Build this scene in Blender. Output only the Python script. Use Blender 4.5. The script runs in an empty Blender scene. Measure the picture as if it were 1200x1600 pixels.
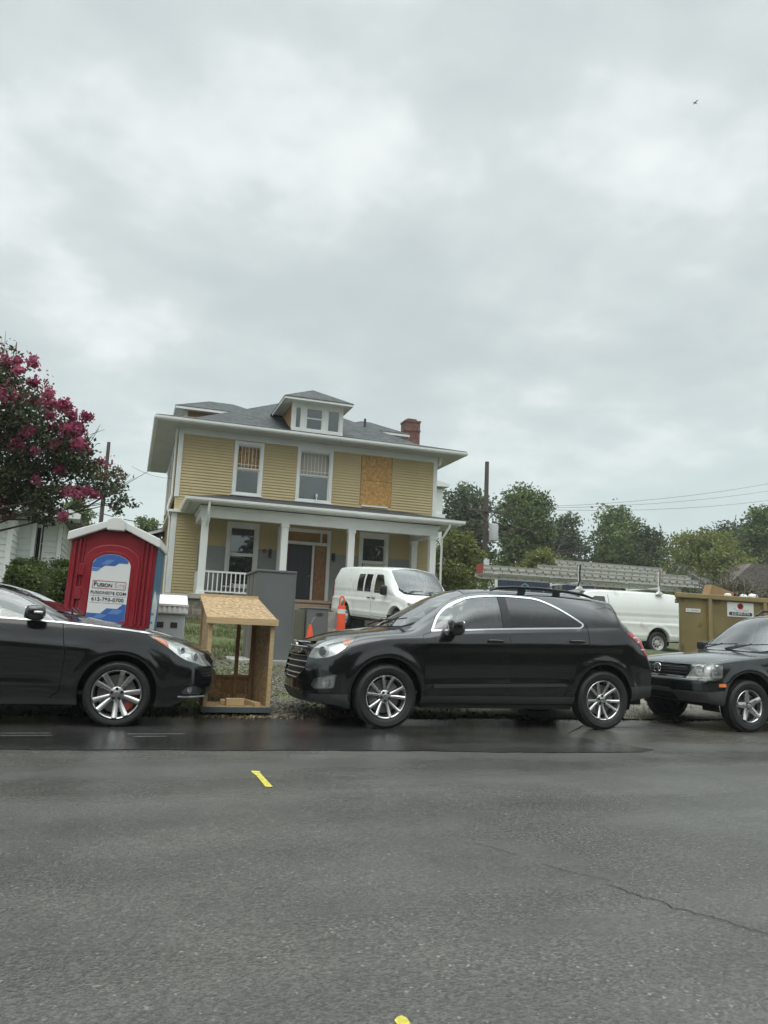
import bpy, bmesh, math, random
import numpy as np
from mathutils import Vector, Matrix

SC = bpy.context.scene
COL = SC.collection
rad = math.radians
RNG = np.random.default_rng(11)
rnd = random.Random(5)

# ------------------------------------------------------------------ camera
CAM_H = 1.12
def camera():
    a, p, r = rad(18), rad(8.67), rad(2.55)
    h = Vector((math.sin(a), math.cos(a), 0)); rt = Vector((math.cos(a), -math.sin(a), 0)); z = Vector((0, 0, 1))
    f = h * math.cos(p) + z * math.sin(p); u = -h * math.sin(p) + z * math.cos(p)
    cr = rt * math.cos(r) + u * math.sin(r); cu = -rt * math.sin(r) + u * math.cos(r)
    cd = bpy.data.cameras.new('camera'); co = bpy.data.objects.new('camera', cd); COL.objects.link(co)
    m = Matrix.Identity(4)
    for i in range(3):
        m[i][0] = cr[i]; m[i][1] = cu[i]; m[i][2] = -f[i]
    m[2][3] = CAM_H
    co.matrix_world = m
    cd.sensor_fit = 'VERTICAL'; cd.sensor_height = 36; cd.lens = 27.0
    cd.clip_start = .05; cd.clip_end = 3000
    SC.camera = co
camera()

# ------------------------------------------------------------------ materials
def _n(nt, t, **kw):
    n = nt.nodes.new(t)
    for k, v in kw.items():
        if k.startswith('i_'):
            n.inputs[k[2:].replace('_', ' ')].default_value = v
        else:
            setattr(n, k, v)
    return n
def mat(name, col, rough=.6, metal=0., coat=0., noise=None, bump=None, spec=.5, space='Object', rn=None, tint=None):
    """noise=(scale, amount[, stretch xyz]); bump=(scale, strength, distance[, stretch]); rn=(scale, amount) roughness patches"""
    m = bpy.data.materials.new(name); m.use_nodes = True
    nt = m.node_tree; b = nt.nodes['Principled BSDF']
    c4 = (*col, 1)
    b.inputs['Base Color'].default_value = c4
    b.inputs['Roughness'].default_value = rough
    b.inputs['Metallic'].default_value = metal
    b.inputs['Coat Weight'].default_value = coat
    b.inputs['Coat Roughness'].default_value = .05
    b.inputs['Specular IOR Level'].default_value = spec
    tc = _n(nt, 'ShaderNodeTexCoord')
    def tex(scale, stretch=None, detail=5):
        mp = _n(nt, 'ShaderNodeMapping')
        if stretch: mp.inputs['Scale'].default_value = stretch
        nt.links.new(tc.outputs[space], mp.inputs['Vector'])
        t = _n(nt, 'ShaderNodeTexNoise'); t.inputs['Scale'].default_value = scale; t.inputs['Detail'].default_value = detail
        nt.links.new(mp.outputs[0], t.inputs['Vector'])
        return t.outputs['Fac']
    if noise:
        t = tex(noise[0], noise[2] if len(noise) > 2 else None)
        mr = _n(nt, 'ShaderNodeMapRange'); mr.inputs['From Min'].default_value = .25; mr.inputs['From Max'].default_value = .75
        mr.inputs['To Min'].default_value = 1 - noise[1]; mr.inputs['To Max'].default_value = 1 + noise[1]
        nt.links.new(t, mr.inputs['Value'])
        mx = _n(nt, 'ShaderNodeMix', data_type='RGBA', blend_type='MULTIPLY'); mx.inputs[0].default_value = 1
        mx.inputs[6].default_value = c4
        nt.links.new(mr.outputs[0], mx.inputs[7]); nt.links.new(mx.outputs[2], b.inputs['Base Color'])
        if tint:   # second colour in patches: (scale, colour, threshold)
            t2 = tex(tint[0]); rp = _n(nt, 'ShaderNodeMapRange', interpolation_type='SMOOTHSTEP')
            rp.inputs['From Min'].default_value = tint[2]; rp.inputs['From Max'].default_value = tint[2] + .12
            nt.links.new(t2, rp.inputs['Value'])
            m2 = _n(nt, 'ShaderNodeMix', data_type='RGBA'); m2.inputs[7].default_value = (*tint[1], 1)
            nt.links.new(rp.outputs[0], m2.inputs[0]); nt.links.new(mx.outputs[2], m2.inputs[6]); nt.links.new(m2.outputs[2], b.inputs['Base Color'])
    if rn:
        t = tex(rn[0]); mr = _n(nt, 'ShaderNodeMapRange'); mr.inputs['From Min'].default_value = .3; mr.inputs['From Max'].default_value = .7
        mr.inputs['To Min'].default_value = max(0, rough - rn[1]); mr.inputs['To Max'].default_value = min(1, rough + rn[1])
        nt.links.new(t, mr.inputs['Value']); nt.links.new(mr.outputs[0], b.inputs['Roughness'])
    if bump:
        t = tex(bump[0], bump[3] if len(bump) > 3 else None)
        bp = _n(nt, 'ShaderNodeBump'); bp.inputs['Strength'].default_value = bump[1]; bp.inputs['Distance'].default_value = bump[2]
        nt.links.new(t, bp.inputs['Height']); nt.links.new(bp.outputs[0], b.inputs['Normal'])
    return m

def glass_mat(name, tint, refl=1.0, rough=.02, ior=1.5, boost=1.9):
    m = bpy.data.materials.new(name); m.use_nodes = True; nt = m.node_tree
    nt.nodes.remove(nt.nodes['Principled BSDF']); out = nt.nodes['Material Output']
    tr = _n(nt, 'ShaderNodeBsdfTransparent'); tr.inputs[0].default_value = (*tint, 1)
    gl = _n(nt, 'ShaderNodeBsdfGlossy'); gl.inputs['Color'].default_value = (refl, refl, refl, 1); gl.inputs['Roughness'].default_value = rough
    fr = _n(nt, 'ShaderNodeFresnel'); fr.inputs['IOR'].default_value = ior
    mx = _n(nt, 'ShaderNodeMixShader')
    # both sides of a pane reflect: lift the fresnel a little
    ma = _n(nt, 'ShaderNodeMath', operation='MULTIPLY_ADD'); ma.inputs[1].default_value = boost; ma.inputs[2].default_value = .01; ma.use_clamp = True
    nt.links.new(fr.outputs[0], ma.inputs[0]); nt.links.new(ma.outputs[0], mx.inputs[0])
    nt.links.new(tr.outputs[0], mx.inputs[1]); nt.links.new(gl.outputs[0], mx.inputs[2]); nt.links.new(mx.outputs[0], out.inputs[0])
    return m

def leaf_mat(name, col, col2, rough=.5, trans=.3):
    """leaf colour varies leaf by leaf and clump by clump (attribute tint)"""
    m = bpy.data.materials.new(name); m.use_nodes = True; nt = m.node_tree; b = nt.nodes['Principled BSDF']; out = nt.nodes['Material Output']
    at = _n(nt, 'ShaderNodeAttribute', attribute_name='tint')
    mx = _n(nt, 'ShaderNodeMix', data_type='RGBA'); mx.inputs[6].default_value = (*col, 1); mx.inputs[7].default_value = (*col2, 1)
    nt.links.new(at.outputs['Fac'], mx.inputs[0]); nt.links.new(mx.outputs[2], b.inputs['Base Color'])
    b.inputs['Roughness'].default_value = rough; b.inputs['Specular IOR Level'].default_value = .35
    tl = _n(nt, 'ShaderNodeBsdfTranslucent'); nt.links.new(mx.outputs[2], tl.inputs['Color'])
    ms = _n(nt, 'ShaderNodeMixShader'); ms.inputs[0].default_value = trans
    nt.links.new(b.outputs[0], ms.inputs[1]); nt.links.new(tl.outputs[0], ms.inputs[2]); nt.links.new(ms.outputs[0], out.inputs[0])
    return m

# ------------------------------------------------------------------ object helpers
ROOT = {}
def rootloc(o):
    while o is not None:
        if o.name in ROOT: return ROOT[o.name]
        o = o.parent
    return Vector((0, 0, 0))
def tag(o, label=None, cat=None, group=None, kind=None):
    if label: o['label'] = label
    if cat: o['category'] = cat
    if group: o['group'] = group
    if kind: o['kind'] = kind
    return o
def thing(name, label, cat, loc=(0, 0, 0), rotz=0, group=None, world=True):
    o = bpy.data.objects.new(name, None); COL.objects.link(o)
    o.empty_display_size = .1
    o.location = loc; o.rotation_euler = (0, 0, rotz)
    if world: ROOT[o.name] = Vector(loc)
    return tag(o, label, cat, group)
def link_mesh(name, me, mats=(), parent=None):
    for m in (mats if isinstance(mats, (list, tuple)) else [mats]): me.materials.append(m)
    o = bpy.data.objects.new(name, me); COL.objects.link(o)
    if parent is not None: o.parent = parent
    return o
def copy_tree(o, parent=None):
    c = o.copy(); COL.objects.link(c)
    if parent is not None: c.parent = parent
    for ch in list(o.children): copy_tree(ch, c)
    return c

class MB:
    def __init__(s): s.v = []; s.f = []; s.m = []
    def add(s, vs, fs, mi=0):
        n = len(s.v); s.v += [tuple(v) for v in vs]
        for f in fs: s.f.append(tuple(i + n for i in f)); s.m.append(mi)
        return s
    def box(s, x0, x1, y0, y1, z0, z1, mi=0, M=None):
        vs = [Vector((x, y, z)) for z in (z0, z1) for y in (y0, y1) for x in (x0, x1)]
        if M is not None: vs = [M @ v for v in vs]
        return s.add(vs, [(0, 2, 3, 1), (4, 5, 7, 6), (0, 1, 5, 4), (2, 6, 7, 3), (0, 4, 6, 2), (1, 3, 7, 5)], mi)
    def prism(s, poly, d0, d1, axis='y', mi=0, M=None):
        def pt(p, d):
            return Vector((p[0], d, p[1])) if axis == 'y' else Vector((d, p[0], p[1])) if axis == 'x' else Vector((p[0], p[1], d))
        n = len(poly); vs = [pt(p, d0) for p in poly] + [pt(p, d1) for p in poly]
        if M is not None: vs = [M @ v for v in vs]
        fs = [tuple(range(n))[::-1], tuple(range(n, 2 * n))] + [(i, (i + 1) % n, n + (i + 1) % n, n + i) for i in range(n)]
        return s.add(vs, fs, mi)
    def quad(s, a, b, c, d, mi=0): return s.add([a, b, c, d], [(0, 1, 2, 3)], mi)
    def tube(s, path, r, n=8, mi=0, cap=True):
        path = [Vector(p) for p in path]; k = len(path); rr = r if isinstance(r, (list, tuple)) else [r] * k
        vs = []; up = None
        for i, p in enumerate(path):
            d = (path[min(i + 1, k - 1)] - path[max(i - 1, 0)])
            if d.length < 1e-9: d = Vector((0, 0, 1))
            d.normalize()
            if up is None:
                up = d.orthogonal().normalized()
            else:
                up = (up - d * up.dot(d))
                up = up.normalized() if up.length > 1e-6 else d.orthogonal().normalized()
            w = d.cross(up)
            for j in range(n):
                t = 2 * math.pi * j / n
                vs.append(p + (up * math.cos(t) + w * math.sin(t)) * rr[i])
        fs = []
        for i in range(k - 1):
            for j in range(n):
                a = i * n + j; b = i * n + (j + 1) % n
                fs.append((a, b, b + n, a + n))
        if cap: fs += [tuple(range(n))[::-1], tuple(range((k - 1) * n, k * n))]
        return s.add(vs, fs, mi)
    def lathe(s, prof, n=32, axis='z', c=(0, 0, 0), mi=0, close=False, M=None):
        """prof: (r, h) pairs"""
        vs = []
        for r, h in prof:
            for j in range(n):
                t = 2 * math.pi * j / n; a, b = r * math.cos(t), r * math.sin(t)
                v = (a, b, h) if axis == 'z' else (a, h, b) if axis == 'y' else (h, a, b)
                v = Vector((v[0] + c[0], v[1] + c[1], v[2] + c[2]))
                vs.append(M @ v if M is not None else v)
        fs = []; k = len(prof)
        for i in range(k - 1 if not close else k):
            for j in range(n):
                a = i * n + j; b = i * n + (j + 1) % n; i2 = ((i + 1) % k) * n
                fs.append((a, b, i2 + (j + 1) % n, i2 + j))
        return s.add(vs, fs, mi)
    def sup(s, c, r, e1=.5, e2=.5, n=16, m=24, mi=0, M=None):
        """superellipsoid: e<1 boxy, 1 round"""
        sp = lambda w, e: math.copysign(abs(w) ** e, w)
        vs = []
        for i in range(n + 1):
            a = -math.pi / 2 + math.pi * i / n
            for j in range(m):
                b = 2 * math.pi * j / m
                v = Vector((c[0] + r[0] * sp(math.cos(a), e1) * sp(math.cos(b), e2), c[1] + r[1] * sp(math.cos(a), e1) * sp(math.sin(b), e2), c[2] + r[2] * sp(math.sin(a), e1)))
                vs.append(M @ v if M is not None else v)
        fs = [(i * m + j, i * m + (j + 1) % m, (i + 1) * m + (j + 1) % m, (i + 1) * m + j) for i in range(n) for j in range(m)]
        return s.add(vs, fs, mi)
    def text(s, txt, size, M, mi=0, depth=.002, bold=0., align='CENTER', space=1.0):
        cu = bpy.data.curves.new('lettering', 'FONT'); cu.body = txt; cu.size = size; cu.align_x = align; cu.align_y = 'CENTER'
        cu.extrude = depth; cu.offset = bold; cu.space_character = space
        ob = bpy.data.objects.new('lettering', cu); COL.objects.link(ob)
        dg = bpy.context.evaluated_depsgraph_get(); me = bpy.data.meshes.new_from_object(ob.evaluated_get(dg))
        vs = [M @ v.co for v in me.vertices]; fs = [tuple(p.vertices) for p in me.polygons]
        s.add(vs, fs, mi)
        bpy.data.objects.remove(ob); bpy.data.curves.remove(cu); bpy.data.meshes.remove(me)
        return s
    def obj(s, name, mats, parent=None, bevel=0, smooth=None, world=True, loc=None, recalc=True, seg=2, merge=False):
        off = Vector(loc) if loc is not None else (rootloc(parent) if (world and parent is not None) else Vector((0, 0, 0)))
        me = bpy.data.meshes.new(name)
        me.from_pydata([tuple(Vector(v) - off) for v in s.v], [], s.f)
        if any(s.m): me.polygons.foreach_set('material_index', s.m)
        bm = bmesh.new(); bm.from_mesh(me)
        if merge: bmesh.ops.remove_doubles(bm, verts=bm.verts, dist=1e-5)
        if recalc: bmesh.ops.recalc_face_normals(bm, faces=bm.faces)
        if bevel:
            bmesh.ops.bevel(bm, geom=[e for e in bm.edges if len(e.link_faces) == 2 and e.calc_face_angle(0) > .35], offset=bevel, segments=seg, affect='EDGES', profile=.6, clamp_overlap=True)
        bm.to_mesh(me); bm.free()
        if smooth is not None:
            me.shade_smooth(); me.set_sharp_from_angle(angle=rad(smooth))
        o = link_mesh(name, me, mats, parent)
        if loc is not None:
            o.location = loc; ROOT[o.name] = Vector(loc)
        return o

def pchip(tab):
    xs = np.array([t[0] for t in tab], float); ys = np.array([t[1] for t in tab], float)
    h = np.diff(xs); d = np.diff(ys) / h; m = np.zeros_like(ys)
    if len(xs) > 2:
        for i in range(1, len(xs) - 1):
            if d[i - 1] * d[i] > 0:
                w1 = 2 * h[i] + h[i - 1]; w2 = h[i] + 2 * h[i - 1]
                m[i] = (w1 + w2) / (w1 / d[i - 1] + w2 / d[i])
    m[0] = d[0]; m[-1] = d[-1]
    def f(x):
        x = np.clip(np.asarray(x, float), xs[0], xs[-1]); i = np.clip(np.searchsorted(xs, x) - 1, 0, len(h) - 1)
        t = (x - xs[i]) / h[i]
        return (ys[i] * (1 + 2 * t) * (1 - t) ** 2 + m[i] * h[i] * t * (1 - t) ** 2 + ys[i + 1] * t * t * (3 - 2 * t) + m[i + 1] * h[i] * t * t * (t - 1))
    return f

def round_poly(poly, r, n=4):
    """round the corners of a 2-D polygon; r one number or one per corner"""
    out = []; k = len(poly); rs = r if isinstance(r, (list, tuple)) else [r] * k
    for i in range(k):
        p = Vector(poly[i]); a = Vector(poly[i - 1]); b = Vector(poly[(i + 1) % k])
        da = a - p; db = b - p; q = min(rs[i], da.length * .45, db.length * .45)
        if q < 1e-4: out.append(tuple(p)); continue
        s = p + da.normalized() * q; e = p + db.normalized() * q
        for j in range(n + 1):
            t = j / n; out.append(tuple(s * (1 - t) ** 2 + p * 2 * t * (1 - t) + e * t * t))
    return out
def strip_poly(path, w):
    """closed thin polygon along a 2-D path"""
    path = [Vector(p) for p in path]; L = []; R = []
    for i, p in enumerate(path):
        d = (path[min(i + 1, len(path) - 1)] - path[max(i - 1, 0)]).normalized(); n = Vector((-d.y, d.x)) * (w / 2)
        L.append(tuple(p + n)); R.append(tuple(p - n))
    return L + R[::-1]
def inset(poly, w):
    V = [Vector(q) for q in poly]; n = len(V); A = sum(V[i - 1].x * V[i].y - V[i].x * V[i - 1].y for i in range(n)); out = []
    for i in range(n):
        a = (V[i] - V[i - 1]).normalized(); b = (V[(i + 1) % n] - V[i]).normalized(); m = Vector((-a.y - b.y, a.x + b.x))
        if m.length < 1e-6: m = Vector((-a.y, a.x))
        out.append(tuple(V[i] + m.normalized() * (w if A > 0 else -w)))
    return out
def in_poly(poly, x, y):
    c = False; j = len(poly) - 1
    for i in range(len(poly)):
        xi, yi = poly[i]; xj, yj = poly[j]
        if (yi > y) != (yj > y) and x < (xj - xi) * (y - yi) / (yj - yi) + xi: c = not c
        j = i
    return c

def leaves_mesh(name, pts, size, tints, mats, parent=None, loc=(0, 0, 0), aspect=.55, droop=.0, mi=None, curl=.15):
    """one small diamond leaf per point; pts (n,3) world, size scalar or (n,)"""
    n = len(pts); pts = np.asarray(pts) - np.asarray(loc)
    sz = np.broadcast_to(np.asarray(size, float), (n,)) * RNG.uniform(.7, 1.3, n)
    d = RNG.normal(size=(n, 3)); d[:, 2] -= droop; d /= np.linalg.norm(d, axis=1)[:, None]
    r = RNG.normal(size=(n, 3)); w = np.cross(d, r); w /= np.linalg.norm(w, axis=1)[:, None]
    nn = np.cross(d, w)
    L = d * sz[:, None] * .5; W = w * (sz * aspect * .5)[:, None]; C = nn * (sz * curl)[:, None]
    v = np.stack([pts - L + C, pts + W, pts + L + C, pts - W], 1).reshape(-1, 3)
    me = bpy.data.meshes.new(name)
    me.vertices.add(4 * n); me.vertices.foreach_set('co', v.ravel().astype(np.float32))
    me.loops.add(4 * n); me.loops.foreach_set('vertex_index', np.arange(4 * n, dtype=np.int32))
    me.polygons.add(n); me.polygons.foreach_set('loop_start', np.arange(0, 4 * n, 4, dtype=np.int32))
    if mi is not None: me.polygons.foreach_set('material_index', np.asarray(mi, np.int32))
    me.update(calc_edges=True)
    at = me.attributes.new('tint', 'FLOAT', 'POINT'); at.data.foreach_set('value', np.repeat(np.clip(tints, 0, 1), 4).astype(np.float32))
    o = link_mesh(name, me, mats, parent)
    if parent is None: o.location = loc
    return o

# ------------------------------------------------------------------ terrain height
def gz(x, y):
    """ground height: the road is flat, the yards climb gently away from it"""
    x = np.asarray(x, float); y = np.asarray(y, float)
    t = np.clip(y - 9.75, 0, 24); z = .066 * t + .05 * np.clip((y - 9.75) / .5, 0, 1)
    z = z - .01 * np.clip(np.maximum(y - 33.75, 0), 0, 40)
    bumps = .03 * np.sin(x * 1.7 + .6 * y) * np.sin(y * 1.3 - .4 * x) + .02 * np.sin(3.1 * x + 1) * np.sin(2.7 * y)
    z = z + bumps * np.clip((y - 9.9) / 1.0, 0, 1) * np.where(y > 60, 0, 1)
    return z
def gzf(x, y): return float(gz(x, y))
# ------------------------------------------------------------------ sky and light
SUN_EL, SUN_AZ = rad(56), rad(205)     # azimuth from +Y towards +X: behind the camera, to its left
def world():
    w = bpy.data.worlds.new('World'); SC.world = w; w.use_nodes = True; nt = w.node_tree
    bg = nt.nodes['Background']; bg.inputs['Strength'].default_value = .1
    sky = _n(nt, 'ShaderNodeTexSky', sky_type='NISHITA'); sky.sun_disc = False; sky.sun_elevation = SUN_EL; sky.sun_rotation = SUN_AZ
    tc = _n(nt, 'ShaderNodeTexCoord'); sep = _n(nt, 'ShaderNodeSeparateXYZ'); nt.links.new(tc.outputs['Generated'], sep.inputs[0])
    def math_(op, a, b=None, clamp=False):
        n = _n(nt, 'ShaderNodeMath', operation=op); n.use_clamp = clamp
        for i, x in enumerate((a, b)):
            if x is None: continue
            if isinstance(x, (int, float)): n.inputs[i].default_value = x
            else: nt.links.new(x, n.inputs[i])
        return n.outputs[0]
    z = math_('MAXIMUM', sep.outputs['Z'], 0)
    den = math_('ADD', z, .22)
    cmb = _n(nt, 'ShaderNodeCombineXYZ')
    nt.links.new(math_('DIVIDE', sep.outputs['X'], den), cmb.inputs[0]); nt.links.new(math_('DIVIDE', sep.outputs['Y'], den), cmb.inputs[1])
    def noise(scale, detail, off, dist=0., rough=.5):
        mp = _n(nt, 'ShaderNodeMapping'); mp.inputs['Location'].default_value = off; nt.links.new(cmb.outputs[0], mp.inputs[0])
        t = _n(nt, 'ShaderNodeTexNoise'); t.inputs['Scale'].default_value = scale; t.inputs['Detail'].default_value = detail; t.inputs['Distortion'].default_value = dist
        t.inputs['Roughness'].default_value = rough
        nt.links.new(mp.outputs[0], t.inputs['Vector']); return t.outputs['Fac']
    big = noise(1.1, 3, (3.1, .7, 0), .1); mid = noise(2.7, 4, (.4, 7.7, 0), .12, .5); fine = noise(6.5, 4, (5.5, 1.2, 0), .1, .5)
    s = math_('ADD', math_('MULTIPLY', big, .44), math_('ADD', math_('MULTIPLY', mid, .42), math_('MULTIPLY', fine, .14)))
    mr = _n(nt, 'ShaderNodeMapRange', interpolation_type='SMOOTHSTEP'); mr.inputs['From Min'].default_value = .38; mr.inputs['From Max'].default_value = .63
    nt.links.new(s, mr.inputs['Value'])
    cr = _n(nt, 'ShaderNodeValToRGB'); e = cr.color_ramp.elements
    e[0].position = 0; e[0].color = (.490, .548, .560, 1); e[1].position = 1; e[1].color = (.80, .835, .83, 1)
    m1 = e.new(.55); m1.color = (.590, .650, .655, 1)
    nt.links.new(mr.outputs[0], cr.inputs[0])
    # low in the sky the deck thins to an even pale grey-green
    hz = _n(nt, 'ShaderNodeMapRange', interpolation_type='SMOOTHSTEP'); hz.inputs['From Min'].default_value = .02; hz.inputs['From Max'].default_value = .36
    nt.links.new(sep.outputs['Z'], hz.inputs['Value'])
    mh = _n(nt, 'ShaderNodeMix', data_type='RGBA'); mh.inputs[6].default_value = (.585, .685, .675, 1)
    nt.links.new(hz.outputs[0], mh.inputs[0]); nt.links.new(cr.outputs[0], mh.inputs[7])
    # an overcast sky is brighter overhead than low down
    zb = _n(nt, 'ShaderNodeMapRange', interpolation_type='SMOOTHSTEP'); zb.inputs['From Min'].default_value = .68; zb.inputs['From Max'].default_value = .84
    zb.inputs['To Min'].default_value = 10.9; zb.inputs['To Max'].default_value = 42.0
    nt.links.new(sep.outputs['Z'], zb.inputs['Value'])
    sc = _n(nt, 'ShaderNodeMix', data_type='RGBA', blend_type='MULTIPLY'); sc.inputs[0].default_value = 1
    nt.links.new(mh.outputs[2], sc.inputs[6]); nt.links.new(zb.outputs[0], sc.inputs[7])
    fin = _n(nt, 'ShaderNodeMix', data_type='RGBA'); fin.inputs[0].default_value = .96
    nt.links.new(sky.outputs[0], fin.inputs[6]); nt.links.new(sc.outputs[2], fin.inputs[7])
    nt.links.new(fin.outputs[2], bg.inputs['Color'])
    ld = bpy.data.lights.new('sun', 'SUN'); ld.energy = 1.0; ld.angle = rad(50); ld.color = (1, .97, .92)
    lo = bpy.data.objects.new('sun', ld); COL.objects.link(lo)
    d = Vector((math.sin(SUN_AZ) * math.cos(SUN_EL), math.cos(SUN_AZ) * math.cos(SUN_EL), math.sin(SUN_EL)))
    lo.rotation_euler = d.to_track_quat('Z', 'Y').to_euler(); lo.location = (0, -5, 40)
    vs = SC.view_settings; vs.view_transform = 'Standard'; vs.look = 'None'; vs.gamma = 1; vs.exposure = .12
    SC.cycles.max_bounces = 8; SC.cycles.transparent_max_bounces = 16
    SC.cycles.use_denoising = True
world()

# ------------------------------------------------------------------ ground, road
def asphalt(name, base, rough, wet, grain, sheen=.5, stain=.12, fade=None, bump=.5):
    m = bpy.data.materials.new(name); m.use_nodes = True; nt = m.node_tree; b = nt.nodes['Principled BSDF']
    tc = _n(nt, 'ShaderNodeTexCoord')
    def tex(kind, scale, **kw):
        t = _n(nt, kind); t.inputs['Scale'].default_value = scale
        for k, v in kw.items(): t.inputs[k].default_value = v
        nt.links.new(tc.outputs['Object'], t.inputs['Vector']); return t
    def stretch(scale, sc3, detail=4):
        mp = _n(nt, 'ShaderNodeMapping'); mp.inputs['Scale'].default_value = sc3; nt.links.new(tc.outputs['Object'], mp.inputs[0])
        t = _n(nt, 'ShaderNodeTexNoise'); t.inputs['Scale'].default_value = scale; t.inputs['Detail'].default_value = detail
        nt.links.new(mp.outputs[0], t.inputs['Vector']); return t.outputs['Fac']
    def rng(v, a, b_, c, d):
        r = _n(nt, 'ShaderNodeMapRange'); r.inputs['From Min'].default_value = a; r.inputs['From Max'].default_value = b_
        r.inputs['To Min'].default_value = c; r.inputs['To Max'].default_value = d; nt.links.new(v, r.inputs['Value']); return r.outputs[0]
    def mul(a, b_):
        n = _n(nt, 'ShaderNodeMath', operation='MULTIPLY')
        for i, x in enumerate((a, b_)):
            if isinstance(x, (int, float)): n.inputs[i].default_value = x
            else: nt.links.new(x, n.inputs[i])
        return n.outputs[0]
    vo = tex('ShaderNodeTexVoronoi', grain); sp = tex('ShaderNodeTexNoise', grain * .55, Detail=3.); fn = tex('ShaderNodeTexNoise', grain * 2.2, Detail=2.)
    pa = stretch(.35, (.35, 1.6, 1)); pb = tex('ShaderNodeTexNoise', 1.9, Detail=6.)
    sepc = _n(nt, 'ShaderNodeSeparateColor'); nt.links.new(vo.outputs['Color'], sepc.inputs[0])
    k = mul(rng(sepc.outputs[0], 0, 1, .66, 1.36), rng(sp.outputs['Fac'], .3, .7, .75, 1.27))
    k = mul(k, mul(rng(pa, .3, .7, 1 - stain, 1 + stain), rng(pb.outputs['Fac'], .3, .7, 1 - stain * .7, 1 + stain * .7)))
    # a few pale stones
    pale = rng(sepc.outputs[1], .975, .99, 1, 2.0); k = mul(k, pale)
    oil = tex('ShaderNodeTexNoise', .85, Detail=3.); k = mul(k, rng(oil.outputs['Fac'], .58, .70, 1, .78)); lane = stretch(.9, (.05, 1.0, 1), 2); k = mul(k, rng(lane, .42, .62, .86, 1.1))
    mx = _n(nt, 'ShaderNodeMix', data_type='RGBA', blend_type='MULTIPLY'); mx.inputs[0].default_value = 1; mx.inputs[6].default_value = (*base, 1)
    nt.links.new(k, mx.inputs[7]); nt.links.new(mx.outputs[2], b.inputs['Base Color'])
    if fade:      # worn paler towards its right hand end
        sx = _n(nt, 'ShaderNodeSeparateXYZ'); nt.links.new(tc.outputs['Object'], sx.inputs[0])
        ad = _n(nt, 'ShaderNodeMath', operation='MULTIPLY_ADD'); ad.inputs[1].default_value = 2.6; nt.links.new(pb.outputs['Fac'], ad.inputs[0]); nt.links.new(sx.outputs[0], ad.inputs[2])
        m3 = _n(nt, 'ShaderNodeMix', data_type='RGBA'); m3.inputs[6].default_value = (*base, 1); m3.inputs[7].default_value = (*fade[2], 1)
        nt.links.new(rng(ad.outputs[0], fade[0] + 1.3, fade[1] + 1.3, 0, 1), m3.inputs[0]); nt.links.new(m3.outputs[2], mx.inputs[6])
    w = stretch(.55, (.5, 1.4, 1), 5)
    nt.links.new(rng(w, .38, .62, rough - wet, rough + wet * .6), b.inputs['Roughness'])
    b.inputs['Specular IOR Level'].default_value = sheen
    bp = _n(nt, 'ShaderNodeBump'); bp.inputs['Strength'].default_value = bump; bp.inputs['Distance'].default_value = .006
    hh = _n(nt, 'ShaderNodeMath', operation='ADD'); nt.links.new(vo.outputs['Distance'], hh.inputs[0]); nt.links.new(fn.outputs['Fac'], hh.inputs[1])
    nt.links.new(hh.outputs[0], bp.inputs['Height']); nt.links.new(bp.outputs[0], b.inputs['Normal'])
    return m
M_ROAD = asphalt('road_asphalt', (.072, .069, .060), .35, .19, 95, .6, .22, bump=.38)
M_STRIP = asphalt('wet_asphalt', (.031, .030, .029), .16, .13, 70, .65, .3, bump=.2, fade=(2.6, 5.6, (.060, .058, .052)))
M_EDGE = asphalt('gutter_asphalt', (.060, .057, .053), .36, .2, 60, .5, .3)

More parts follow.
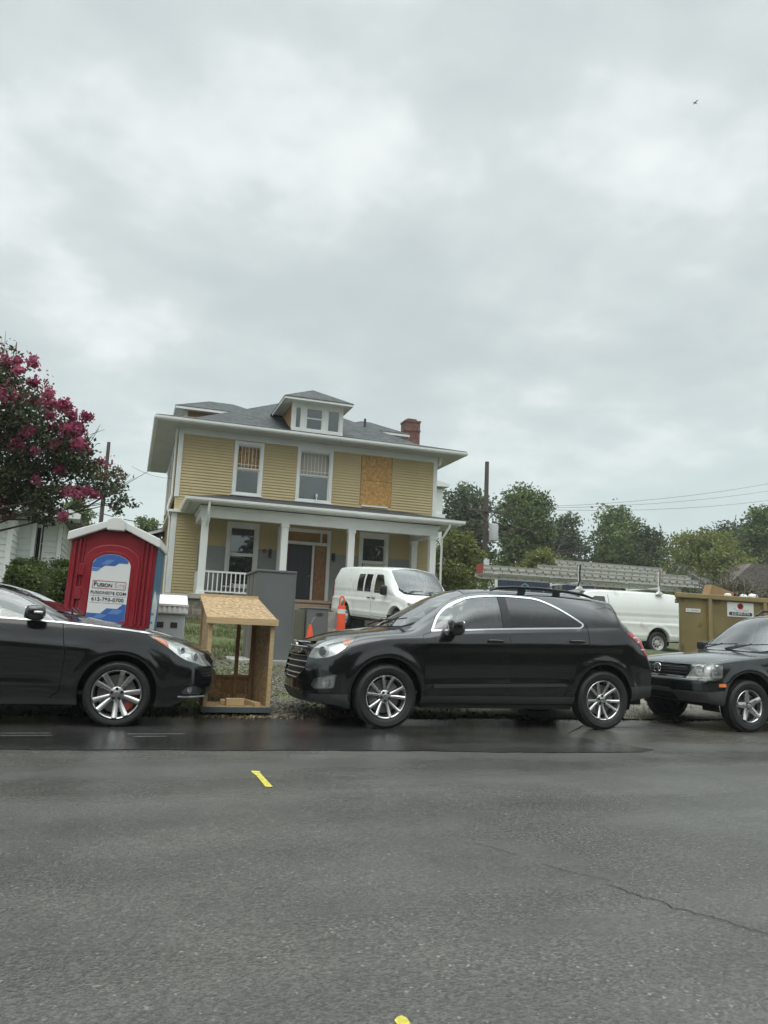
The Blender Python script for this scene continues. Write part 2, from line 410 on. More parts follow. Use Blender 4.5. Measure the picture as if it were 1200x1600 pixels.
def ground():
    xs = np.concatenate([[-900, -500, -250, -120, -60, -35], np.linspace(-20, 45, 131), [60, 100, 180, 320, 600, 1100]])
    ys = np.concatenate([[-400, -150, -60, -20, -8, 0, 6, 9.0], np.linspace(9.3, 40, 124), [45, 50, 60, 75, 100, 150, 250, 500, 1000, 1800]])
    X, Y = np.meshgrid(xs, ys); Z = gz(X, Y)
    Z = Z + np.where(Y > 9.4, .012 * np.sin(X * 7.3) * np.sin(X * 2.9 + Y * 6), 0) * np.clip((Y - 9.4) / .4, 0, 1) * (Y < 60)
    v = np.stack([X, Y, Z], -1).reshape(-1, 3); nx = len(xs)
    f = [(j * nx + i, j * nx + i + 1, (j + 1) * nx + i + 1, (j + 1) * nx + i) for j in range(len(ys) - 1) for i in range(nx - 1)]
    me = bpy.data.meshes.new('ground'); me.from_pydata(v.tolist(), [], f); me.shade_smooth()
    m = mat('yard_soil', (.088, .073, .046), .92, noise=(1.3, .3), bump=(30, .6, .03), tint=(1.1, (.072, .096, .028), .40))
    tag(link_mesh('ground', me, m), kind='structure')
    def sheet(name, m, pts, z, n=60):
        b = MB(); b.prism(pts, z - .007, z, 'z'); o = b.obj(name, m); return tag(o, kind='structure')
    sheet('road', M_ROAD, [(-260, -14), (400, -14), (400, 9.2), (-260, 9.2)], .004)
    # newer, smoother black asphalt laid along the parking side; it ends in a diagonal by the last car
    far = [(x, 9.42 + .05 * math.sin(x * 3.1) + .04 * math.sin(x * 7.7 + 1)) for x in np.arange(6.2, -40, -.25)]
    sheet('parking_strip', M_STRIP, [(x, float(np.interp(x, [-40, -6, -.9, 2.4, 4.0], [6.98, 7.05, 7.16, 6.98, 6.80])) + .014 * math.sin(x * 5.1) + .010 * math.sin(x * 13.7 + 1) + .006 * math.sin(x * 31)) for x in np.arange(-40, 4.0, .12)] + [(4.0, 6.80), (4.5, 6.79), (5.06, 6.80), (5.3, 6.92), (5.05, 7.45), (5.0, 8.1), (5.6, 8.75)] + far, .012)
    far = [(x, 9.45 + .06 * math.sin(x * 2.3) + .04 * math.sin(x * 6.1)) for x in np.arange(60, 5.2, -.3)]
    sheet('gutter', M_EDGE, [(5.9, 8.72), (9, 8.3), (14, 8.2), (60, 8.2)] + far, .008)
ground()
# ------------------------------------------------------------------ vehicles
def paint_mat(name, col, rough=.22, dirt=.06):
    m = mat(name, col, rough, coat=.9, rn=(2.2, dirt), spec=.5)
    return m
M_PBLACK = paint_mat('black_car_paint', (.005, .0055, .006), .16)
M_PGREEN = paint_mat('dark_green_car_paint', (.005, .007, .0065), .2)
M_PWHITE = mat('white_van_paint', (.78, .79, .76), .35, coat=.5, noise=(1.2, .07), rn=(3, .1), tint=(1.7, (.62, .61, .56), .60))
M_GAP = mat('panel_gap', (.004, .004, .004), .8)
M_CLAD = mat('grey_plastic_cladding', (.050, .051, .052), .55, bump=(220, .15, .002))
M_BLKPL = mat('black_plastic', (.010, .010, .011), .45)
M_CHROME = mat('chrome', (.78, .79, .80), .12, 1.0)
M_SATIN = mat('satin_silver', (.62, .63, .64), .32, .9)
M_ALLOY = mat('alloy', (.60, .60, .60), .27, .95, rn=(14, .08))
M_ALLOYD = mat('grey_alloy', (.44, .44, .44), .30, .9, rn=(14, .08))
M_STEEL = mat('painted_steel_wheel', (.55, .55, .53), .45, .4, noise=(20, .1))
M_TYRE = mat('tyre_rubber', (.016, .016, .016), .62, noise=(9, .25), bump=(60, .12, .004))
M_DISC = mat('brake_steel', (.22, .20, .19), .38, .9, noise=(10, .25))
M_RED = mat('red_caliper', (.22, .035, .022), .5)
M_INT = mat('cabin_trim', (.085, .085, .083), .8)
M_SEATD = mat('seat_cloth', (.055, .054, .052), .85, noise=(40, .15))
M_SEATG = mat('grey_seat_cloth', (.26, .26, .25), .85, noise=(40, .15))
M_REFL = mat('lamp_reflector', (.82, .83, .80), .22, .45, bump=(26, .35, .02, (3, 1, .3)))
M_REFW = mat('white_lamp_bowl', (.88, .88, .84), .3, .05, bump=(30, .3, .02, (3, 1, .3)))
M_REFD = mat('dark_lamp_housing', (.50, .51, .50), .25, .5, bump=(22, .3, .02))
M_AMBER = mat('amber_lens', (.75, .22, .06), .2, coat=.6)
M_REDL = mat('red_lens', (.36, .008, .012), .12, coat=1, bump=(60, .15, .004))
M_LENSW = mat('pale_lens', (.75, .74, .72), .15, coat=1)
G_CLEAR = glass_mat('lamp_glass', (.95, .96, .96), 1, .02)
G_TINT = glass_mat('tinted_glass', (.72, .80, .76), 1.0, .03, boost=2.6)
G_DARK = glass_mat('privacy_glass', (.05, .055, .055), 1.0, .03, boost=1.5)
G_SCREEN = glass_mat('windscreen_glass', (.85, .92, .88), .95, .02, boost=2.3)

def knife(bm, poly, ax, ok):
    """cut the mesh along a 2-D polygon seen along one axis (ax = the two kept axes)"""
    i, j = ax
    px = [p[0] for p in poly]; py = [p[1] for p in poly]; e = .004
    bx0, bx1, by0, by1 = min(px) - e, max(px) + e, min(py) - e, max(py) + e
    def bb(f):
        a = [v.co[i] for v in f.verts]; b = [v.co[j] for v in f.verts]
        return min(a), max(a), min(b), max(b)
    cand = set()
    for f in bm.faces:
        if ok(f):
            a0, a1, b0, b1 = bb(f)
            if a1 >= bx0 and a0 <= bx1 and b1 >= by0 and b0 <= by1: cand.add(f)
    n = len(poly)
    for k in range(n):
        p = poly[k]; q = poly[(k + 1) % n]; dx, dy = q[0] - p[0], q[1] - p[1]
        if dx * dx + dy * dy < 1e-10: continue
        sx0, sx1, sy0, sy1 = min(p[0], q[0]) - e, max(p[0], q[0]) + e, min(p[1], q[1]) - e, max(p[1], q[1]) + e
        sel = []
        for f in cand:
            a0, a1, b0, b1 = bb(f)
            if a1 >= sx0 and a0 <= sx1 and b1 >= sy0 and b0 <= sy1:
                s = [dx * (v.co[j] - p[1]) - dy * (v.co[i] - p[0]) for v in f.verts]
                if min(s) < -1e-7 and max(s) > 1e-7: sel.append(f)
        if not sel: continue
        co = [0, 0, 0]; no = [0, 0, 0]; co[i], co[j] = p; no[i], no[j] = -dy, dx
        geom = set(sel)
        for f in sel: geom.update(f.edges); geom.update(f.verts)
        r = bmesh.ops.bisect_plane(bm, geom=list(geom), dist=1e-6, plane_co=co, plane_no=Vector(no).normalized())
        cand = {f for f in cand if f.is_valid}
        cand.update(g for g in r['geom'] if isinstance(g, bmesh.types.BMFace) and g.is_valid)
    out = []
    for f in cand:
        c = f.calc_center_median()
        if in_poly(poly, c[i], c[j]): out.append(f)
    return out

def shell(P):
    """half a body (y >= 0) as a dense quad mesh from the car's profile tables; x runs back from the front bumper"""
    L = P['L']; NX = P.get('NX', 150)
    t = np.linspace(0, 1, NX); xs = L * (t + .35 * np.sin(2 * np.pi * t) / (2 * np.pi) * -1)   # a little denser at both ends
    T = {k: pchip(P[k])(xs) for k in ('zb', 'zs', 'zt', 'ws', 'wr', 'cr')}
    side = pchip(P['side'])
    q = np.linspace(0, 1, 26); NU = 16; NR = 6; NT = 14
    Ys, Zs = [], []
    for i in range(NX):
        zb, zs, zt, ws, wr, cr = (T[k][i] for k in ('zb', 'zs', 'zt', 'ws', 'wr', 'cr'))
        yl = ws * side(q); zl = zb + (zs - zb) * q
        S0 = np.array([yl[-1], zl[-1]]); E = np.array([min(wr, S0[0] - .02), zt - cr])
        if E[1] < S0[1] + .004: E[1] = S0[1] + .004
        ln = np.linalg.norm(E - S0); r1 = min(.07, ln * .45); r2 = min(.10, E[0] * .4)
        A = E + (S0 - E) * (r1 / ln); yB = E[0] - r2
        roof = lambda y: zt - (zt - E[1]) * (y / E[0]) ** 2
        B = np.array([yB, roof(yB)])
        u = np.linspace(0, 1, NU)[1:]; up = S0 + (A - S0) * u[:, None]
        bul = P.get('bulge', .02) * min(1, ln / .4); nrm = np.array([(E - S0)[1], -(E - S0)[0]]) / ln
        up = up + nrm * (bul * 4 * u * (1 - u))[:, None]
        v = np.linspace(0, 1, NR)[1:, None]; rd = A * (1 - v) ** 2 + E * 2 * v * (1 - v) + B * v * v
        yr = np.linspace(yB, 0, NT)[1:]; rf = np.stack([yr, roof(yr)], 1)
        pts = np.concatenate([np.stack([yl, zl], 1), up, rd, rf])
        Ys.append(pts[:, 0]); Zs.append(pts[:, 1])
    Y = np.array(Ys); Z = np.array(Zs); M = Y.shape[1]; X = np.repeat(xs[:, None], M, 1)
    V = [np.stack([X, Y, Z], -1).reshape(-1, 3)]; F = []
    idx = lambda i, j: i * M + j
    for i in range(NX - 1):
        for j in range(M - 1): F.append((idx(i, j), idx(i + 1, j), idx(i + 1, j + 1), idx(i, j + 1)))
    base = NX * M; K = 16
    for end, i in ((0, 0), (1, NX - 1)):
        arc = np.concatenate([[0], np.cumsum(np.hypot(np.diff(Y[i]), np.diff(Z[i])))]); fr = arc / arc[-1]
        # spine heights follow the section heights (flat rows), easing to the crown
        zc = Z[i][0] + (Z[i][-1] - Z[i][0]) * np.clip((Z[i] - Z[i][0]) / (Z[i][-1] - Z[i][0]), 0, 1)
        zc = zc + np.linspace(0, 1e-4, M)
        blk = np.zeros((K, M, 3))
        for k in range(1, K + 1):
            s = k / K; blk[k - 1, :, 0] = xs[i]; blk[k - 1, :, 1] = Y[i] * (1 - s); blk[k - 1, :, 2] = Z[i] * (1 - s) + zc * s
        V.append(blk.reshape(-1, 3))
        g = lambda k, j: idx(i, j) if k == 0 else base + (k - 1) * M + j
        for k in range(K):
            for j in range(M - 1):
                a = (g(k, j), g(k, j + 1), g(k + 1, j + 1), g(k + 1, j))
                F.append(a if end == 0 else a[::-1])
        base += K * M
    V = np.concatenate(V)
    w = np.max(T['ws']); x0 = V[:, 0].copy(); ay = np.abs(V[:, 1]); z = V[:, 2]
    fl = P.get('LW', 1.15)
    d = pchip(P['nose'])(z) + P['plan'] * (ay / w) ** P.get('planp', 3.2); V[:, 0] += d * np.clip(1 - x0 / fl, 0, 1) ** 2
    d = pchip(P['tail'])(z) + P['rplan'] * (ay / w) ** P.get('rplanp', 3.5); V[:, 0] -= d * np.clip(1 - (L - x0) / fl, 0, 1) ** 2
    for xw, zw, Ra in P['arches']:
        r = np.hypot(V[:, 0] - xw, V[:, 2] - zw); s = np.clip(1 - np.abs(r - Ra - .03) / .09, 0, 1); s = s * s * (3 - 2 * s)
        V[:, 1] += P.get('flare', .02) * s * (ay > .6) * (V[:, 2] < zw + Ra + .15) * np.clip((w * 1.0 - ay) * -20 + 4, 0, 1)
    for (xa, za), (xb, zb_), amp, wd in P.get('creases', []):     # pressed lines along the side
        tt = np.clip((V[:, 0] - xa) / (xb - xa), 0, 1); zl = za + (zb_ - za) * tt
        fade = np.clip(np.minimum((V[:, 0] - xa), (xb - V[:, 0])) / .25, 0, 1)
        dz = (V[:, 2] - zl) / wd; V[:, 1] += amp * np.where(dz > 0, np.exp(-(dz / .5) ** 2), np.exp(-(dz / 1.2) ** 2)) * fade * (ay > .6)
    bm = bmesh.new(); vs = [bm.verts.new(c) for c in V]
    for f in F:
        try: bm.faces.new([vs[k] for k in f])
        except ValueError: pass
    bmesh.ops.remove_doubles(bm, verts=bm.verts, dist=2e-5)
    bmesh.ops.dissolve_degenerate(bm, dist=1e-6, edges=bm.edges)
    bmesh.ops.recalc_face_normals(bm, faces=bm.faces)
    s = sum((f.normal.dot(f.calc_center_median() - Vector((L / 2, 0, .7))) * f.calc_area()) for f in bm.faces)
    if s < 0: bmesh.ops.reverse_faces(bm, faces=bm.faces)
    return bm

AX = {'corner': (0, 2), 'side': (0, 2), 'front': (1, 2), 'rear': (1, 2), 'top': (0, 1)}
def cond(kind, P):
    L = P['L']
    if kind == 'corner': return lambda f: f.normal.y > .08       # judged while the mesh is turned corner-on
    if kind == 'side': return lambda f: f.normal.y > .12
    if kind == 'front': return lambda f: f.normal.x < -.12 and f.calc_center_median().x < L * .4
    if kind == 'rear': return lambda f: f.normal.x > .12 and f.calc_center_median().x > L * .6
    return lambda f: f.normal.z > .12

def N_off(n, d): return n * d
def build_car(P, root):
    """cut the shell into its panels, then link one mesh per part under root (car coordinates)"""
    bm = shell(P)
    from mathutils.bvhtree import BVHTree
    bvh = BVHTree.FromBMesh(bm)
    def probe(x, y, z, depth, d=(-.8, .6, 0)):
        """point on the lamp axis, depth below the skin, looking out along the front corner"""
        d = Vector(d).normalized(); o = Vector((x, abs(y), z)) + d * 1.0; h = bvh.ray_cast(o, -d)
        q = h[0] - d * depth if h[0] is not None else Vector((x, abs(y), z)); return Vector((q.x, q.y * (1 if y > 0 else -1), q.z))
    lay = bm.faces.layers.int.new('reg'); names = ['body']
    opts = {'body': {}}
    for xw, zw, Ra in P['arches']:
        pts = [(xw + Ra * math.cos(a), zw + Ra * math.sin(a)) for a in np.linspace(-.25, math.pi + .25, 40)]
        pts = [(xw + Ra * .99, -.2)] + pts + [(xw - Ra * .99, -.2)]
        fs = knife(bm, pts, (0, 2), lambda f: f.calc_center_median().y > .45)
        bmesh.ops.delete(bm, geom=fs, context='FACES')
        ed = [e for e in bm.edges if e.is_boundary and all(abs(math.hypot(v.co.x - xw, v.co.z - zw) - Ra) < .012 and v.co.y > .45 for v in e.verts)]
        r = bmesh.ops.extrude_edge_only(bm, edges=ed)
        for v in r['geom']:
            if isinstance(v, bmesh.types.BMVert): v.co.y -= .16
    for R in P['regions']:
        name, kind, poly = R[0], R[1], R[2]; o = R[3] if len(R) > 3 else {}
        if kind == 'corner':
            TC = Matrix(((.6, .8, 0, 0), (-.8, .6, 0, 0), (0, 0, 1, 0), (0, 0, 0, 1))); bm.transform(TC); bm.normal_update()
        fs = knife(bm, poly, AX[kind], (lambda c, o: (lambda f: c(f) and (o.get('x') is None or o['x'][0] < f.calc_center_median().x < o['x'][1])))(cond(kind, P), o))
        if kind == 'corner': bm.transform(TC.inverted()); bm.normal_update()
        if name not in names: names.append(name); opts[name] = o
        k = names.index(name); over = R[3].get('over', ('body',)) if len(R) > 3 else ('body',); al = {names.index(n) for n in over if n in names}
        for f in fs:
            if f[lay] in al: f[lay] = k
    bm.normal_update()
    N = {v: (v.normal.copy() if abs(v.co.y) > 1e-4 else Vector((v.normal.x, 0, v.normal.z)).normalized()) for v in bm.verts}
    by = {}
    for f in bm.faces: by.setdefault(names[f[lay]], []).append(f)
    def grab(fs, off=0., wall=0., deep=0.):
        """arrays of a region; off moves it along the normals, wall adds a rim going inwards"""
        vi = {}; V = []; NN = []; F = []
        for f in fs:
            for v in f.verts:
                if v not in vi:
                    vi[v] = len(V); V.append(v.co + N[v] * off); NN.append(N[v])
            F.append(tuple(vi[v] for v in f.verts))
        if wall:
            fset = set(fs); cp = {}
            for f in fs:
                for lp in f.loops:
                    e = lp.edge
                    if sum(1 for g in e.link_faces if g in fset) == 1 and not all(abs(v.co.y) < 1e-4 for v in e.verts):
                        a, b = lp.vert, lp.link_loop_next.vert
                        for v in (a, b):
                            if v not in cp: cp[v] = len(V); V.append(v.co + N[v] * (off - wall)); NN.append(N[v])
                        F.append((vi[b], vi[a], cp[a], cp[b]))
        return V, F, NN
    def emit(name, parts, mats, parent, sides, mi=None, smooth=True):
        """parts: [(V,F,NN,slot)]; sides: 'sym' one mesh over both halves, 1 / -1 one half"""
        V, F, NN, MI = [], [], [], []
        for (v, f, nn, sl) in parts:
            for sgn in ((1, -1) if sides == 'sym' else (sides,)):
                b = len(V)
                V += [(p.x, p.y * sgn, p.z) for p in v]; NN += [(n.x, n.y * sgn, n.z) for n in nn]
                F += [tuple(i + b for i in (q if sgn == 1 else q[::-1])) for q in f]; MI += [sl] * len(f)
        me = bpy.data.meshes.new(name); me.from_pydata(V, [], F); me.polygons.foreach_set('material_index', MI)
        if smooth:
            me.shade_smooth(); me.normals_split_custom_set_from_vertices(NN)
        return link_mesh(name, me, mats, parent)
    made = {}
    paint = P['paint']
    # gaps, cladding and the like stay in the mesh of the panel they mark
    extra = [(grab(by[n], opts[n].get('off', 0), opts[n].get('wall', 0)), opts[n]['slot']) for n in by if opts[n].get('slot')]
    body = [(*grab(by['body']), 0)] + [(*g, s) for g, s in extra]
    made['body'] = emit('body', body, [paint, M_GAP, M_CLAD, P.get('paint2', paint)], root, 'sym')
    for n in by:
        o = opts[n]
        if n == 'body' or o.get('slot'): continue
        nm = o.get('name', n); m = o['mat'] if 'mat' in o else paint
        g = grab(by[n], o.get('off', 0), o.get('wall', .012))
        par = made[o['parent']] if o.get('parent') in made else root
        if o.get('lamp'):
            d = o['lamp']; rim = grab(by[n], 0, d); k = len(by[n]); nb0 = len({v for f in by[n] for v in f.verts}); push = Vector((.8, -.6, 0)) * d
            bowl = ([v + push for v in rim[0][:nb0]], rim[1][:k], rim[2][:nb0]); cen = sum(rim[0][:nb0], Vector()) / nb0; bowl = ([cen + push + (v - cen - push) * .94 for v in bowl[0]], bowl[1], bowl[2])
            inner = {id(c): c for c in ()}; rimV = list(rim[0]); key = {tuple(round(a, 6) for a in rim[0][i] - N_off(rim[2][i], d)): i for i in range(nb0)}
            for i in range(nb0, len(rimV)): rimV[i] = bowl[0][key[tuple(round(a, 6) for a in rimV[i])]] if tuple(round(a, 6) for a in rimV[i]) in key else rimV[i] + push
            rim = (rimV, rim[1], rim[2]); rimF = rim[1][k:]
            for sgn in (1, -1):
                hb = emit(nm, [(*bowl, 0), (rim[0], rimF, rim[2], 0)], [o.get('bowl', M_REFL)], root, sgn, smooth=False)
                emit('lens', [(*grab(by[n], .001), 0)], [m], hb, sgn)
                made.setdefault(n, []).append(hb)
        elif o.get('pair'):
            for sgn in (1, -1):
                pr = made[o['parent']][0 if sgn == 1 else 1] if o.get('parent') in made else root
                ob = emit(nm, [(*g, 0)], [m], pr, sgn); made.setdefault(n, []).append(ob)
        else:
            made[n] = emit(nm, [(*g, 0)], [m], par, 'sym')
    bm.free(); made['probe'] = probe
    return made

def wheel_parts(R, rr, W, style, mr, caliper=None):
    """tyre, rim, brake: axis along y, outer face towards -y, centre at the origin"""
    ty = MB(); h = W / 2; s = R - rr
    prof = [(rr * .985, -h * .72), (rr + .012, -h * .86), (rr + s * .18, -h * .97), (rr + s * .45, -h * 1.04), (rr + s * .62, -h * 1.03), (rr + s * .64, -h * 1.045), (rr + s * .68, -h * 1.02), (rr + s * .84, -h * .93), (R - .012, -h * .82), (R - .003, -h * .66)]
    for k in range(4):
        y0 = -h * .60 + k * h * .34
        prof += [(R, y0), (R, y0 + h * .2), (R - .008, y0 + h * .22), (R - .008, y0 + h * .32)]
    prof += [(R - .003, h * .75), (R - .02, h * .88), (rr + s * .4, h * 1.02), (rr * .985, h * .75)]
    ty.lathe(prof, 56, 'y')
    # shoulder blocks
    for k in range(64):
        a = 2 * math.pi * k / 64; M = Matrix.Rotation(-a, 4, 'Y')
        ty.box(R - .022, R - .0005, -h * .845, -h * .62, -.011, .011, 0, M)
    rim = MB()
    rim.lathe([(rr * 1.0, -h * .74), (rr * 1.015, -h * .86), (rr * .995, -h * .90), (rr * .955, -h * .84), (rr * .93, -h * .66), (rr * .90, -h * .3), (rr * .885, h * .5), (rr * .96, h * .75)], 56, 'y')
    yf = -h * .62
    def spoke(a0, a1, w0, w1, r0, r1, y0, y1, th=.035, crown=.008, n=6):
        vs = []; fs = []
        for i in range(n + 1):
            t = i / n; r = r0 + (r1 - r0) * t; a = a0 + (a1 - a0) * t; w = (w0 + (w1 - w0) * t) / 2; y = y0 + (y1 - y0) * (t ** 1.5)
            c = Vector((math.cos(a) * r, 0, math.sin(a) * r)); tn = Vector((-math.sin(a), 0, math.cos(a)))
            for (u, dy) in ((-1, .007), (-.62, 0), (0, -crown * .4), (.62, 0), (1, .007), (.75, th), (-.75, th)): vs.append(c + tn * (w * u) + Vector((0, y + dy, 0)))
        for i in range(n):
            for k in range(7):
                a = i * 7 + k; b = i * 7 + (k + 1) % 7; fs.append((a, b, b + 7, a + 7))
        fs += [tuple(range(7))[::-1], tuple(range(n * 7, n * 7 + 7))]
        rim.add(vs, fs)
    hub = rr * .30
    if style == 'five_pair':         # five pairs of slim spokes
        for k in range(5):
            a = math.pi / 2 + 2 * math.pi * k / 5
            for s_ in (-1, 1): spoke(a + s_ * .20, a + s_ * .27, .030, .038, hub * .75, rr * .95, yf + .012, yf - .035, .04)
    elif style == 'five_split':      # broad spokes split by a slot
        for k in range(5):
            a = math.pi / 2 + .18 + 2 * math.pi * k / 5
            for s_ in (-1, 1): spoke(a + s_ * .21, a + s_ * .235, .040, .056, hub * .75, rr * .95, yf + .018, yf - .04, .045)
            spoke(a, a, .045, .03, hub * .9, rr * .55, yf + .03, yf + .02, .03)
    elif style == 'five_star':
        for k in range(5): spoke(math.pi / 2 + .3 + 2 * math.pi * k / 5, math.pi / 2 + .3 + 2 * math.pi * k / 5, .085, .060, hub * .6, rr * .95, yf - .004, yf - .035, .045, .02)
    if style == 'steel':
        rim.lathe([(rr * .90, -h * .45), (rr * .80, -h * .55), (rr * .66, -h * .34), (rr * .5, -h * .28), (rr * .42, -h * .62), (rr * .33, -h * .66), (rr * .30, -h * .95), (.0, -h * .97)], 40, 'y')
    else:
        rim.lathe([(hub * .95, yf + .05), (hub * .98, yf + .012), (hub * .85, yf + .004), (rr * .15, yf + .0), (rr * .14, yf - .014), (rr * .10, yf - .018), (.0005, yf - .018)], 40, 'y')
    nuts = rim
    nn = 8 if style == 'steel' else 5
    for k in range(nn):
        a = math.pi / 2 + .63 + 2 * math.pi * k / nn; q = rr * (.58 if style == 'steel' else .215)
        if style == 'steel': nuts.lathe([(.032, -h * .36), (.030, -h * .40), (.0005, -h * .40)], 12, 'y', (math.cos(a) * q, 0, math.sin(a) * q), 1)
        else: nuts.lathe([(.016, yf + .02), (.016, yf - .002), (.009, yf - .003), (.009, yf - .010), (.0005, yf - .010)], 12, 'y', (math.cos(a) * q, 0, math.sin(a) * q), 1)
    dk = MB(); dk.lathe([(.05, -.01), (rr * .78, -.01), (rr * .78, .012), (.05, .012)], 40, 'y'); dk.lathe([(.0005, -.04), (rr * .34, -.04), (rr * .36, -.01)], 24, 'y')
    # the dark backing behind the disc
    dk2 = MB(); dk2.lathe([(.0005, .03), (rr * .9, .03), (rr * .9, .05), (.0005, .05)], 40, 'y')
    if caliper: dk3 = MB(); dk3.prism([(rr * .55 * math.cos(a), rr * .55 * math.sin(a)) for a in np.linspace(-.5, .6, 8)] + [(rr * .84 * math.cos(a), rr * .84 * math.sin(a)) for a in np.linspace(.6, -.5, 8)], -.05, .03, 'y')
    res = {'tyre': (ty, [M_TYRE], 40), 'rim': (rim, [mr, M_BLKPL if style != 'steel' else M_GAP], 38), 'brake_disc': (dk, [M_DISC], 40), 'backing_plate': (dk2, [M_GAP], 40)}
    if caliper: res['brake_caliper'] = (dk3, [caliper], 30)
    return res
def add_wheels(root, parts, xs, yo, R, steer=0., spin=(.1, .7, 1.9, 2.6)):
    first = None; k = 0
    for x in xs:
        for s in (-1, 1):
            w = bpy.data.objects.new('wheel', None); COL.objects.link(w); w.empty_display_size = .1; w.parent = root
            if first is None:
                for n, (b, m, a) in parts.items(): b.obj(n, m, w, smooth=a, world=False)
                first = w
            else:
                for ch in first.children: c = ch.copy(); COL.objects.link(c); c.parent = w
            w.location = (x, s * yo, R); w.rotation_mode = 'XYZ'
            st = steer if x == xs[0] else 0
            w.matrix_basis = Matrix.Translation((x, s * yo, R)) @ Matrix.Rotation(st + (0 if s < 0 else math.pi), 4, 'Z') @ Matrix.Rotation(spin[k % 4], 4, 'Y')
            k += 1

def cabin(root, xf, xr, zf, zseat, hw, mseat, rows=2, dash_x=None, dash_z=1.0, top=1.3, bulk=None):
    """seats, dashboard, wheel and floor seen through the glass"""
    b = MB()
    b.box(xf, xr, -hw, hw, zf - .03, zf)
    b.obj('cabin_floor', M_INT, root, world=False)
    d = MB(); dx = dash_x
    d.prism([(dx - .25, dash_z - .12), (dx - .25, dash_z - .02), (dx + .12, dash_z), (dx + .28, dash_z - .05), (dx + .30, dash_z - .22), (dx + .18, zf)], -hw, hw, 'y')
    d.obj('dashboard', M_INT, root, bevel=.02, world=False)
    sgn = P_DRIVER[root.name]
    w = MB(); M = Matrix.Translation((dx + .47, sgn * hw * .48, dash_z - .03)) @ Matrix.Rotation(rad(-65), 4, 'Y')
    w.lathe([(.18 + .016 * math.cos(a), .016 * math.sin(a)) for a in np.linspace(0, 2 * math.pi, 9)[:-1]], 28, 'z', close=True, M=M)
    w.box(-.17, .17, -.02, .02, -.02, .01, 0, M); w.sup((0, 0, -.01), (.06, .07, .03), .7, .7, 8, 12, 0, M)
    w.obj('steering_wheel', M_INT, root, smooth=50, world=False)
    def seat(x, y, wid, bench=False):
        s = MB(); z = zseat
        s.sup((x, y, z - .08), (.26, wid, .09), .4, .4, 10, 16)
        M = Matrix.Translation((x + .25, y, z)) @ Matrix.Rotation(rad(16), 4, 'Y')
        s.sup((0, 0, .29), (.065, wid * .95, .32), .45, .4, 12, 16, 0, M)
        for k in ((-.5, .5) if bench else (0,)): s.sup((.02, k * wid * 1.1, .70), (.05, .13, .085), .6, .5, 10, 14, 0, M); s.box(-.01, .01, k * wid * 1.1 - .05, k * wid * 1.1 - .035, .55, .68, 0, M); s.box(-.01, .01, k * wid * 1.1 + .035, k * wid * 1.1 + .05, .55, .68, 0, M)
        s.obj('seat', mseat, root, smooth=60, world=False)
    xs = dx + .85
    for y in (-hw * .48, hw * .48): seat(xs, y, hw * .34)
    if rows > 1: seat(xs + .88, 0, hw * .82, True)

P_DRIVER = {}
def mirror_parts(root, x, y, z, s=(.07, .125, .085), mats=None, lamp=False, arm=True):
    for sg in (-1, 1):
        b = MB(); b.sup((x, sg * (y + s[1] * .9), z), s, .55, .6, 14, 20)
        if arm: b.prism([(x - .05, z - s[2]), (x + .05, z - s[2]), (x + .05, z - s[2] * .2), (x - .05, z - s[2] * .2)], sg * (y - .06), sg * (y + .1), 'y')
        o = b.obj('side_mirror', mats or M_BLKPL, root, smooth=50, world=False)
        g = MB(); g.sup((x + s[0] * .9, sg * (y + s[1] * .9), z), (.01, s[1] * .82, s[2] * .8), .4, .6, 8, 16); g.obj('mirror_glass', M_CHROME, o, smooth=50, world=False)
        if lamp:
            l = MB(); l.sup((x - s[0] * .35, sg * (y + s[1] * 1.05), z + .005), (.05, s[1] * .98, .017), .6, .6, 8, 16); l.obj('turn_lamp', M_LENSW, o, smooth=50, world=False)
def handles(made, doors, pts, m, P):
    """door handles: one on every door, proud of the skin"""
    for dn, (x, z, y) in zip(doors, pts):
        for i, sg in enumerate((1, -1)):
            b = MB(); b.sup((x, sg * (y + .025), z), (.105, .016, .016), .5, .5, 8, 16); b.box(x - .09, x - .06, sg * (y - .02) if sg > 0 else -(y + .02), (y + .02) if sg > 0 else sg * (y - .02), z - .012, z + .012); b.box(x + .06, x + .09, sg * (y - .02) if sg > 0 else -(y + .02), (y + .02) if sg > 0 else sg * (y - .02), z - .012, z + .012)
            b.obj('handle', m, made[dn][i], smooth=50, world=False)
def underbody(root, P, zlow=.24, ztop=.62):
    b = MB(); (x1, z1, r1), (x2, z2, r2) = P['arches']; L = P['L']; hw = max(t[1] for t in P['ws'])
    b.box(.3, x1 - r1 - .02, -hw * .8, hw * .8, zlow, ztop); b.box(x1 + r1 + .02, x2 - r2 - .02, -hw * .9, hw * .9, zlow, zlow + .22); b.box(x2 + r2 + .02, L - .3, -hw * .8, hw * .8, zlow + .06, ztop)
    b.box(x1 - r1 - .02, x1 + r1 + .02, -hw * .55, hw * .55, zlow, z1 + r1 + .03); b.box(x2 - r2 - .02, x2 + r2 + .02, -hw * .55, hw * .55, zlow, z2 + r2 + .03)
    # wheel housings
    for (xw, zw, Ra) in P['arches']:
        for sg in (-1, 1):
            pts = [(xw + (Ra + .02) * math.cos(a), zw + (Ra + .02) * math.sin(a)) for a in np.linspace(-.3, math.pi + .3, 24)]
            vs = [(x, sg * (hw - .10), z) for x, z in pts] + [(x, sg * hw * .52, z) for x, z in pts]; n = len(pts)
            b.add(vs, [(i, i + 1, n + i + 1, n + i) for i in range(n - 1)])
    b.obj('underbody', M_GAP, root, world=False)
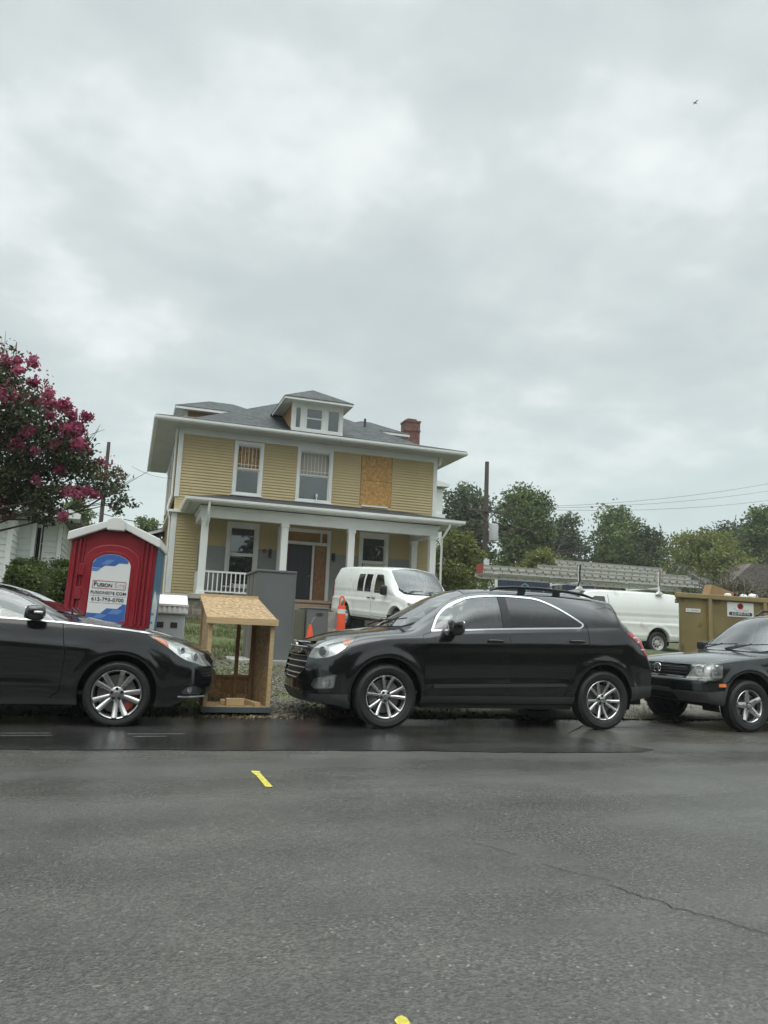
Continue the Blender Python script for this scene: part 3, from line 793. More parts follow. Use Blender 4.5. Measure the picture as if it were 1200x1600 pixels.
# ------------------------------------------------------------------ the black SUV in the middle
def pane(o): return dict(name='window', mat=o, off=-.006, wall=0, pair=True)
def suv():
    X0, Y0 = 1.91, 9.325
    root = thing('parked_car', 'black SUV with chrome window trim parked in front of the yellow house', 'car', (X0, Y0, .004), 0, world=False)
    P_DRIVER[root.name] = -1
    win = round_poly([(1.49, 1.115), (1.60, 1.30), (1.76, 1.44), (2.02, 1.555), (2.45, 1.605), (2.98, 1.590), (3.22, 1.50), (3.44, 1.375), (3.575, 1.285), (3.52, 1.228), (2.5, 1.178)], [.02, .1, .1, .12, .2, .2, .12, .1, .05, .05, .3])
    inn = round_poly([(1.527, 1.14), (1.622, 1.288), (1.775, 1.422), (2.03, 1.533), (2.45, 1.575), (2.97, 1.560), (3.20, 1.472), (3.42, 1.350), (3.525, 1.288), (3.49, 1.254), (2.5, 1.205)], [.02, .1, .1, .12, .2, .2, .12, .1, .03, .03, .3])
    inn = inset(win, .017)
    def clip(poly, x0, x1):
        # keep the part of a polygon between two x values
        def half(ps, f):
            out = []
            for i in range(len(ps)):
                a, b = ps[i - 1], ps[i]; fa, fb = f(a), f(b)
                if (fa >= 0) != (fb >= 0): t = fa / (fa - fb); out.append((a[0] + (b[0] - a[0]) * t, a[1] + (b[1] - a[1]) * t))
                if fb >= 0: out.append(b)
            return out
        return half(half(poly, lambda p: p[0] - x0), lambda p: x1 - p[0])
    fd = round_poly([(1.385, 1.07), (1.50, 1.112), (1.62, 1.31), (1.78, 1.452), (2.03, 1.575), (2.49, 1.622), (2.505, .36), (1.50, .33), (1.40, .50)], [.02, .02, .05, .05, .05, .02, .03, .05, .06])
    rdr = round_poly([(2.512, .36), (2.496, 1.622), (3.0, 1.61), (3.25, 1.51), (3.46, 1.39), (3.60, 1.28), (3.60, 1.05), (3.50, .88), (3.36, .72), (3.27, .45), (3.22, .36)], .05)
    ext = P_EXT(P := dict(L=4.77, paint=M_PBLACK, paint2=M_BLKPL,
        zb=[(0, .27), (.5, .21), (.9, .25), (1.45, .30), (3.3, .31), (4.0, .33), (4.77, .40)],
        zs=[(0, .84), (.3, .965), (.8, 1.03), (1.4, 1.085), (1.7, 1.125), (2.5, 1.175), (3.5, 1.225), (4.2, 1.25), (4.77, 1.12)],
        zt=[(0, .93), (.12, .985), (.45, 1.06), (1.0, 1.135), (1.1, 1.155), (1.5, 1.39), (1.85, 1.575), (2.12, 1.665), (2.6, 1.70), (3.1, 1.702), (3.7, 1.68), (4.05, 1.65), (4.20, 1.635), (4.235, 1.60), (4.26, 1.545), (4.40, 1.41), (4.55, 1.24), (4.77, 1.08)],
        wr=[(0, .52), (.3, .60), (1.0, .70), (1.3, .70), (1.85, .635), (2.5, .615), (3.8, .59), (4.15, .57), (4.5, .60), (4.77, .62)],
        cr=[(0, .05), (.5, .035), (1.0, .045), (1.4, .11), (1.85, .08), (2.4, .06), (3.8, .05), (4.2, .05), (4.77, .05)],
        ws=[(0, .86), (.3, .89), (.9, .915), (2, .92), (3.8, .92), (4.4, .90), (4.77, .86)],
        side=[(0, .92), (.05, .955), (.16, .985), (.30, .99), (.5, 1.0), (.72, .992), (.88, .975), (.96, .955), (1, .925)],
        nose=[(.2, .16), (.30, .05), (.42, 0), (.62, 0), (.80, .035), (.92, .10), (.99, .22), (1.2, .3)],
        tail=[(.3, .10), (.45, .02), (.7, 0), (.9, .06), (1.1, .16), (1.3, .2)], plan=.40, rplan=.28, planp=3.0,
        arches=[(.955, .375, .425), (3.813, .375, .425)], flare=.016, bulge=.018,
        creases=[((1.2, .98), (4.3, 1.06), .010, .07), ((1.35, .52), (3.4, .56), .016, .05)]))
    P['regions'] = [
        ('front_door', 'side', fd, dict(pair=True, name='door')), ('rear_door', 'side', rdr, dict(pair=True, name='door')),
        ('gap', 'side', strip_poly([(1.60, 1.31), (1.50, 1.112), (1.385, 1.07), (1.40, .50), (1.49, .335)], .008), dict(slot=1, off=-.01, over=('body', 'front_door'))),
        ('gap', 'side', strip_poly([(2.493, 1.62), (2.508, .36)], .009), dict(over=('body', 'front_door', 'rear_door'))),
        ('gap', 'side', strip_poly([(3.60, 1.28), (3.60, 1.05), (3.50, .88), (3.36, .72), (3.27, .45), (3.22, .36)], .008), dict(over=('body', 'rear_door'))),
        ('chrome', 'side', win, dict(name='window_trim', mat=M_CHROME, off=.004, over=('body', 'front_door', 'rear_door', 'gap'), pair=True)),
        ('pillar', 'side', clip(inn, 2.40, 2.58), dict(name='door_pillar', mat=M_BLKPL, over=('chrome',), pair=True, wall=0)),
        ('win_front', 'side', clip(inn, 1.5, 2.435), dict(pane(G_TINT), over=('chrome', 'pillar'))),
        ('win_rear', 'side', clip(inn, 2.545, 3.6), dict(pane(G_DARK), over=('chrome', 'pillar'))),
        ('quarter_glass', 'side', round_poly([(3.66, 1.33), (3.80, 1.49), (4.04, 1.53), (4.30, 1.32), (4.26, 1.27), (3.74, 1.265)], .04), dict(name='quarter_window', mat=G_DARK, off=-.004, wall=0, pair=True)),
        ('windscreen', 'top', [(1.12, 0), (1.15, .30), (1.24, .52), (1.36, .605), (1.60, .60), (1.85, .565), (2.03, .545), (2.07, .3), (2.09, 0)], dict(mat=G_SCREEN, off=-.005, wall=0)),
        ('cowl', 'top', [(1.03, -.01), (1.06, .35), (1.15, .56), (1.31, .655), (1.38, .635), (1.25, .535), (1.155, .305), (1.122, -.01)], dict(slot=1, off=-.012)),
        ('gap', 'top', strip_poly([(1.02, 0), (1.05, .35), (1.14, .57), (1.30, .69)], .012), dict()),
        ('gap', 'top', strip_poly([(.26, .66), (.5, .735), (.9, .775), (1.30, .76)], .009), dict(over=('body',))),
        # front
        ('grille_upper', 'front', round_poly([(-.01, .855), (.44, .87), (.50, .915), (.42, .945), (-.01, .935)], .02), dict(name='grille', mat=M_BLKPL, off=-.03, wall=.0)),
        ('grille_lower', 'front', round_poly([(-.01, .49), (.34, .51), (.52, .62), (.55, .735), (.50, .80), (-.01, .80)], .04), dict(name='grille', mat=M_BLKPL, off=-.045, wall=0)),
        ('lip', 'front', [(-.01, .30), (.50, .29), (.62, .36), (1.0, .385), (1.0, .10), (-.01, .10)], dict(slot=2, off=.006, wall=.01, x=(-.1, .62))),
        ('lip', 'front', [(-.01, .395), (.36, .395), (.47, .30), (.5, .10), (-.01, .10)], dict(over=('body', 'lip'))),
        ('headlight', 'corner', round_poly([(.50, .764), (.535, .843), (.595, .922), (.66, .968), (.76, .998), (.90, 1.010), (.975, 1.008), (.985, .955), (.945, .873), (.878, .804), (.781, .772), (.641, .752)], [.02, .03, .04, .04, .04, .02, .01, .02, .04, .04, .03, .02]), dict(lamp=.05, mat=G_CLEAR)),
        ('fog', 'corner', round_poly([(.585, .455), (.634, .534), (.918, .599), (.892, .443), (.642, .421)], .02), dict(name='fog_lamp', lamp=.045, mat=G_CLEAR, bowl=M_REFD)),
        ('cladding', 'side', [(1.3, .10), (1.3, .375), (1.42, .385), (3.36, .40), (3.45, .38), (3.45, .10)], dict(slot=2, off=.006, over=('body', 'front_door', 'rear_door', 'gap'))),
        ('molding', 'side', round_poly([(1.52, .475), (3.30, .525), (3.24, .555), (1.52, .515)], .015), dict(slot=2, off=.012, wall=.014, over=('body', 'front_door', 'rear_door'))),
        ('rearclad', 'side', [(4.15, .10), (4.15, .53), (4.8, .56), (4.8, .1)], dict(slot=2, off=.004)),
        ('tail', 'side', round_poly([(4.165, 1.195), (4.33, 1.235), (4.49, 1.17), (4.53, .90), (4.46, .91), (4.38, 1.06)], .03), dict(name='tail_light', mat=M_REDL, off=.006, pair=True, over=('body',))),
        ('gap', 'side', strip_poly([(4.02, 1.55), (4.10, 1.30), (4.155, 1.19)], .007), dict(over=('body',))),
        ('rear_window', 'rear', round_poly([(-.01, 1.27), (.60, 1.29), (.52, 1.53), (-.01, 1.55)], .04), dict(mat=G_DARK, off=-.004, wall=0)),
    ]
    made = build_car(P, root)
    underbody(root, P)
    cabin(root, 1.15, 4.2, .42, .70, .74, M_SEATD, 2, 1.42, 1.06)
    handles(made, ('front_door', 'rear_door'), ((2.30, 1.035, .905), (3.42, 1.07, .905)), M_PBLACK, P)
    mirror_parts(root, 1.72, .90, 1.175, (.085, .13, .095), M_PBLACK)
    add_wheels(root, wheel_parts(.362, .238, .225, 'five_pair', M_ALLOY), (.955, 3.813), .79, .362, 0)
    for sg in (-1, 1):
        b = MB()
        b.tube([(2.36, sg * .60, 1.655), (2.48, sg * .60, 1.695), (2.7, sg * .60, 1.712), (3.05, sg * .595, 1.715), (3.45, sg * .58, 1.70), (3.70, sg * .575, 1.675), (3.86, sg * .57, 1.635)], [.012, .02, .02, .02, .02, .02, .012], 8)
        for x, z in ((2.8, 1.68), (3.3, 1.67)): b.box(x - .05, x + .05, sg * .595 - .012, sg * .595 + .012, z - .04, z + .03)
        b.obj('roof_rail', M_BLKPL, root, smooth=50, world=False)
    # bright bars across the two grilles and a small bow-tie badge
    b = MB()
    for z, w, x in ((.775, .51, .075), (.71, .545, .06), (.64, .525, .055), (.57, .45, .05), (.515, .34, .055)):
        b.tube([(x + .40 * (abs(y) / .92) ** 3 - .022, y, z) for y in np.linspace(-w, w, 17)], .0075, 6)
    for z, w, x in ((.875, .46, .075), (.93, .44, .115)):
        b.tube([(x + .40 * (abs(y) / .92) ** 3 - .015, y, z) for y in np.linspace(-w, w, 17)], .010, 6)
    # frame of the lower grille
    fr = [(y, z) for y, z in round_poly([(-.53, .62), (-.56, .735), (-.51, .805), (.51, .805), (.56, .735), (.53, .62), (.35, .505), (-.35, .505)], .05)]
    b.tube([(.045 + .06 * max(0, (z - .62) / .18) + .40 * (abs(y) / .92) ** 3 - .01, y, z) for y, z in fr + fr[:1]], .008, 6)
    b.obj('grille_bars', M_SATIN, root, smooth=50, world=False)
    bd = MB(); bd.prism([(-.11, .0), (-.10, .028), (-.035, .028), (-.035, .045), (.035, .045), (.035, .028), (.11, .028), (.10, .0), (.035, 0), (.035, -.018), (-.035, -.018), (-.035, 0)], -.012, .012, 'x', 0, Matrix.Translation((.065, 0, .885)))
    bd.obj('badge', M_CHROME, root, bevel=.003, world=False)
    # lamp internals
    for i, sg in enumerate((1, -1)):
        hl = made['headlight'][i]; b = MB(); c = made['probe'](.22, sg * .70, .838, .03); d = Vector((-.80, sg * .60, 0)).normalized()
        M = Matrix.Translation(c) @ d.to_track_quat('Z', 'Y').to_matrix().to_4x4()
        b.lathe([(.062, -.03), (.060, .012), (.050, .016), (.046, .0)], 24, 'z', M=M, mi=0); b.sup((0, 0, 0), (.046, .046, .025), 1, 1, 10, 20, 1, M)
        b.obj('projector', [M_SATIN, M_GAP], hl, smooth=50, world=False)
        a = MB(); a.add([made['probe'](x, sg * y, z, .006) for x, y, z in ((.45, .73, .956), (.53, .70, .990), (.56, .72, 1.0), (.53, .805, .962), (.46, .80, .929))], [(0, 1, 2, 3, 4)]); a.obj('amber_reflector', M_AMBER, hl, world=False)
        fl = made['fog'][i]; a = MB(); M2 = Matrix.Translation(made['probe'](.26, sg * .78, .495, .03)) @ d.to_track_quat('Z', 'Y').to_matrix().to_4x4()
        a.lathe([(.048, -.03), (.048, .01), (.040, .012), (.0005, -.015)], 20, 'z', M=M2); a.obj('fog_bulb', M_REFL, fl, smooth=50, world=False)
        t = made['tail'][i]; a = MB(); D = (.7, .7, 0); S = lambda x, y, z: made['probe'](x, sg * y, z, -.004, D); a.tube([S(4.27, .86, 1.145), S(4.36, .84, 1.15), S(4.38, .84, 1.10), S(4.33, .85, 1.085)], .010, 6); a.obj('reverse_lamp', M_LENSW, t, smooth=40, world=False); a = MB(); a.tube([S(4.37, .84, 1.0), S(4.43, .80, 1.0)], .010, 6); a.obj('reverse_lamp', M_LENSW, t, smooth=40, world=False)
    wipers(root, ((1.17, .55, 1.20), (1.16, -.05, 1.21)), .62)
    b = MB(); b.tube([(3.45, 0, 1.70), (3.55, 0, 1.78), (3.62, 0, 1.80)], [.02, .012, .006], 6); b.obj('aerial', M_BLKPL, root, world=False)
def P_EXT(P): return P
def wipers(root, starts, ln):
    for (x, y, z) in starts:
        b = MB(); b.tube([(x - .03, y, z - .03), (x + .05, y - ln * .45, z + .035), (x + .07, y - ln * .5, z + .05)], .009, 6); b.tube([(x + .03, y, z + .02), (x + .085, y - ln, z + .05)], .007, 6)
        b.obj('wiper', M_BLKPL, root, smooth=50, world=False)
suv()

# ------------------------------------------------------------------ the black sedan on the left
def sedan():
    root = thing('parked_car', 'black saloon car with grey split-spoke wheels parked in front of the red portable toilet', 'car', (.935, 9.43, .007), math.pi, world=False)
    P_DRIVER[root.name] = 1
    win = round_poly([(1.60, 1.045), (1.80, 1.195), (2.05, 1.315), (2.35, 1.395), (2.75, 1.415), (3.15, 1.39), (3.50, 1.29), (3.78, 1.14), (3.70, 1.10), (2.5, 1.065)], [.01, .1, .1, .15, .2, .2, .2, .03, .02, .3])
    def half(ps, f):
        out = []
        for i in range(len(ps)):
            a, b = ps[i - 1], ps[i]; fa, fb = f(a), f(b)
            if (fa >= 0) != (fb >= 0): t = fa / (fa - fb); out.append((a[0] + (b[0] - a[0]) * t, a[1] + (b[1] - a[1]) * t))
            if fb >= 0: out.append(b)
        return out
    cl = lambda x0, x1: half(half(win, lambda p: p[0] - x0), lambda p: x1 - p[0])
    fd = round_poly([(1.545, 1.02), (1.62, 1.06), (1.80, 1.22), (2.06, 1.345), (2.36, 1.42), (2.70, 1.435), (2.70, .30), (1.60, .28), (1.50, .40)], .04)
    rdr = round_poly([(2.71, .30), (2.71, 1.435), (3.17, 1.41), (3.52, 1.31), (3.62, 1.25), (3.66, 1.0), (3.42, .78), (3.30, .40), (3.25, .30)], .04)
    P = dict(L=4.82, paint=M_PBLACK,
        zb=[(0, .30), (.3, .20), (.9, .22), (1.45, .22), (3.3, .23), (4.0, .25), (4.82, .34)],
        zs=[(0, .71), (.16, .815), (.42, .918), (.66, .972), (1.2, 1.02), (1.6, 1.035), (2.2, 1.06), (3.5, 1.10), (4.3, 1.09), (4.82, .95)],
        zt=[(0, .79), (.16, .875), (.44, .962), (.7, 1.01), (1.05, 1.06), (1.32, 1.10), (1.65, 1.245), (1.95, 1.365), (2.25, 1.435), (2.6, 1.47), (2.95, 1.46), (3.3, 1.405), (3.7, 1.29), (4.05, 1.17), (4.3, 1.13), (4.6, 1.12), (4.82, 1.04)],
        wr=[(0, .60), (.3, .66), (.9, .69), (1.4, .69), (2.0, .60), (2.6, .57), (3.4, .54), (4.0, .58), (4.5, .66), (4.82, .62)],
        cr=[(0, .04), (.5, .035), (1.2, .045), (1.6, .10), (2.1, .075), (2.6, .06), (3.6, .06), (4.3, .03), (4.82, .03)],
        ws=[(0, .84), (.3, .88), (.9, .91), (2, .9175), (3.8, .915), (4.4, .89), (4.82, .83)],
        side=[(0, .93), (.06, .965), (.18, .985), (.42, 1.0), (.62, .995), (.80, .98), (.92, .96), (1, .935)],
        nose=[(.15, .02), (.30, -.08), (.45, -.12), (.60, -.11), (.72, -.05), (.82, .04), (.95, .16)],
        tail=[(.3, .1), (.5, .02), (.8, 0), (1.0, .06), (1.2, .14)], plan=.46, rplan=.36, planp=2.9,
        arches=[(.962, .345, .39), (3.757, .345, .39)], flare=.014, bulge=.02,
        creases=[((1.1, .78), (3.9, .92), .016, .10), ((1.4, .42), (3.5, .44), .012, .06)])
    P['regions'] = [
        ('front_door', 'side', fd, dict(pair=True, name='door')), ('rear_door', 'side', rdr, dict(pair=True, name='door')),
        ('gap', 'side', strip_poly([(1.62, 1.06), (1.545, 1.02), (1.495, .70), (1.52, .36), (1.60, .285)], .008), dict(slot=1, off=-.01, over=('body', 'front_door'))),
        ('gap', 'side', strip_poly([(2.705, 1.43), (2.705, .30)], .009), dict(over=('body', 'front_door', 'rear_door'))),
        ('gap', 'side', strip_poly([(3.62, 1.25), (3.66, 1.0), (3.42, .78), (3.30, .40), (3.25, .30)], .008), dict(over=('body', 'rear_door'))),
        ('win_front', 'side', cl(1.5, 2.64), dict(pane(G_TINT), over=('body', 'front_door', 'rear_door', 'gap'))),
        ('win_rear', 'side', cl(2.77, 4), dict(pane(G_DARK), over=('body', 'front_door', 'rear_door', 'gap'))),
        ('trim', 'side', strip_poly([(.64, .955), (.9, .985), (1.2, 1.012), (1.58, 1.038), (2.0, 1.055), (2.7, 1.075), (3.5, 1.108), (3.76, 1.125)], .013), dict(name='side_trim', mat=M_SATIN, off=.006, pair=True, over=('body', 'front_door', 'rear_door', 'gap', 'win_front', 'win_rear'))),
        ('windscreen', 'top', [(1.40, 0), (1.44, .30), (1.53, .50), (1.64, .605), (1.85, .60), (2.05, .55), (2.22, .52), (2.27, .3), (2.29, 0)], dict(mat=G_SCREEN, off=-.005, wall=0)),
        ('cowl', 'top', [(1.31, -.01), (1.35, .35), (1.44, .54), (1.58, .655), (1.65, .635), (1.545, .515), (1.445, .305), (1.402, -.01)], dict(slot=1, off=-.012)),
        ('gap', 'top', strip_poly([(.70, .70), (.9, .715), (1.2, .73), (1.5, .735)], .009), dict(over=('body',))),
        ('rear_window', 'top', [(3.45, 0), (3.42, .3), (3.36, .47), (3.9, .50), (4.08, .45), (4.12, 0)], dict(mat=G_DARK, off=-.005, wall=0)),
        ('headlight', 'corner', round_poly([(1.105, .948), (.86, .916), (.711, .869), (.629, .799), (.60, .718), (.539, .624), (.611, .626), (.684, .650), (.819, .683), (.892, .737), (.95, .811), (1.027, .877), (1.082, .925)], [.004, .05, .06, .05, .04, .02, .02, .03, .04, .04, .04, .03, .01]), dict(lamp=.04, mat=G_CLEAR)),
        ('fog', 'corner', round_poly([(.866, .351), (.834, .407), (.744, .426), (.598, .384), (.617, .327), (.84, .337)], .02), dict(name='fog_lamp', lamp=.04, mat=G_CLEAR, bowl=M_REFD)),
        ('grille', 'front', round_poly([(-.01, .53), (.42, .55), (.50, .60), (.48, .66), (-.01, .665)], .03), dict(mat=M_BLKPL, off=-.04, wall=0)),
        ('intake', 'front', round_poly([(-.01, .27), (.50, .27), (.56, .33), (.50, .41), (-.01, .43)], .03), dict(mat=M_BLKPL, off=-.04, wall=0)),
        ('tail', 'side', round_poly([(4.25, 1.0), (4.45, 1.03), (4.75, 1.0), (4.72, .86), (4.45, .88)], .03), dict(name='tail_light', mat=M_REDL, off=.005, pair=True)),
    ]
    made = build_car(P, root)
    underbody(root, P, .20, .55)
    cabin(root, 1.3, 3.9, .34, .56, .72, M_SEATD, 2, 1.62, .98)
    handles(made, ('front_door', 'rear_door'), ((2.52, .965, .90), (3.50, .99, .90)), M_CHROME, P)
    mirror_parts(root, 1.80, .90, 1.125, (.095, .125, .072), M_PBLACK, lamp=True)
    add_wheels(root, wheel_parts(.331, .246, .225, 'five_split', M_ALLOYD, M_RED), (.962, 3.757), .785, .331, 0, (.05, .6, 1.2, 2.0))
    b = MB()
    for z, w in ((.575, .46), (.61, .48), (.645, .47)): b.tube([(-.10 + .03 * max(0, z - .575) / .07 + .46 * (abs(y) / .9175) ** 2.9 - .02, y, z) for y in np.linspace(-w, w, 17)], .010, 6)
    b.obj('grille_bars', M_CHROME, root, smooth=50, world=False)
    for i, sg in enumerate((1, -1)):
        hl = made['headlight'][i]; a = MB(); a.add([made['probe'](x, sg * y, z, .006) for x, y, z in ((.66, .84, .928), (.53, .75, .905), (.50, .79, .86), (.48, .825, .818), (.58, .84, .876))], [(0, 1, 2, 3, 4)]); a.obj('turn_lamp', M_AMBER, hl, world=False)
        b = MB(); d = Vector((-.75, sg * .66, .1)).normalized()
        for c in ((.17, sg * .70, .72), (.31, sg * .76, .78)):
            M = Matrix.Translation(made['probe'](*c, .03)) @ d.to_track_quat('Z', 'Y').to_matrix().to_4x4()
            b.lathe([(.048, -.03), (.046, .01), (.038, .012), (.034, .0)], 20, 'z', M=M); b.sup((0, 0, 0), (.034, .034, .02), 1, 1, 8, 16, 1, M)
        b.obj('projector', [M_SATIN, M_GAP], hl, smooth=50, world=False)
        f = made['fog'][i]; a = MB(); M2 = Matrix.Translation(made['probe'](.24, sg * .80, .385, .02)) @ d.to_track_quat('Z', 'Y').to_matrix().to_4x4(); a.lathe([(.035, -.03), (.035, .01), (.03, .012), (.0005, -.012)], 18, 'z', M=M2); a.obj('fog_bulb', M_REFL, f, smooth=50, world=False)
        # bright strip under the fog lamp
        t = MB(); t.tube([made['probe'](x, sg * y, z, -.004) for x, y, z in ((.06, .60, .30), (.12, .70, .302), (.22, .79, .305), (.34, .85, .31))], .009, 6); t.obj('bumper_trim', M_SATIN, root, smooth=50, world=False)
    wipers(root, ((1.44, .52, 1.14), (1.43, -.05, 1.15)), .6)
sedan()

# ------------------------------------------------------------------ the dark compact SUV on the right
def compact():
    root = thing('parked_car', 'old dark compact SUV with square headlights parked in front of the tan skip', 'car', (7.01, 9.085, .004), 0, world=False)
    P_DRIVER[root.name] = -1
    def cp(poly): return poly
    fdw = round_poly([(1.62, 1.035), (1.78, 1.20), (2.08, 1.475), (2.20, 1.52), (2.44, 1.54), (2.42, 1.045)], [.02, .1, .05, .05, .04, .03])
    rdw = round_poly([(2.52, 1.05), (2.53, 1.54), (3.22, 1.535), (3.26, 1.10), (3.18, 1.06)], .04)
    qw = round_poly([(3.36, 1.12), (3.34, 1.53), (4.10, 1.50), (4.22, 1.12)], .05)
    fd = round_poly([(1.30, .98), (1.52, 1.01), (1.70, 1.17), (2.02, 1.50), (2.20, 1.565), (2.475, 1.575), (2.475, .34), (1.36, .34), (1.28, .5)], .04)
    rdr = round_poly([(2.485, .34), (2.485, 1.575), (3.27, 1.57), (3.32, 1.05), (3.20, .88), (3.02, .62), (2.96, .34)], .04)
    P = dict(L=4.40, paint=M_PGREEN, paint2=M_BLKPL, NX=140,
        zb=[(0, .36), (.3, .33), (.8, .32), (1.3, .32), (2.9, .33), (3.6, .36), (4.40, .42)],
        zs=[(0, .80), (.1, .855), (.3, .885), (.8, .935), (1.3, .985), (1.7, 1.01), (2.6, 1.025), (4.0, 1.04), (4.40, 1.0)],
        zt=[(0, .845), (.06, .875), (.25, .92), (.7, .975), (1.12, 1.02), (1.25, 1.045), (1.6, 1.30), (1.85, 1.475), (2.02, 1.555), (2.3, 1.60), (2.8, 1.625), (3.6, 1.62), (4.15, 1.58), (4.28, 1.45), (4.36, 1.1), (4.40, 1.03)],
        wr=[(0, .60), (.3, .66), (1.0, .72), (1.4, .72), (2.0, .635), (2.6, .62), (4.1, .60), (4.40, .66)],
        cr=[(0, .03), (.5, .03), (1.1, .035), (1.5, .09), (1.9, .075), (2.4, .05), (4.1, .05), (4.40, .03)],
        ws=[(0, .82), (.3, .85), (.8, .87), (2, .875), (3.8, .875), (4.40, .84)],
        side=[(0, .95), (.06, .985), (.2, 1.0), (.5, 1.0), (.75, .99), (.9, .975), (1, .945)],
        nose=[(.3, .10), (.40, .02), (.50, -.03), (.60, -.035), (.655, -.02), (.67, .045), (.75, .05), (.85, .09), (.95, .16)],
        tail=[(.3, .05), (.5, 0), (.65, 0), (.7, .05), (1.2, .10), (1.6, .12)], plan=.22, rplan=.15, planp=4.0, LW=.8,
        arches=[(.785, .365, .40), (3.405, .365, .40)], flare=.022, bulge=.02,
        creases=[((.9, .80), (4.2, .84), .008, .05)])
    P['regions'] = [
        ('front_door', 'side', fd, dict(pair=True, name='door')), ('rear_door', 'side', rdr, dict(pair=True, name='door')),
        ('gap', 'side', strip_poly([(1.70, 1.17), (1.52, 1.01), (1.30, .98), (1.275, .55), (1.36, .34)], .008), dict(slot=1, off=-.01, over=('body', 'front_door'))),
        ('gap', 'side', strip_poly([(2.48, 1.575), (2.48, .34)], .009), dict(over=('body', 'front_door', 'rear_door'))),
        ('gap', 'side', strip_poly([(3.27, 1.57), (3.32, 1.05), (3.20, .88), (3.02, .62), (2.96, .34)], .008), dict(over=('body', 'rear_door'))),
        ('win_front', 'side', fdw, dict(pane(G_TINT), over=('body', 'front_door', 'rear_door', 'gap'))),
        ('win_rear', 'side', rdw, dict(pane(G_TINT), over=('body', 'front_door', 'rear_door', 'gap'))),
        ('quarter', 'side', qw, dict(name='quarter_window', mat=G_DARK, off=-.006, wall=0, pair=True)),
        ('windscreen', 'top', [(1.24, 0), (1.26, .30), (1.32, .52), (1.42, .655), (1.60, .64), (1.80, .595), (1.96, .56), (1.99, .3), (2.00, 0)], dict(mat=G_SCREEN, off=-.005, wall=0)),
        ('cowl', 'top', [(1.15, -.01), (1.17, .35), (1.23, .56), (1.36, .70), (1.43, .68), (1.335, .535), (1.265, .305), (1.242, -.01)], dict(slot=1, off=-.012)),
        ('gap', 'top', strip_poly([(.02, .72), (.3, .735), (.8, .765), (1.3, .785)], .009), dict(over=('body',))),
        ('headlight', 'corner', round_poly([(.462, .668), (.505, .731), (.560, .812), (.602, .838), (.869, .852), (.90, .835), (.902, .70), (.889, .682), (.475, .664)], [.01, .03, .03, .02, .02, .01, .01, .01, .01]), dict(lamp=.04, mat=G_CLEAR, bowl=M_REFW)),
        ('grille', 'front', round_poly([(-.01, .69), (.53, .69), (.57, .79), (.56, .835), (-.01, .835)], .02), dict(mat=M_BLKPL, off=-.03, wall=0)),
        ('bumper_clad', 'side', [(-.1, .50), (.20, .50), (.37, .52), (.43, .64), (.43, .2), (-.1, .2)], dict(slot=2, off=.004, x=(-.2, .5))),
        ('bumper_clad', 'front', [(-.01, .52), (.30, .52), (.40, .48), (.9, .48), (.9, .2), (-.01, .2)], dict(over=('body',))),
        ('intake', 'front', round_poly([(-.01, .37), (.40, .37), (.36, .46), (-.01, .46)], .02), dict(mat=M_GAP, off=-.03, wall=0, over=('bumper_clad', 'body'))),
        ('side_clad', 'side', [(1.1, .1), (1.15, .50), (3.1, .50), (3.1, .1)], dict(slot=2, off=.005, over=('body', 'front_door', 'rear_door', 'gap'))),
        ('marker', 'side', round_poly([(.31, .565), (.31, .61), (.40, .61), (.40, .57)], .008), dict(name='marker_lamp', mat=M_AMBER, off=.006, pair=True, x=(-.1, .6), over=('body', 'bumper_clad'))),
        ('tail', 'side', round_poly([(4.22, .9), (4.24, 1.5), (4.42, 1.4), (4.42, .9)], .02), dict(name='tail_light', mat=M_REDL, off=.005, pair=True)),
        ('rear_window', 'rear', round_poly([(-.01, 1.08), (.6, 1.10), (.54, 1.48), (-.01, 1.5)], .04), dict(mat=G_DARK, off=-.004, wall=0)),
    ]
    made = build_car(P, root)
    underbody(root, P, .30, .62)
    cabin(root, 1.2, 4.1, .44, .72, .70, M_SEATG, 2, 1.45, 1.0)
    handles(made, ('front_door', 'rear_door'), ((2.30, .90, .868), (3.08, .91, .868)), M_BLKPL, P)
    mirror_parts(root, 1.62, .86, 1.085, (.075, .10, .07), M_BLKPL)
    add_wheels(root, wheel_parts(.334, .205, .205, 'five_star', M_ALLOY), (.785, 3.405), .765, .334, 0, (.1, .9, 1.7, 2.2))
    b = MB()
    for z in (.72, .755, .79): b.tube([(.045 + .22 * (abs(y) / .875) ** 4, y, z) for y in np.linspace(-.54, .54, 13)], .010, 6)
    b.obj('grille_bars', M_BLKPL, root, smooth=50, world=False)
    # silver letter H in a ring on the grille
    e = MB(); M = Matrix.Translation((.02, 0, .765))
    for sg in (-1, 1): e.prism([(sg * .056, .045), (sg * .026, .045), (sg * .020, -.045), (sg * .046, -.045)], -.022, .012, 'x', 0, M)
    e.box(-.021, .011, -.024, .024, -.014, .012, 0, M)
    e.tube([(.02, y, z) for y, z in [(.07 * math.copysign(abs(math.cos(a)) ** .6, math.cos(a)), .765 + .058 * math.copysign(abs(math.sin(a)) ** .6, math.sin(a))) for a in np.linspace(0, 2 * math.pi, 25)]], .006, 6)
    e.obj('emblem', M_CHROME, root, world=False)
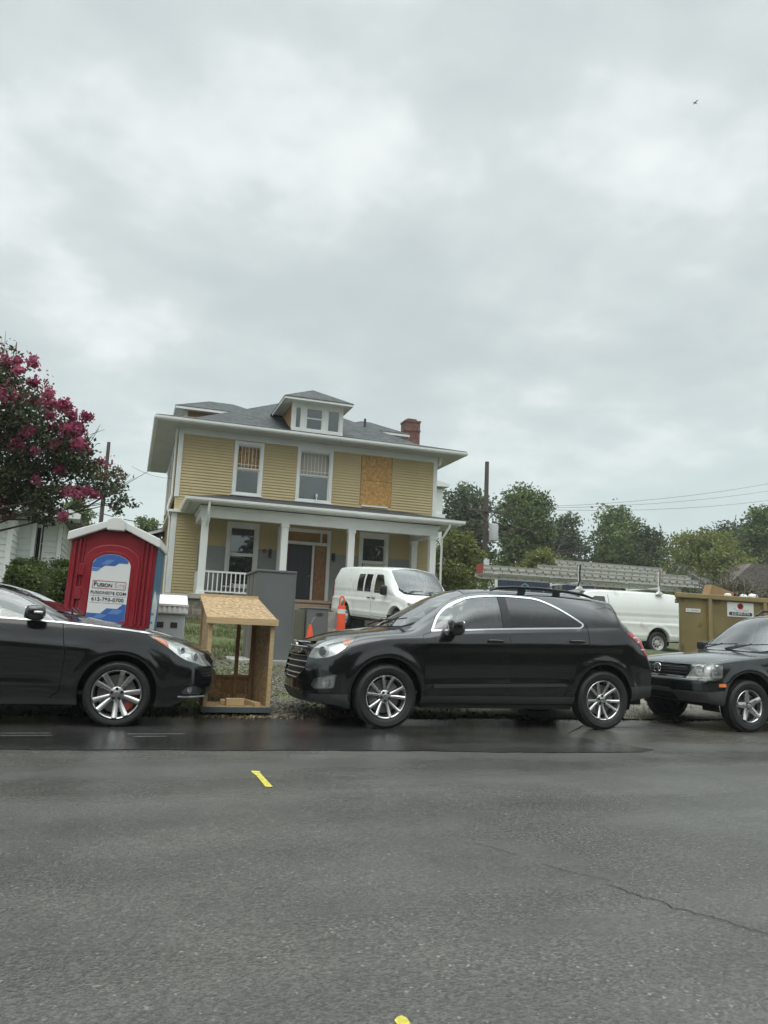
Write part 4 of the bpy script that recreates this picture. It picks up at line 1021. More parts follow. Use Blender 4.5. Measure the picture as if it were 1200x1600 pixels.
    for i, sg in enumerate((1, -1)):
        hl = made['headlight'][i]; a = MB()
        a.tube([made['probe'](.23, sg * .80, z, .012) for z in (.69, .74, .79, .845)], .012, 6); a.tube([made['probe'](x, sg * y, .785, .012) for x, y in ((.25, .80), (.31, .82), (.37, .835))], .008, 6)
        a.obj('lamp_divider', M_SATIN, hl, world=False)
        s = MB(); d = Vector((-.9, sg * .4, 0)).normalized(); M = Matrix.Translation(made['probe'](.14, sg * .68, .755, .035)) @ d.to_track_quat('Z', 'Y').to_matrix().to_4x4()
        s.lathe([(.070, .02), (.05, -.02), (.02, -.03), (.02, .0), (.0005, .004)], 24, 'z', M=M); s.obj('reflector_bowl', M_REFL, hl, smooth=60, world=False)
        a = MB(); [a.sup(made['probe'](.31, sg * .82, z, .03), (.045, .02, .024), .6, .6, 8, 12) for z in (.735, .82)]; a.obj('turn_lamp', M_SATIN, hl, smooth=50, world=False)
        r = MB(); r.tube([(2.35, sg * .60, 1.58), (2.45, sg * .60, 1.655), (3.6, sg * .585, 1.675), (3.9, sg * .58, 1.655), (4.0, sg * .58, 1.58)], .018, 8); r.obj('roof_rail', M_BLKPL, root, smooth=50, world=False)
    wipers(root, ((1.29, .52, 1.085), (1.28, -.05, 1.09)), .55)
compact()

# ------------------------------------------------------------------ the two white vans
def van(label, loc, rotz, rack=False, pitch=0.):
    root = thing('cargo_van', label, 'van', loc, rotz, world=False)
    root.rotation_euler = (0, pitch, rotz)
    P_DRIVER[root.name] = -1
    pw = [round_poly(p, .03) for p in ([(1.58, 1.22), (1.72, 1.45), (1.98, 1.76), (2.08, 1.80), (2.43, 1.80), (2.43, 1.22)], [(2.66, 1.24), (2.66, 1.80), (3.10, 1.80), (3.10, 1.24)], [(3.19, 1.24), (3.19, 1.80), (3.62, 1.80), (3.62, 1.24)])]
    P = dict(L=5.69, paint=M_PWHITE, NX=130,
        zb=[(0, .42), (.4, .36), (1, .38), (1.5, .42), (4.4, .42), (5.69, .46)],
        zs=[(0, .92), (.1, 1.0), (.4, 1.08), (1.0, 1.15), (1.6, 1.20), (5.69, 1.22)],
        zt=[(0, 1.0), (.08, 1.06), (.3, 1.13), (.85, 1.23), (.95, 1.26), (1.38, 1.68), (1.68, 1.93), (1.85, 2.02), (2.3, 2.065), (4, 2.08), (5.4, 2.05), (5.60, 1.98), (5.69, 1.85)],
        wr=[(0, .70), (.4, .80), (1.1, .86), (1.7, .83), (2.3, .83), (5.3, .83), (5.69, .78)],
        cr=[(0, .04), (.6, .04), (1.3, .09), (1.8, .08), (2.4, .065), (5.69, .065)],
        ws=[(0, .90), (.4, .97), (1.0, 1.0), (5.3, 1.0), (5.69, .96)],
        side=[(0, .95), (.08, .985), (.3, 1.0), (.62, 1.0), (.66, .992), (.9, .985), (1, .975)],
        nose=[(.3, .08), (.5, 0), (.7, 0), (.9, .05), (1.1, .16)], tail=[(.4, .0), (.55, 0), (.6, .04), (1.5, .06), (1.9, .18), (2.1, .3)], plan=.30, rplan=.16, planp=3.5, rplanp=5,
        arches=[(1.0, .42, .46), (4.43, .42, .46)], flare=.015, bulge=.05,
        creases=[((1.2, .98), (5.66, .98), .022, .05), ((1.7, 1.30), (5.66, 1.32), .010, .05), ((1.2, .62), (5.66, .62), .012, .05)])
    P['regions'] = [
        ('front_door', 'side', round_poly([(1.44, .50), (1.44, 1.16), (1.62, 1.36), (1.95, 1.83), (2.06, 1.87), (2.52, 1.87), (2.52, .50)], .05), dict(pair=True, name='door')),
        ('cargo_door', 'side', round_poly([(2.58, .50), (2.58, 1.88), (3.78, 1.88), (3.78, .50)], .05), dict(pair=True, name='door')),
        ('gap', 'side', strip_poly([(1.62, 1.36), (1.44, 1.16), (1.44, .50), (2.52, .50)], .012), dict(slot=1, off=-.01, over=('body', 'front_door'))),
        ('gap', 'side', strip_poly([(2.55, 1.88), (2.55, .48)], .016), dict(over=('body', 'front_door', 'cargo_door'))),
        ('gap', 'side', strip_poly([(3.14, 1.88), (3.14, .5)], .010), dict(over=('body', 'cargo_door'))),
        ('gap', 'side', strip_poly([(3.78, 1.88), (3.78, .48), (2.56, .48)], .012), dict(over=('body', 'cargo_door'))),
        ('win_front', 'side', pw[0], dict(pane(G_TINT), over=('body', 'front_door', 'gap'))),
        ('windscreen', 'top', [(.98, 0), (1.01, .4), (1.10, .66), (1.22, .80), (1.45, .81), (1.68, .785), (1.80, .77), (1.83, .35), (1.84, 0)], dict(mat=G_SCREEN, off=-.006, wall=0)),
        ('cowl', 'top', [(.88, -.01), (.91, .42), (1.0, .70), (1.16, .83), (1.23, .79), (1.115, .68), (1.015, .405), (.982, -.01)], dict(slot=1, off=-.012)),
        ('headlight', 'side', round_poly([(.06, .76), (.09, .98), (.42, 1.0), (.36, .76)], .03), dict(lamp=.05, mat=G_CLEAR, x=(-.1, .6))),
        ('grille', 'front', round_poly([(-.01, .70), (.55, .70), (.60, .95), (-.01, .96)], .03), dict(mat=M_BLKPL, off=-.03, wall=0)),
        ('bumper', 'side', [(-.1, .60), (.5, .60), (.55, .2), (-.1, .2)], dict(slot=2, off=.01, x=(-.2, .6))),
        ('bumper', 'front', [(-.01, .60), (1.1, .60), (1.1, .2), (-.01, .2)], dict(over=('body',))),
        ('tail', 'side', round_poly([(5.40, 1.0), (5.40, 1.5), (5.62, 1.5), (5.62, 1.0)], .02), dict(name='tail_light', mat=M_REDL, off=.005, pair=True)),
    ]
    if rack: P['regions'] = [r for r in P['regions'] if r[0] != 'cargo_door' and not (r[0] == 'gap' and len(r) > 3 and 'cargo_door' in r[3].get('over', ()) and 'front_door' not in r[3].get('over', ()))]
    if not rack:
        P['regions'][7:7] = [('win_mid', 'side', pw[1], dict(pane(G_DARK), over=('body', 'cargo_door', 'gap'))), ('win_mid2', 'side', pw[2], dict(pane(G_DARK), over=('body', 'cargo_door', 'gap')))]
    made = build_car(P, root)
    underbody(root, P, .34, .80)
    cabin(root, 1.2, 5.4, .56, .95, .84, M_SEATG, 1, 1.20, 1.18)
    handles(made, ('front_door',) if rack else ('front_door', 'cargo_door'), ((2.40, 1.06, .99), (2.72, 1.06, .99)), M_BLKPL, P)
    mirror_parts(root, 1.66, .97, 1.32, (.08, .11, .15), M_BLKPL)
    add_wheels(root, wheel_parts(.372, .225, .225, 'steel', M_STEEL), (1.0, 4.43), .86, .372)
    b = MB(); b.box(5.66, 5.80, -.92, .92, .52, .72); b.obj('rear_bumper', M_CLAD, root, bevel=.02, world=False)
    wipers(root, ((1.02, .6, 1.32), (1.01, -.05, 1.33)), .6)
    return root
van('white panel van facing the street in the driveway by the yellow house porch', (8.63, 20.80, gzf(8.2, 21.8) + .02), rad(100.4), pitch=rad(-3.2))
van('white cargo van seen side-on carrying ladders on its roof rack behind the black SUV', (12.23, 22.45, .69), 0, True)
# ------------------------------------------------------------------ building materials
M_YEL = mat('yellow_siding', (.49, .395, .205), .6, noise=(.9, .08), tint=(2.2, (.46, .375, .20), .58))
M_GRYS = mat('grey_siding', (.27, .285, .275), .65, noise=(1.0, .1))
M_WHITE = mat('white_trim', (.74, .75, .73), .5, noise=(1.4, .07))
M_WHSID = mat('white_siding', (.66, .68, .66), .55, noise=(.8, .09))
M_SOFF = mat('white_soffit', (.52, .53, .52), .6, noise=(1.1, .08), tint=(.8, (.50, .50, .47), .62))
M_OSB = mat('chipboard', (.47, .265, .085), .8, noise=(9, .45), bump=(40, .3, .004), tint=(4.5, (.16, .08, .03), .66))
M_OSBB = mat('chipboard_brown', (.30, .155, .062), .8, noise=(9, .3), bump=(40, .2, .004))
M_PLY = mat('weathered_chipboard', (.33, .225, .118), .85, noise=(22, .5), bump=(50, .35, .004), tint=(30, (.50, .37, .21), .54))
M_PINE = mat('pine_timber', (.54, .385, .205), .7, noise=(5, .2, (1, 14, 14)))
M_PINED = mat('stained_timber', (.27, .16, .078), .75, noise=(5, .3, (14, 14, 1)))
M_PORCHW = mat('weathered_boards', (.25, .19, .13), .8, noise=(3, .25, (1, 9, 9)))
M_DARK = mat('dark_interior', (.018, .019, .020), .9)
M_DOORD = mat('dark_door', (.022, .024, .028), .5)
M_REDFR = mat('red_door_frame', (.20, .06, .045), .6)
M_PALE = mat('pale_blind', (.50, .46, .38), .8)
M_GREYP = mat('grey_panel', (.145, .155, .155), .45, noise=(2.5, .08), rn=(6, .08))
M_CONC = mat('concrete', (.33, .32, .29), .9, noise=(4, .2), bump=(40, .3, .006))
M_BLACKM = mat('black_metal', (.02, .02, .02), .45)
M_BRASS = mat('brass_digits', (.42, .32, .12), .4, .7)
def brick(name, c1, c2, mortar, scale, bw=.5, rh=.25, msize=.02):
    m = bpy.data.materials.new(name); m.use_nodes = True; nt = m.node_tree; b = nt.nodes['Principled BSDF']; b.inputs['Roughness'].default_value = .9
    tc = _n(nt, 'ShaderNodeTexCoord'); sp = _n(nt, 'ShaderNodeSeparateXYZ'); nt.links.new(tc.outputs['Object'], sp.inputs[0])
    ad = _n(nt, 'ShaderNodeMath', operation='ADD'); nt.links.new(sp.outputs[0], ad.inputs[0]); nt.links.new(sp.outputs[1], ad.inputs[1])
    cb = _n(nt, 'ShaderNodeCombineXYZ'); nt.links.new(ad.outputs[0], cb.inputs[0]); nt.links.new(sp.outputs[2], cb.inputs[1])
    t = _n(nt, 'ShaderNodeTexBrick'); t.inputs['Scale'].default_value = scale; t.inputs['Brick Width'].default_value = bw; t.inputs['Row Height'].default_value = rh; t.inputs['Mortar Size'].default_value = msize
    t.inputs['Color1'].default_value = (*c1, 1); t.inputs['Color2'].default_value = (*c2, 1); t.inputs['Mortar'].default_value = (*mortar, 1)
    nt.links.new(cb.outputs[0], t.inputs['Vector'])
    ns = _n(nt, 'ShaderNodeTexNoise'); ns.inputs['Scale'].default_value = 7; ns.inputs['Detail'].default_value = 6; nt.links.new(tc.outputs['Object'], ns.inputs['Vector'])
    mr = _n(nt, 'ShaderNodeMapRange'); mr.inputs['From Min'].default_value = .3; mr.inputs['From Max'].default_value = .7; mr.inputs['To Min'].default_value = .65; mr.inputs['To Max'].default_value = 1.3; nt.links.new(ns.outputs['Fac'], mr.inputs['Value'])
    mx = _n(nt, 'ShaderNodeMix', data_type='RGBA', blend_type='MULTIPLY'); mx.inputs[0].default_value = 1; nt.links.new(t.outputs['Color'], mx.inputs[6]); nt.links.new(mr.outputs[0], mx.inputs[7]); nt.links.new(mx.outputs[2], b.inputs['Base Color'])
    bp = _n(nt, 'ShaderNodeBump'); bp.inputs['Strength'].default_value = .5; bp.inputs['Distance'].default_value = .02; nt.links.new(t.outputs['Fac'], bp.inputs['Height']); bp.invert = True; nt.links.new(bp.outputs[0], b.inputs['Normal'])
    return m
M_BRICK = brick('red_brick', (.16, .060, .046), (.21, .085, .066), (.17, .14, .125), 4.2, .95, .33, .03)
M_STONE = brick('foundation_stone', (.17, .145, .11), (.24, .21, .17), (.15, .135, .115), 1.6, .7, .4, .05)
def shingles(name, c):
    m = bpy.data.materials.new(name); m.use_nodes = True; nt = m.node_tree; b = nt.nodes['Principled BSDF']; b.inputs['Roughness'].default_value = .75
    tc = _n(nt, 'ShaderNodeTexCoord'); sp = _n(nt, 'ShaderNodeSeparateXYZ'); nt.links.new(tc.outputs['Object'], sp.inputs[0])
    ad = _n(nt, 'ShaderNodeMath', operation='ADD'); nt.links.new(sp.outputs[0], ad.inputs[0]); nt.links.new(sp.outputs[1], ad.inputs[1])
    cb = _n(nt, 'ShaderNodeCombineXYZ'); nt.links.new(ad.outputs[0], cb.inputs[0]); nt.links.new(sp.outputs[2], cb.inputs[1])
    t = _n(nt, 'ShaderNodeTexBrick'); t.inputs['Scale'].default_value = 3.2; t.inputs['Brick Width'].default_value = .8; t.inputs['Row Height'].default_value = .22; t.inputs['Mortar Size'].default_value = .012
    t.inputs['Color1'].default_value = (*[x * .7 for x in c], 1); t.inputs['Color2'].default_value = (*[x * 1.45 for x in c], 1); t.inputs['Mortar'].default_value = (*[x * .45 for x in c], 1)
    nt.links.new(cb.outputs[0], t.inputs['Vector'])
    ns = _n(nt, 'ShaderNodeTexNoise'); ns.inputs['Scale'].default_value = 5; ns.inputs['Detail'].default_value = 8; nt.links.new(tc.outputs['Object'], ns.inputs['Vector'])
    mr = _n(nt, 'ShaderNodeMapRange'); mr.inputs['From Min'].default_value = .3; mr.inputs['From Max'].default_value = .7; mr.inputs['To Min'].default_value = .6; mr.inputs['To Max'].default_value = 1.4; nt.links.new(ns.outputs['Fac'], mr.inputs['Value'])
    mx = _n(nt, 'ShaderNodeMix', data_type='RGBA', blend_type='MULTIPLY'); mx.inputs[0].default_value = 1; nt.links.new(t.outputs['Color'], mx.inputs[6]); nt.links.new(mr.outputs[0], mx.inputs[7]); nt.links.new(mx.outputs[2], b.inputs['Base Color'])
    bp = _n(nt, 'ShaderNodeBump'); bp.inputs['Strength'].default_value = .4; bp.inputs['Distance'].default_value = .02; nt.links.new(t.outputs['Fac'], bp.inputs['Height']); bp.invert = True; nt.links.new(bp.outputs[0], b.inputs['Normal'])
    return m
M_SHING = shingles('dark_shingles', (.047, .052, .053))
M_SHINGG = shingles('grey_shingles', (.14, .14, .14))
M_SHINGB = shingles('brown_shingles', (.12, .10, .085))
G_WIN = glass_mat('window_glass', (.75, .80, .80), 1.0, .01)

def siding(mb, p, u, ln, z0, z1, out, exp=.112, lap=.030, mi=0):
    """clapboards: a saw-tooth wall from p along u, boards lapping outwards"""
    u = Vector(u); o = Vector(out); p = Vector((p[0], p[1], 0)); k = math.floor(z0 / exp); z = k * exp
    while z < z1 - 1e-6:
        a, b = max(z, z0), min(z + exp, z1); la = lap * (1 - (a - z) / exp); lb = lap * (1 - (b - z) / exp)
        q = [p + o * la + Vector((0, 0, a)), p + u * ln + o * la + Vector((0, 0, a)), p + u * ln + o * lb + Vector((0, 0, b)), p + o * lb + Vector((0, 0, b))]
        mb.quad(*q, mi); mb.quad(p + Vector((0, 0, a)), p + u * ln + Vector((0, 0, a)), q[1], q[0], mi)
        z += exp
def wall_grid(mb, x0, x1, z0, z1, holes, y, mi=0, exp=.112):
    """front wall (facing -Y) between x0..x1, leaving rectangular holes (xa, xb, za, zb)"""
    zs = sorted({z0, z1, *[h[2] for h in holes], *[h[3] for h in holes]}); zs = [z for z in zs if z0 <= z <= z1]
    for a, b in zip(zs, zs[1:]):
        cuts = sorted([(h[0], h[1]) for h in holes if h[2] < b - 1e-6 and h[3] > a + 1e-6]); x = x0
        for c, d in cuts + [(x1, x1)]:
            if c > x + 1e-6: siding(mb, (x, y), (1, 0, 0), c - x, a, b, (0, -1, 0), exp, mi=mi)
            x = max(x, d)
def frame_rect(mb, x0, x1, z0, z1, w, y0, y1, top=None, bot=None, mi=0):
    t = top if top is not None else w; bt = bot if bot is not None else w
    mb.box(x0, x0 + w, y0, y1, z0, z1, mi); mb.box(x1 - w, x1, y0, y1, z0, z1, mi)
    mb.box(x0 + w, x1 - w, y0, y1, z1 - t, z1, mi)
    if bt: mb.box(x0 + w, x1 - w, y0, y1, z0, z0 + bt, mi)

def yellow_house():
    W = 29.5; XL, XR = 1.31, 11.82; BK = 38.6
    root = thing('yellow_house', 'two storey yellow clapboard house with white porch, boarded window and brick chimney', 'house', (6.56, W, 1.3))
    def P(mb, name, m, parent=root, **k): return mb.obj(name, m, parent, **k)
    SH = 5.70            # upper storey sits on a flared skirt from here down to 5.20
    win1 = (3.50, 4.42, 6.06, 7.98); win2 = (5.98, 7.22, 6.04, 8.02); osb = (8.52, 9.86, 6.04, 8.12)
    lw = (3.46, 4.43, 2.50, 4.76); rw = (8.72, 9.70, 2.62, 4.78); dr = (5.42, 7.28, 2.05, 4.76)
    b = MB()
    wall_grid(b, XL, XR, SH, 8.14, [win1, win2, osb], W)
    # flared skirt left of the porch roof
    for k in range(5):
        z0 = 5.2 + k * .1; f = lambda z: .10 * ((SH - z) / .5) ** 1.6
        b.quad((XL, W - f(z0) - .016, z0), (XR, W - f(z0) - .016, z0), (XR, W - f(z0 + .1), z0 + .1), (XL, W - f(z0 + .1), z0 + .1)); b.quad((XL, W - f(z0), z0), (XR, W - f(z0), z0), (XR, W - f(z0) - .016, z0), (XL, W - f(z0) - .016, z0))
        b.quad((XL - f(z0) - .016, BK, z0), (XL - f(z0) - .016, W - f(z0) - .016, z0), (XL - f(z0 + .1), W - f(z0 + .1), z0 + .1), (XL - f(z0 + .1), BK, z0 + .1))
    wall_grid(b, XL, 2.30, 2.08, 5.2, [], W); wall_grid(b, 2.30, XR, 3.96, 5.2, [lw, rw, dr], W)
    wall_grid(b, 10.78, XR, 2.08, 3.96, [], W)
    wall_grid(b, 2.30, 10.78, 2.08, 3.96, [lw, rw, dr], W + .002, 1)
    siding(b, (XL, BK), (0, -1, 0), BK - W, SH, 8.14, (-1, 0, 0)); siding(b, (XL, BK), (0, -1, 0), BK - W, 2.08, 5.2, (-1, 0, 0))
    siding(b, (XR, W), (0, 1, 0), BK - W, 2.08, 8.14, (1, 0, 0)); siding(b, (XR, BK), (-1, 0, 0), XR - XL, 2.08, 8.14, (0, 1, 0))
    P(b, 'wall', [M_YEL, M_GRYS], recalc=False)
    b = MB(); b.box(XL + .02, XR - .02, W + .03, BK - .02, .9, 2.0); P(b, 'foundation', M_STONE)
    # dark rooms behind the openings
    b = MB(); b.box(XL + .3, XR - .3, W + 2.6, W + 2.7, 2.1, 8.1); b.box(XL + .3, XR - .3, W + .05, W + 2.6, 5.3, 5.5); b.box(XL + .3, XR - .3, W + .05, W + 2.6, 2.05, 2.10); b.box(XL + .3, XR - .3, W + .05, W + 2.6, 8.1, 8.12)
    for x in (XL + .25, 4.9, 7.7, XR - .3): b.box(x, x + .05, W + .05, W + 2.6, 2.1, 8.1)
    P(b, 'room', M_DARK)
    # ---- white boards: corners, water table, belt, frieze
    b = MB()
    b.box(XL - .03, XL + .14, W - .045, W + .10, SH, 8.14); b.box(XR - .14, XR + .03, W - .045, W + .1, SH - .1, 8.14)
    b.box(XL - .06, XL + .14, W - .05, W + .10, 2.10, 5.12); b.box(XR - .14, XR + .03, W - .045, W + .10, 2.10, 5.2)
    b.box(XL - .08, 2.3, W - .075, W + .02, 1.84, 2.08); b.box(XL - .07, XL + .02, W + .02, BK, 1.84, 2.08)
    b.box(XL - .17, 2.3, W - .18, W, 5.10, 5.19); b.box(XL - .17, XL, W, BK, 5.10, 5.19)
    b.box(XL - .02, XR + .02, W - .05, W + .02, 8.14, 8.40); b.box(XL - .05, XL + .02, W + .02, BK, 8.14, 8.40); b.box(XR - .02, XR + .05, W + .02, BK, 8.14, 8.40)
    # upper side windows, seen edge on
    for y in (31.0, 33.4, 36.0):
        for s in (0, .95): b.box(XL - .06, XL, y + s, y + s + .12, 5.9, 8.0)
        b.box(XL - .06, XL, y, y + 1.07, 8.0, 8.14); b.box(XL - .09, XL, y - .05, y + 1.12, 5.82, 5.9)
    P(b, 'trim', M_WHITE, bevel=.006)
    # ---- eaves
    ex0, ex1, ey0, ey1, ez = .43, 12.72, 28.64, 39.5, 8.50
    b = MB(); b.box(ex0 + .04, ex1 - .04, ey0 + .04, W - .05, 8.375, 8.40); b.box(ex0 + .04, XL - .05, W - .05, ey1, 8.375, 8.40); b.box(XR + .05, ex1 - .04, W - .05, ey1, 8.375, 8.40)
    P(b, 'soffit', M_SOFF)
    b = MB()
    gp = [(0, 0), (.09, 0), (.12, .05), (.125, .125), (.11, .125), (.10, .06), (.02, .03)]
    b.box(ex0, ex1, ey0 + .015, ey0 + .04, 8.36, 8.50); b.box(ex0, ex0 + .03, ey0 + .04, ey1, 8.36, 8.50); b.box(ex1 - .03, ex1, ey0 + .04, ey1, 8.36, 8.50)
    b.prism([(ey0 + .012 - p[0], 8.385 + p[1]) for p in gp], ex0 - .10, ex1 + .10, 'x'); b.prism([(ex0 - .002 - p[0], 8.385 + p[1]) for p in gp], ey0 - .05, ey1, 'y'); b.prism([(ex1 + .002 + p[0], 8.385 + p[1]) for p in gp], ey0 - .05, ey1, 'y')
    P(b, 'gutter', M_WHITE)
    # ---- main hip roof with three dormers
    def hip(mb, x0, x1, y0, y1, z, s, th=.05):
        d = min(x1 - x0, y1 - y0) / 2; zt = z + s * d
        if x1 - x0 >= y1 - y0: r = [(x0 + d, (y0 + y1) / 2, zt), (x1 - d, (y0 + y1) / 2, zt)]
        else: r = [((x0 + x1) / 2, y0 + d, zt), ((x0 + x1) / 2, y1 - d, zt)]
        c = [(x0, y0, z), (x1, y0, z), (x1, y1, z), (x0, y1, z)]; lo = [(p[0], p[1], z - th) for p in c]
        vs = c + r + lo
        fs = ([(0, 1, 5, 4), (1, 2, 5), (2, 3, 4, 5), (3, 0, 4)] if x1 - x0 >= y1 - y0 else [(0, 1, 4), (1, 2, 5, 4), (2, 3, 5), (3, 0, 4, 5)])
        mb.add(vs, fs + [(6, 7, 1, 0), (7, 8, 2, 1), (8, 9, 3, 2), (9, 6, 0, 3), (9, 8, 7, 6)])
    b = MB(); q0, q1, q2, q3 = ex0 - .06, ex1 + .06, ey0 - .08, ey1 + .06; zz = 8.545; i1 = 1.55
    R0 = [(q0, q2, zz), (q1, q2, zz), (q1, q3, zz), (q0, q3, zz)]; R1 = [(q0 + i1, q2 + i1, zz + .45), (q1 - i1, q2 + i1, zz + .45), (q1 - i1, q3 - i1, zz + .45), (q0 + i1, q3 - i1, zz + .45)]; hd = (q3 - q2) / 2
    b.add(R0 + R1 + [(q0 + hd, q2 + hd, 11.20), (q1 - hd, q2 + hd, 11.20)] + [(p[0], p[1], zz - .05) for p in R0], [(0, 1, 5, 4), (1, 2, 6, 5), (2, 3, 7, 6), (3, 0, 4, 7), (4, 5, 9, 8), (5, 6, 9), (6, 7, 8, 9), (7, 4, 8), (10, 11, 1, 0), (11, 12, 2, 1), (12, 13, 3, 2), (13, 10, 0, 3), (13, 12, 11, 10)]); rf = P(b, 'roof', M_SHING)
    ch = MB(); ch.box(11.68, 12.40, 33.2, 33.9, 8.3, 10.94); ch.box(11.65, 12.43, 33.17, 33.93, 10.42, 10.48); ch.box(11.65, 12.43, 33.17, 33.93, 10.86, 10.95); ch.box(11.8, 12.25, 33.3, 33.8, 10.95, 11.05); P(ch, 'chimney', M_BRICK, rf)
    # vent pipe and flashing lines
    v = MB(); v.tube([(9.2, 31.6, 9.9), (9.2, 31.6, 10.25)], .05, 10); P(v, 'vent_pipe', M_BLACKM, rf)
    # front dormer
    d = bpy.data.objects.new('dormer', None); COL.objects.link(d); d.parent = root
    b = MB(); y = 28.96
    b.box(5.44, 5.56, y, y + .12, 8.66, 9.80); b.box(7.40, 7.52, y, y + .12, 8.66, 9.80); b.box(5.84, 6.0, y, y + .1, 8.72, 9.66); b.box(6.70, 6.87, y, y + .1, 8.72, 9.66)
    b.box(5.56, 7.40, y, y + .11, 9.66, 9.80); b.box(5.44, 7.52, y - .05, y + .12, 8.62, 8.745)
    P(b, 'dormer_front', M_WHITE, d, bevel=.005)
    b = MB()
    for x0, x1, n in ((5.56, 5.84, 0), (6.0, 6.70, 1), (6.87, 7.40, 0)):
        frame_rect(b, x0, x1, 8.75, 9.66, .055, y + .02, y + .07)
        if n: b.box(x0 + .055, x1 - .055, y + .025, y + .065, 9.20, 9.25)
    fr = P(b, 'window', M_WHITE, d); b = MB()
    for x0, x1 in ((5.60, 5.80), (6.05, 6.65), (6.92, 7.35)): b.box(x0, x1, y + .045, y + .05, 8.80, 9.61)
    P(b, 'pane', G_WIN, fr)
    b = MB(); b.box(5.56, 7.40, y + .55, y + .6, 8.6, 9.8); P(b, 'room', mat('dormer_room', (.12, .125, .12), .9), d)
    b = MB()
    for x in (5.47, 7.46): b.add([(x, y + .12, 8.68), (x + .03, y + .12, 8.68), (x, y + .12, 9.80), (x + .03, y + .12, 9.80), (x, y + 2.3, 9.80), (x + .03, y + 2.3, 9.80)], [(0, 2, 4), (1, 5, 3), (0, 1, 3, 2), (0, 4, 5, 1), (2, 3, 5, 4)])
    P(b, 'cheek_boards', M_OSBB, d)
    b = MB(); hip(b, 5.02, 7.80, 28.46, 33.0, 9.885, .56, .03); P(b, 'dormer_roof', M_SHING, d)
    b = MB(); b.box(5.06, 7.76, 28.50, 31.2, 9.80, 9.82); b.box(5.03, 7.79, 28.475, 28.50, 9.775, 9.855); b.box(5.035, 5.06, 28.50, 31.3, 9.775, 9.855); b.box(7.76, 7.785, 28.50, 31.3, 9.775, 9.855); P(b, 'dormer_eave', M_WHITE, d)
    # side dormers
    for x0, x1, xw0, xw1 in ((1.15, 5.2, 1.60, 4.2), (8.2, 11.65, 9.0, 11.2)):
        d = bpy.data.objects.new('dormer', None); COL.objects.link(d); d.parent = root
        b = MB(); hip(b, x0, x1, 32.5, 35.5, 10.06, .5, .03); P(b, 'dormer_roof', M_SHING, d)
        b = MB(); b.box(x0 + .03, x1 - .03, 32.53, 35.47, 9.965, 9.99); b.box(x0 + .01, x1 - .01, 32.505, 32.53, 9.93, 10.03); b.box(x0 + .01, x0 + .035, 32.53, 35.47, 9.93, 10.03); b.box(x1 - .035, x1 - .01, 32.53, 35.47, 9.93, 10.03); P(b, 'dormer_eave', M_WHITE, d)
        b = MB(); b.box(xw0, xw1, 32.95, 35.1, 8.7, 9.97); P(b, 'cheek_boards', M_OSBB, d)
        b = MB(); xe = xw0 if x0 < 3 else xw1; b.box(xe - .03, xe + .10 if x0 < 3 else xe + .03, 32.90, 35.15, 8.8, 9.965); P(b, 'dormer_front', M_WHITE, d)
    # ---- upper windows
    def lattice_window(r, n, inner, lower):
        x0, x1, z0, z1 = r; b = MB(); zm = z0 + (z1 - z0) * .50
        frame_rect(b, x0 - .11, x1 + .11, z0 - .06, z1 + .12, .12, W - .055, W + .09, top=.13, bot=.07)
        frame_rect(b, x0, x1, zm, z1 - .01, .045, W + .0, W + .04); frame_rect(b, x0, x1, z0, zm, .05, W + .035, W + .075, top=.04)
        wn = P(b, 'window', M_WHITE, root, bevel=.004)
        b = MB(); b.box(x0 - .16, x1 + .16, W - .10, W + .0, z0 - .11, z0 - .06); P(b, 'sill', M_WHITE, wn, bevel=.005)
        b = MB(); xs = np.linspace(x0 + .045, x1 - .045, n + 2); st = xs[1] - xs[0]; zt = z1 - .055
        for x in xs[1:-1]: b.box(x - .0085, x + .0085, W + .008, W + .030, zm + .04, zt - st * .95)
        b.box(x0 + .045, x1 - .045, W + .006, W + .032, zm + .17, zm + .19)
        for i, x in enumerate(xs[:-1]):          # pointed arches between neighbouring bars
            m = (x + st / 2)
            for s in (-1, 1):
                pts = [(m + s * st / 2 * math.cos(t), zt - st * .95 + st * .90 * math.sin(t)) for t in np.linspace(0, math.pi / 2 - .1, 6)]
                b.prism(strip_poly(pts, .015), W + .009, W + .029, 'y')
        P(b, 'muntins', M_WHITE, wn)
        b = MB(); b.box(x0 + .05, x1 - .05, W + .053, W + .056, z0 + .05, zm - .04); P(b, 'pane', G_WIN, wn)
        b = MB()
        if inner == 'planks':
            for k in range(5): xa = x0 + (x1 - x0) * k / 5; b.box(xa + .008, xa + (x1 - x0) / 5 - .008, W + .22, W + .25, zm - .05, z1 + .1)
            P(b, 'inner_boards', M_OSB, wn)
        else:
            b.box(x0, x1, W + .16, W + .17, zm - .02, z1 + .05); P(b, 'blind', M_PALE, wn)
        return wn
    wn = lattice_window(win1, 5, 'planks', 0)
    wn = lattice_window(win2, 7, 'blind', 0)
    b = MB(); b.box(5.98, 7.22, W + .19, W + .2, 6.04, 7.05); P(b, 'grey_pane_reflection', mat('grey_pane_reflection', (.17, .18, .18), .8), wn)  # grey sheet behind the lower pane stands in for reflected sky
    b = MB(); b.lathe([(.03, 0), (.035, .10), (.015, .14), (.04, .19), (.05, .26), (.03, .33), (.0005, .34)], 12, 'z', (6.72, W - .07, 5.98)); P(b, 'ornament', M_WHITE, wn, smooth=40)
    # ---- boarded window
    b = MB(); b.box(8.54, 9.85, W - .012, W + .006, 6.06, 7.08); b.box(8.54, 9.85, W - .018, W + .004, 7.092, 8.12); bo = P(b, 'boarded_window', M_OSB)
    b = MB(); b.box(8.60, 9.72, W - .07, W + .02, 5.99, 6.055); P(b, 'sill', M_WHITE, bo)
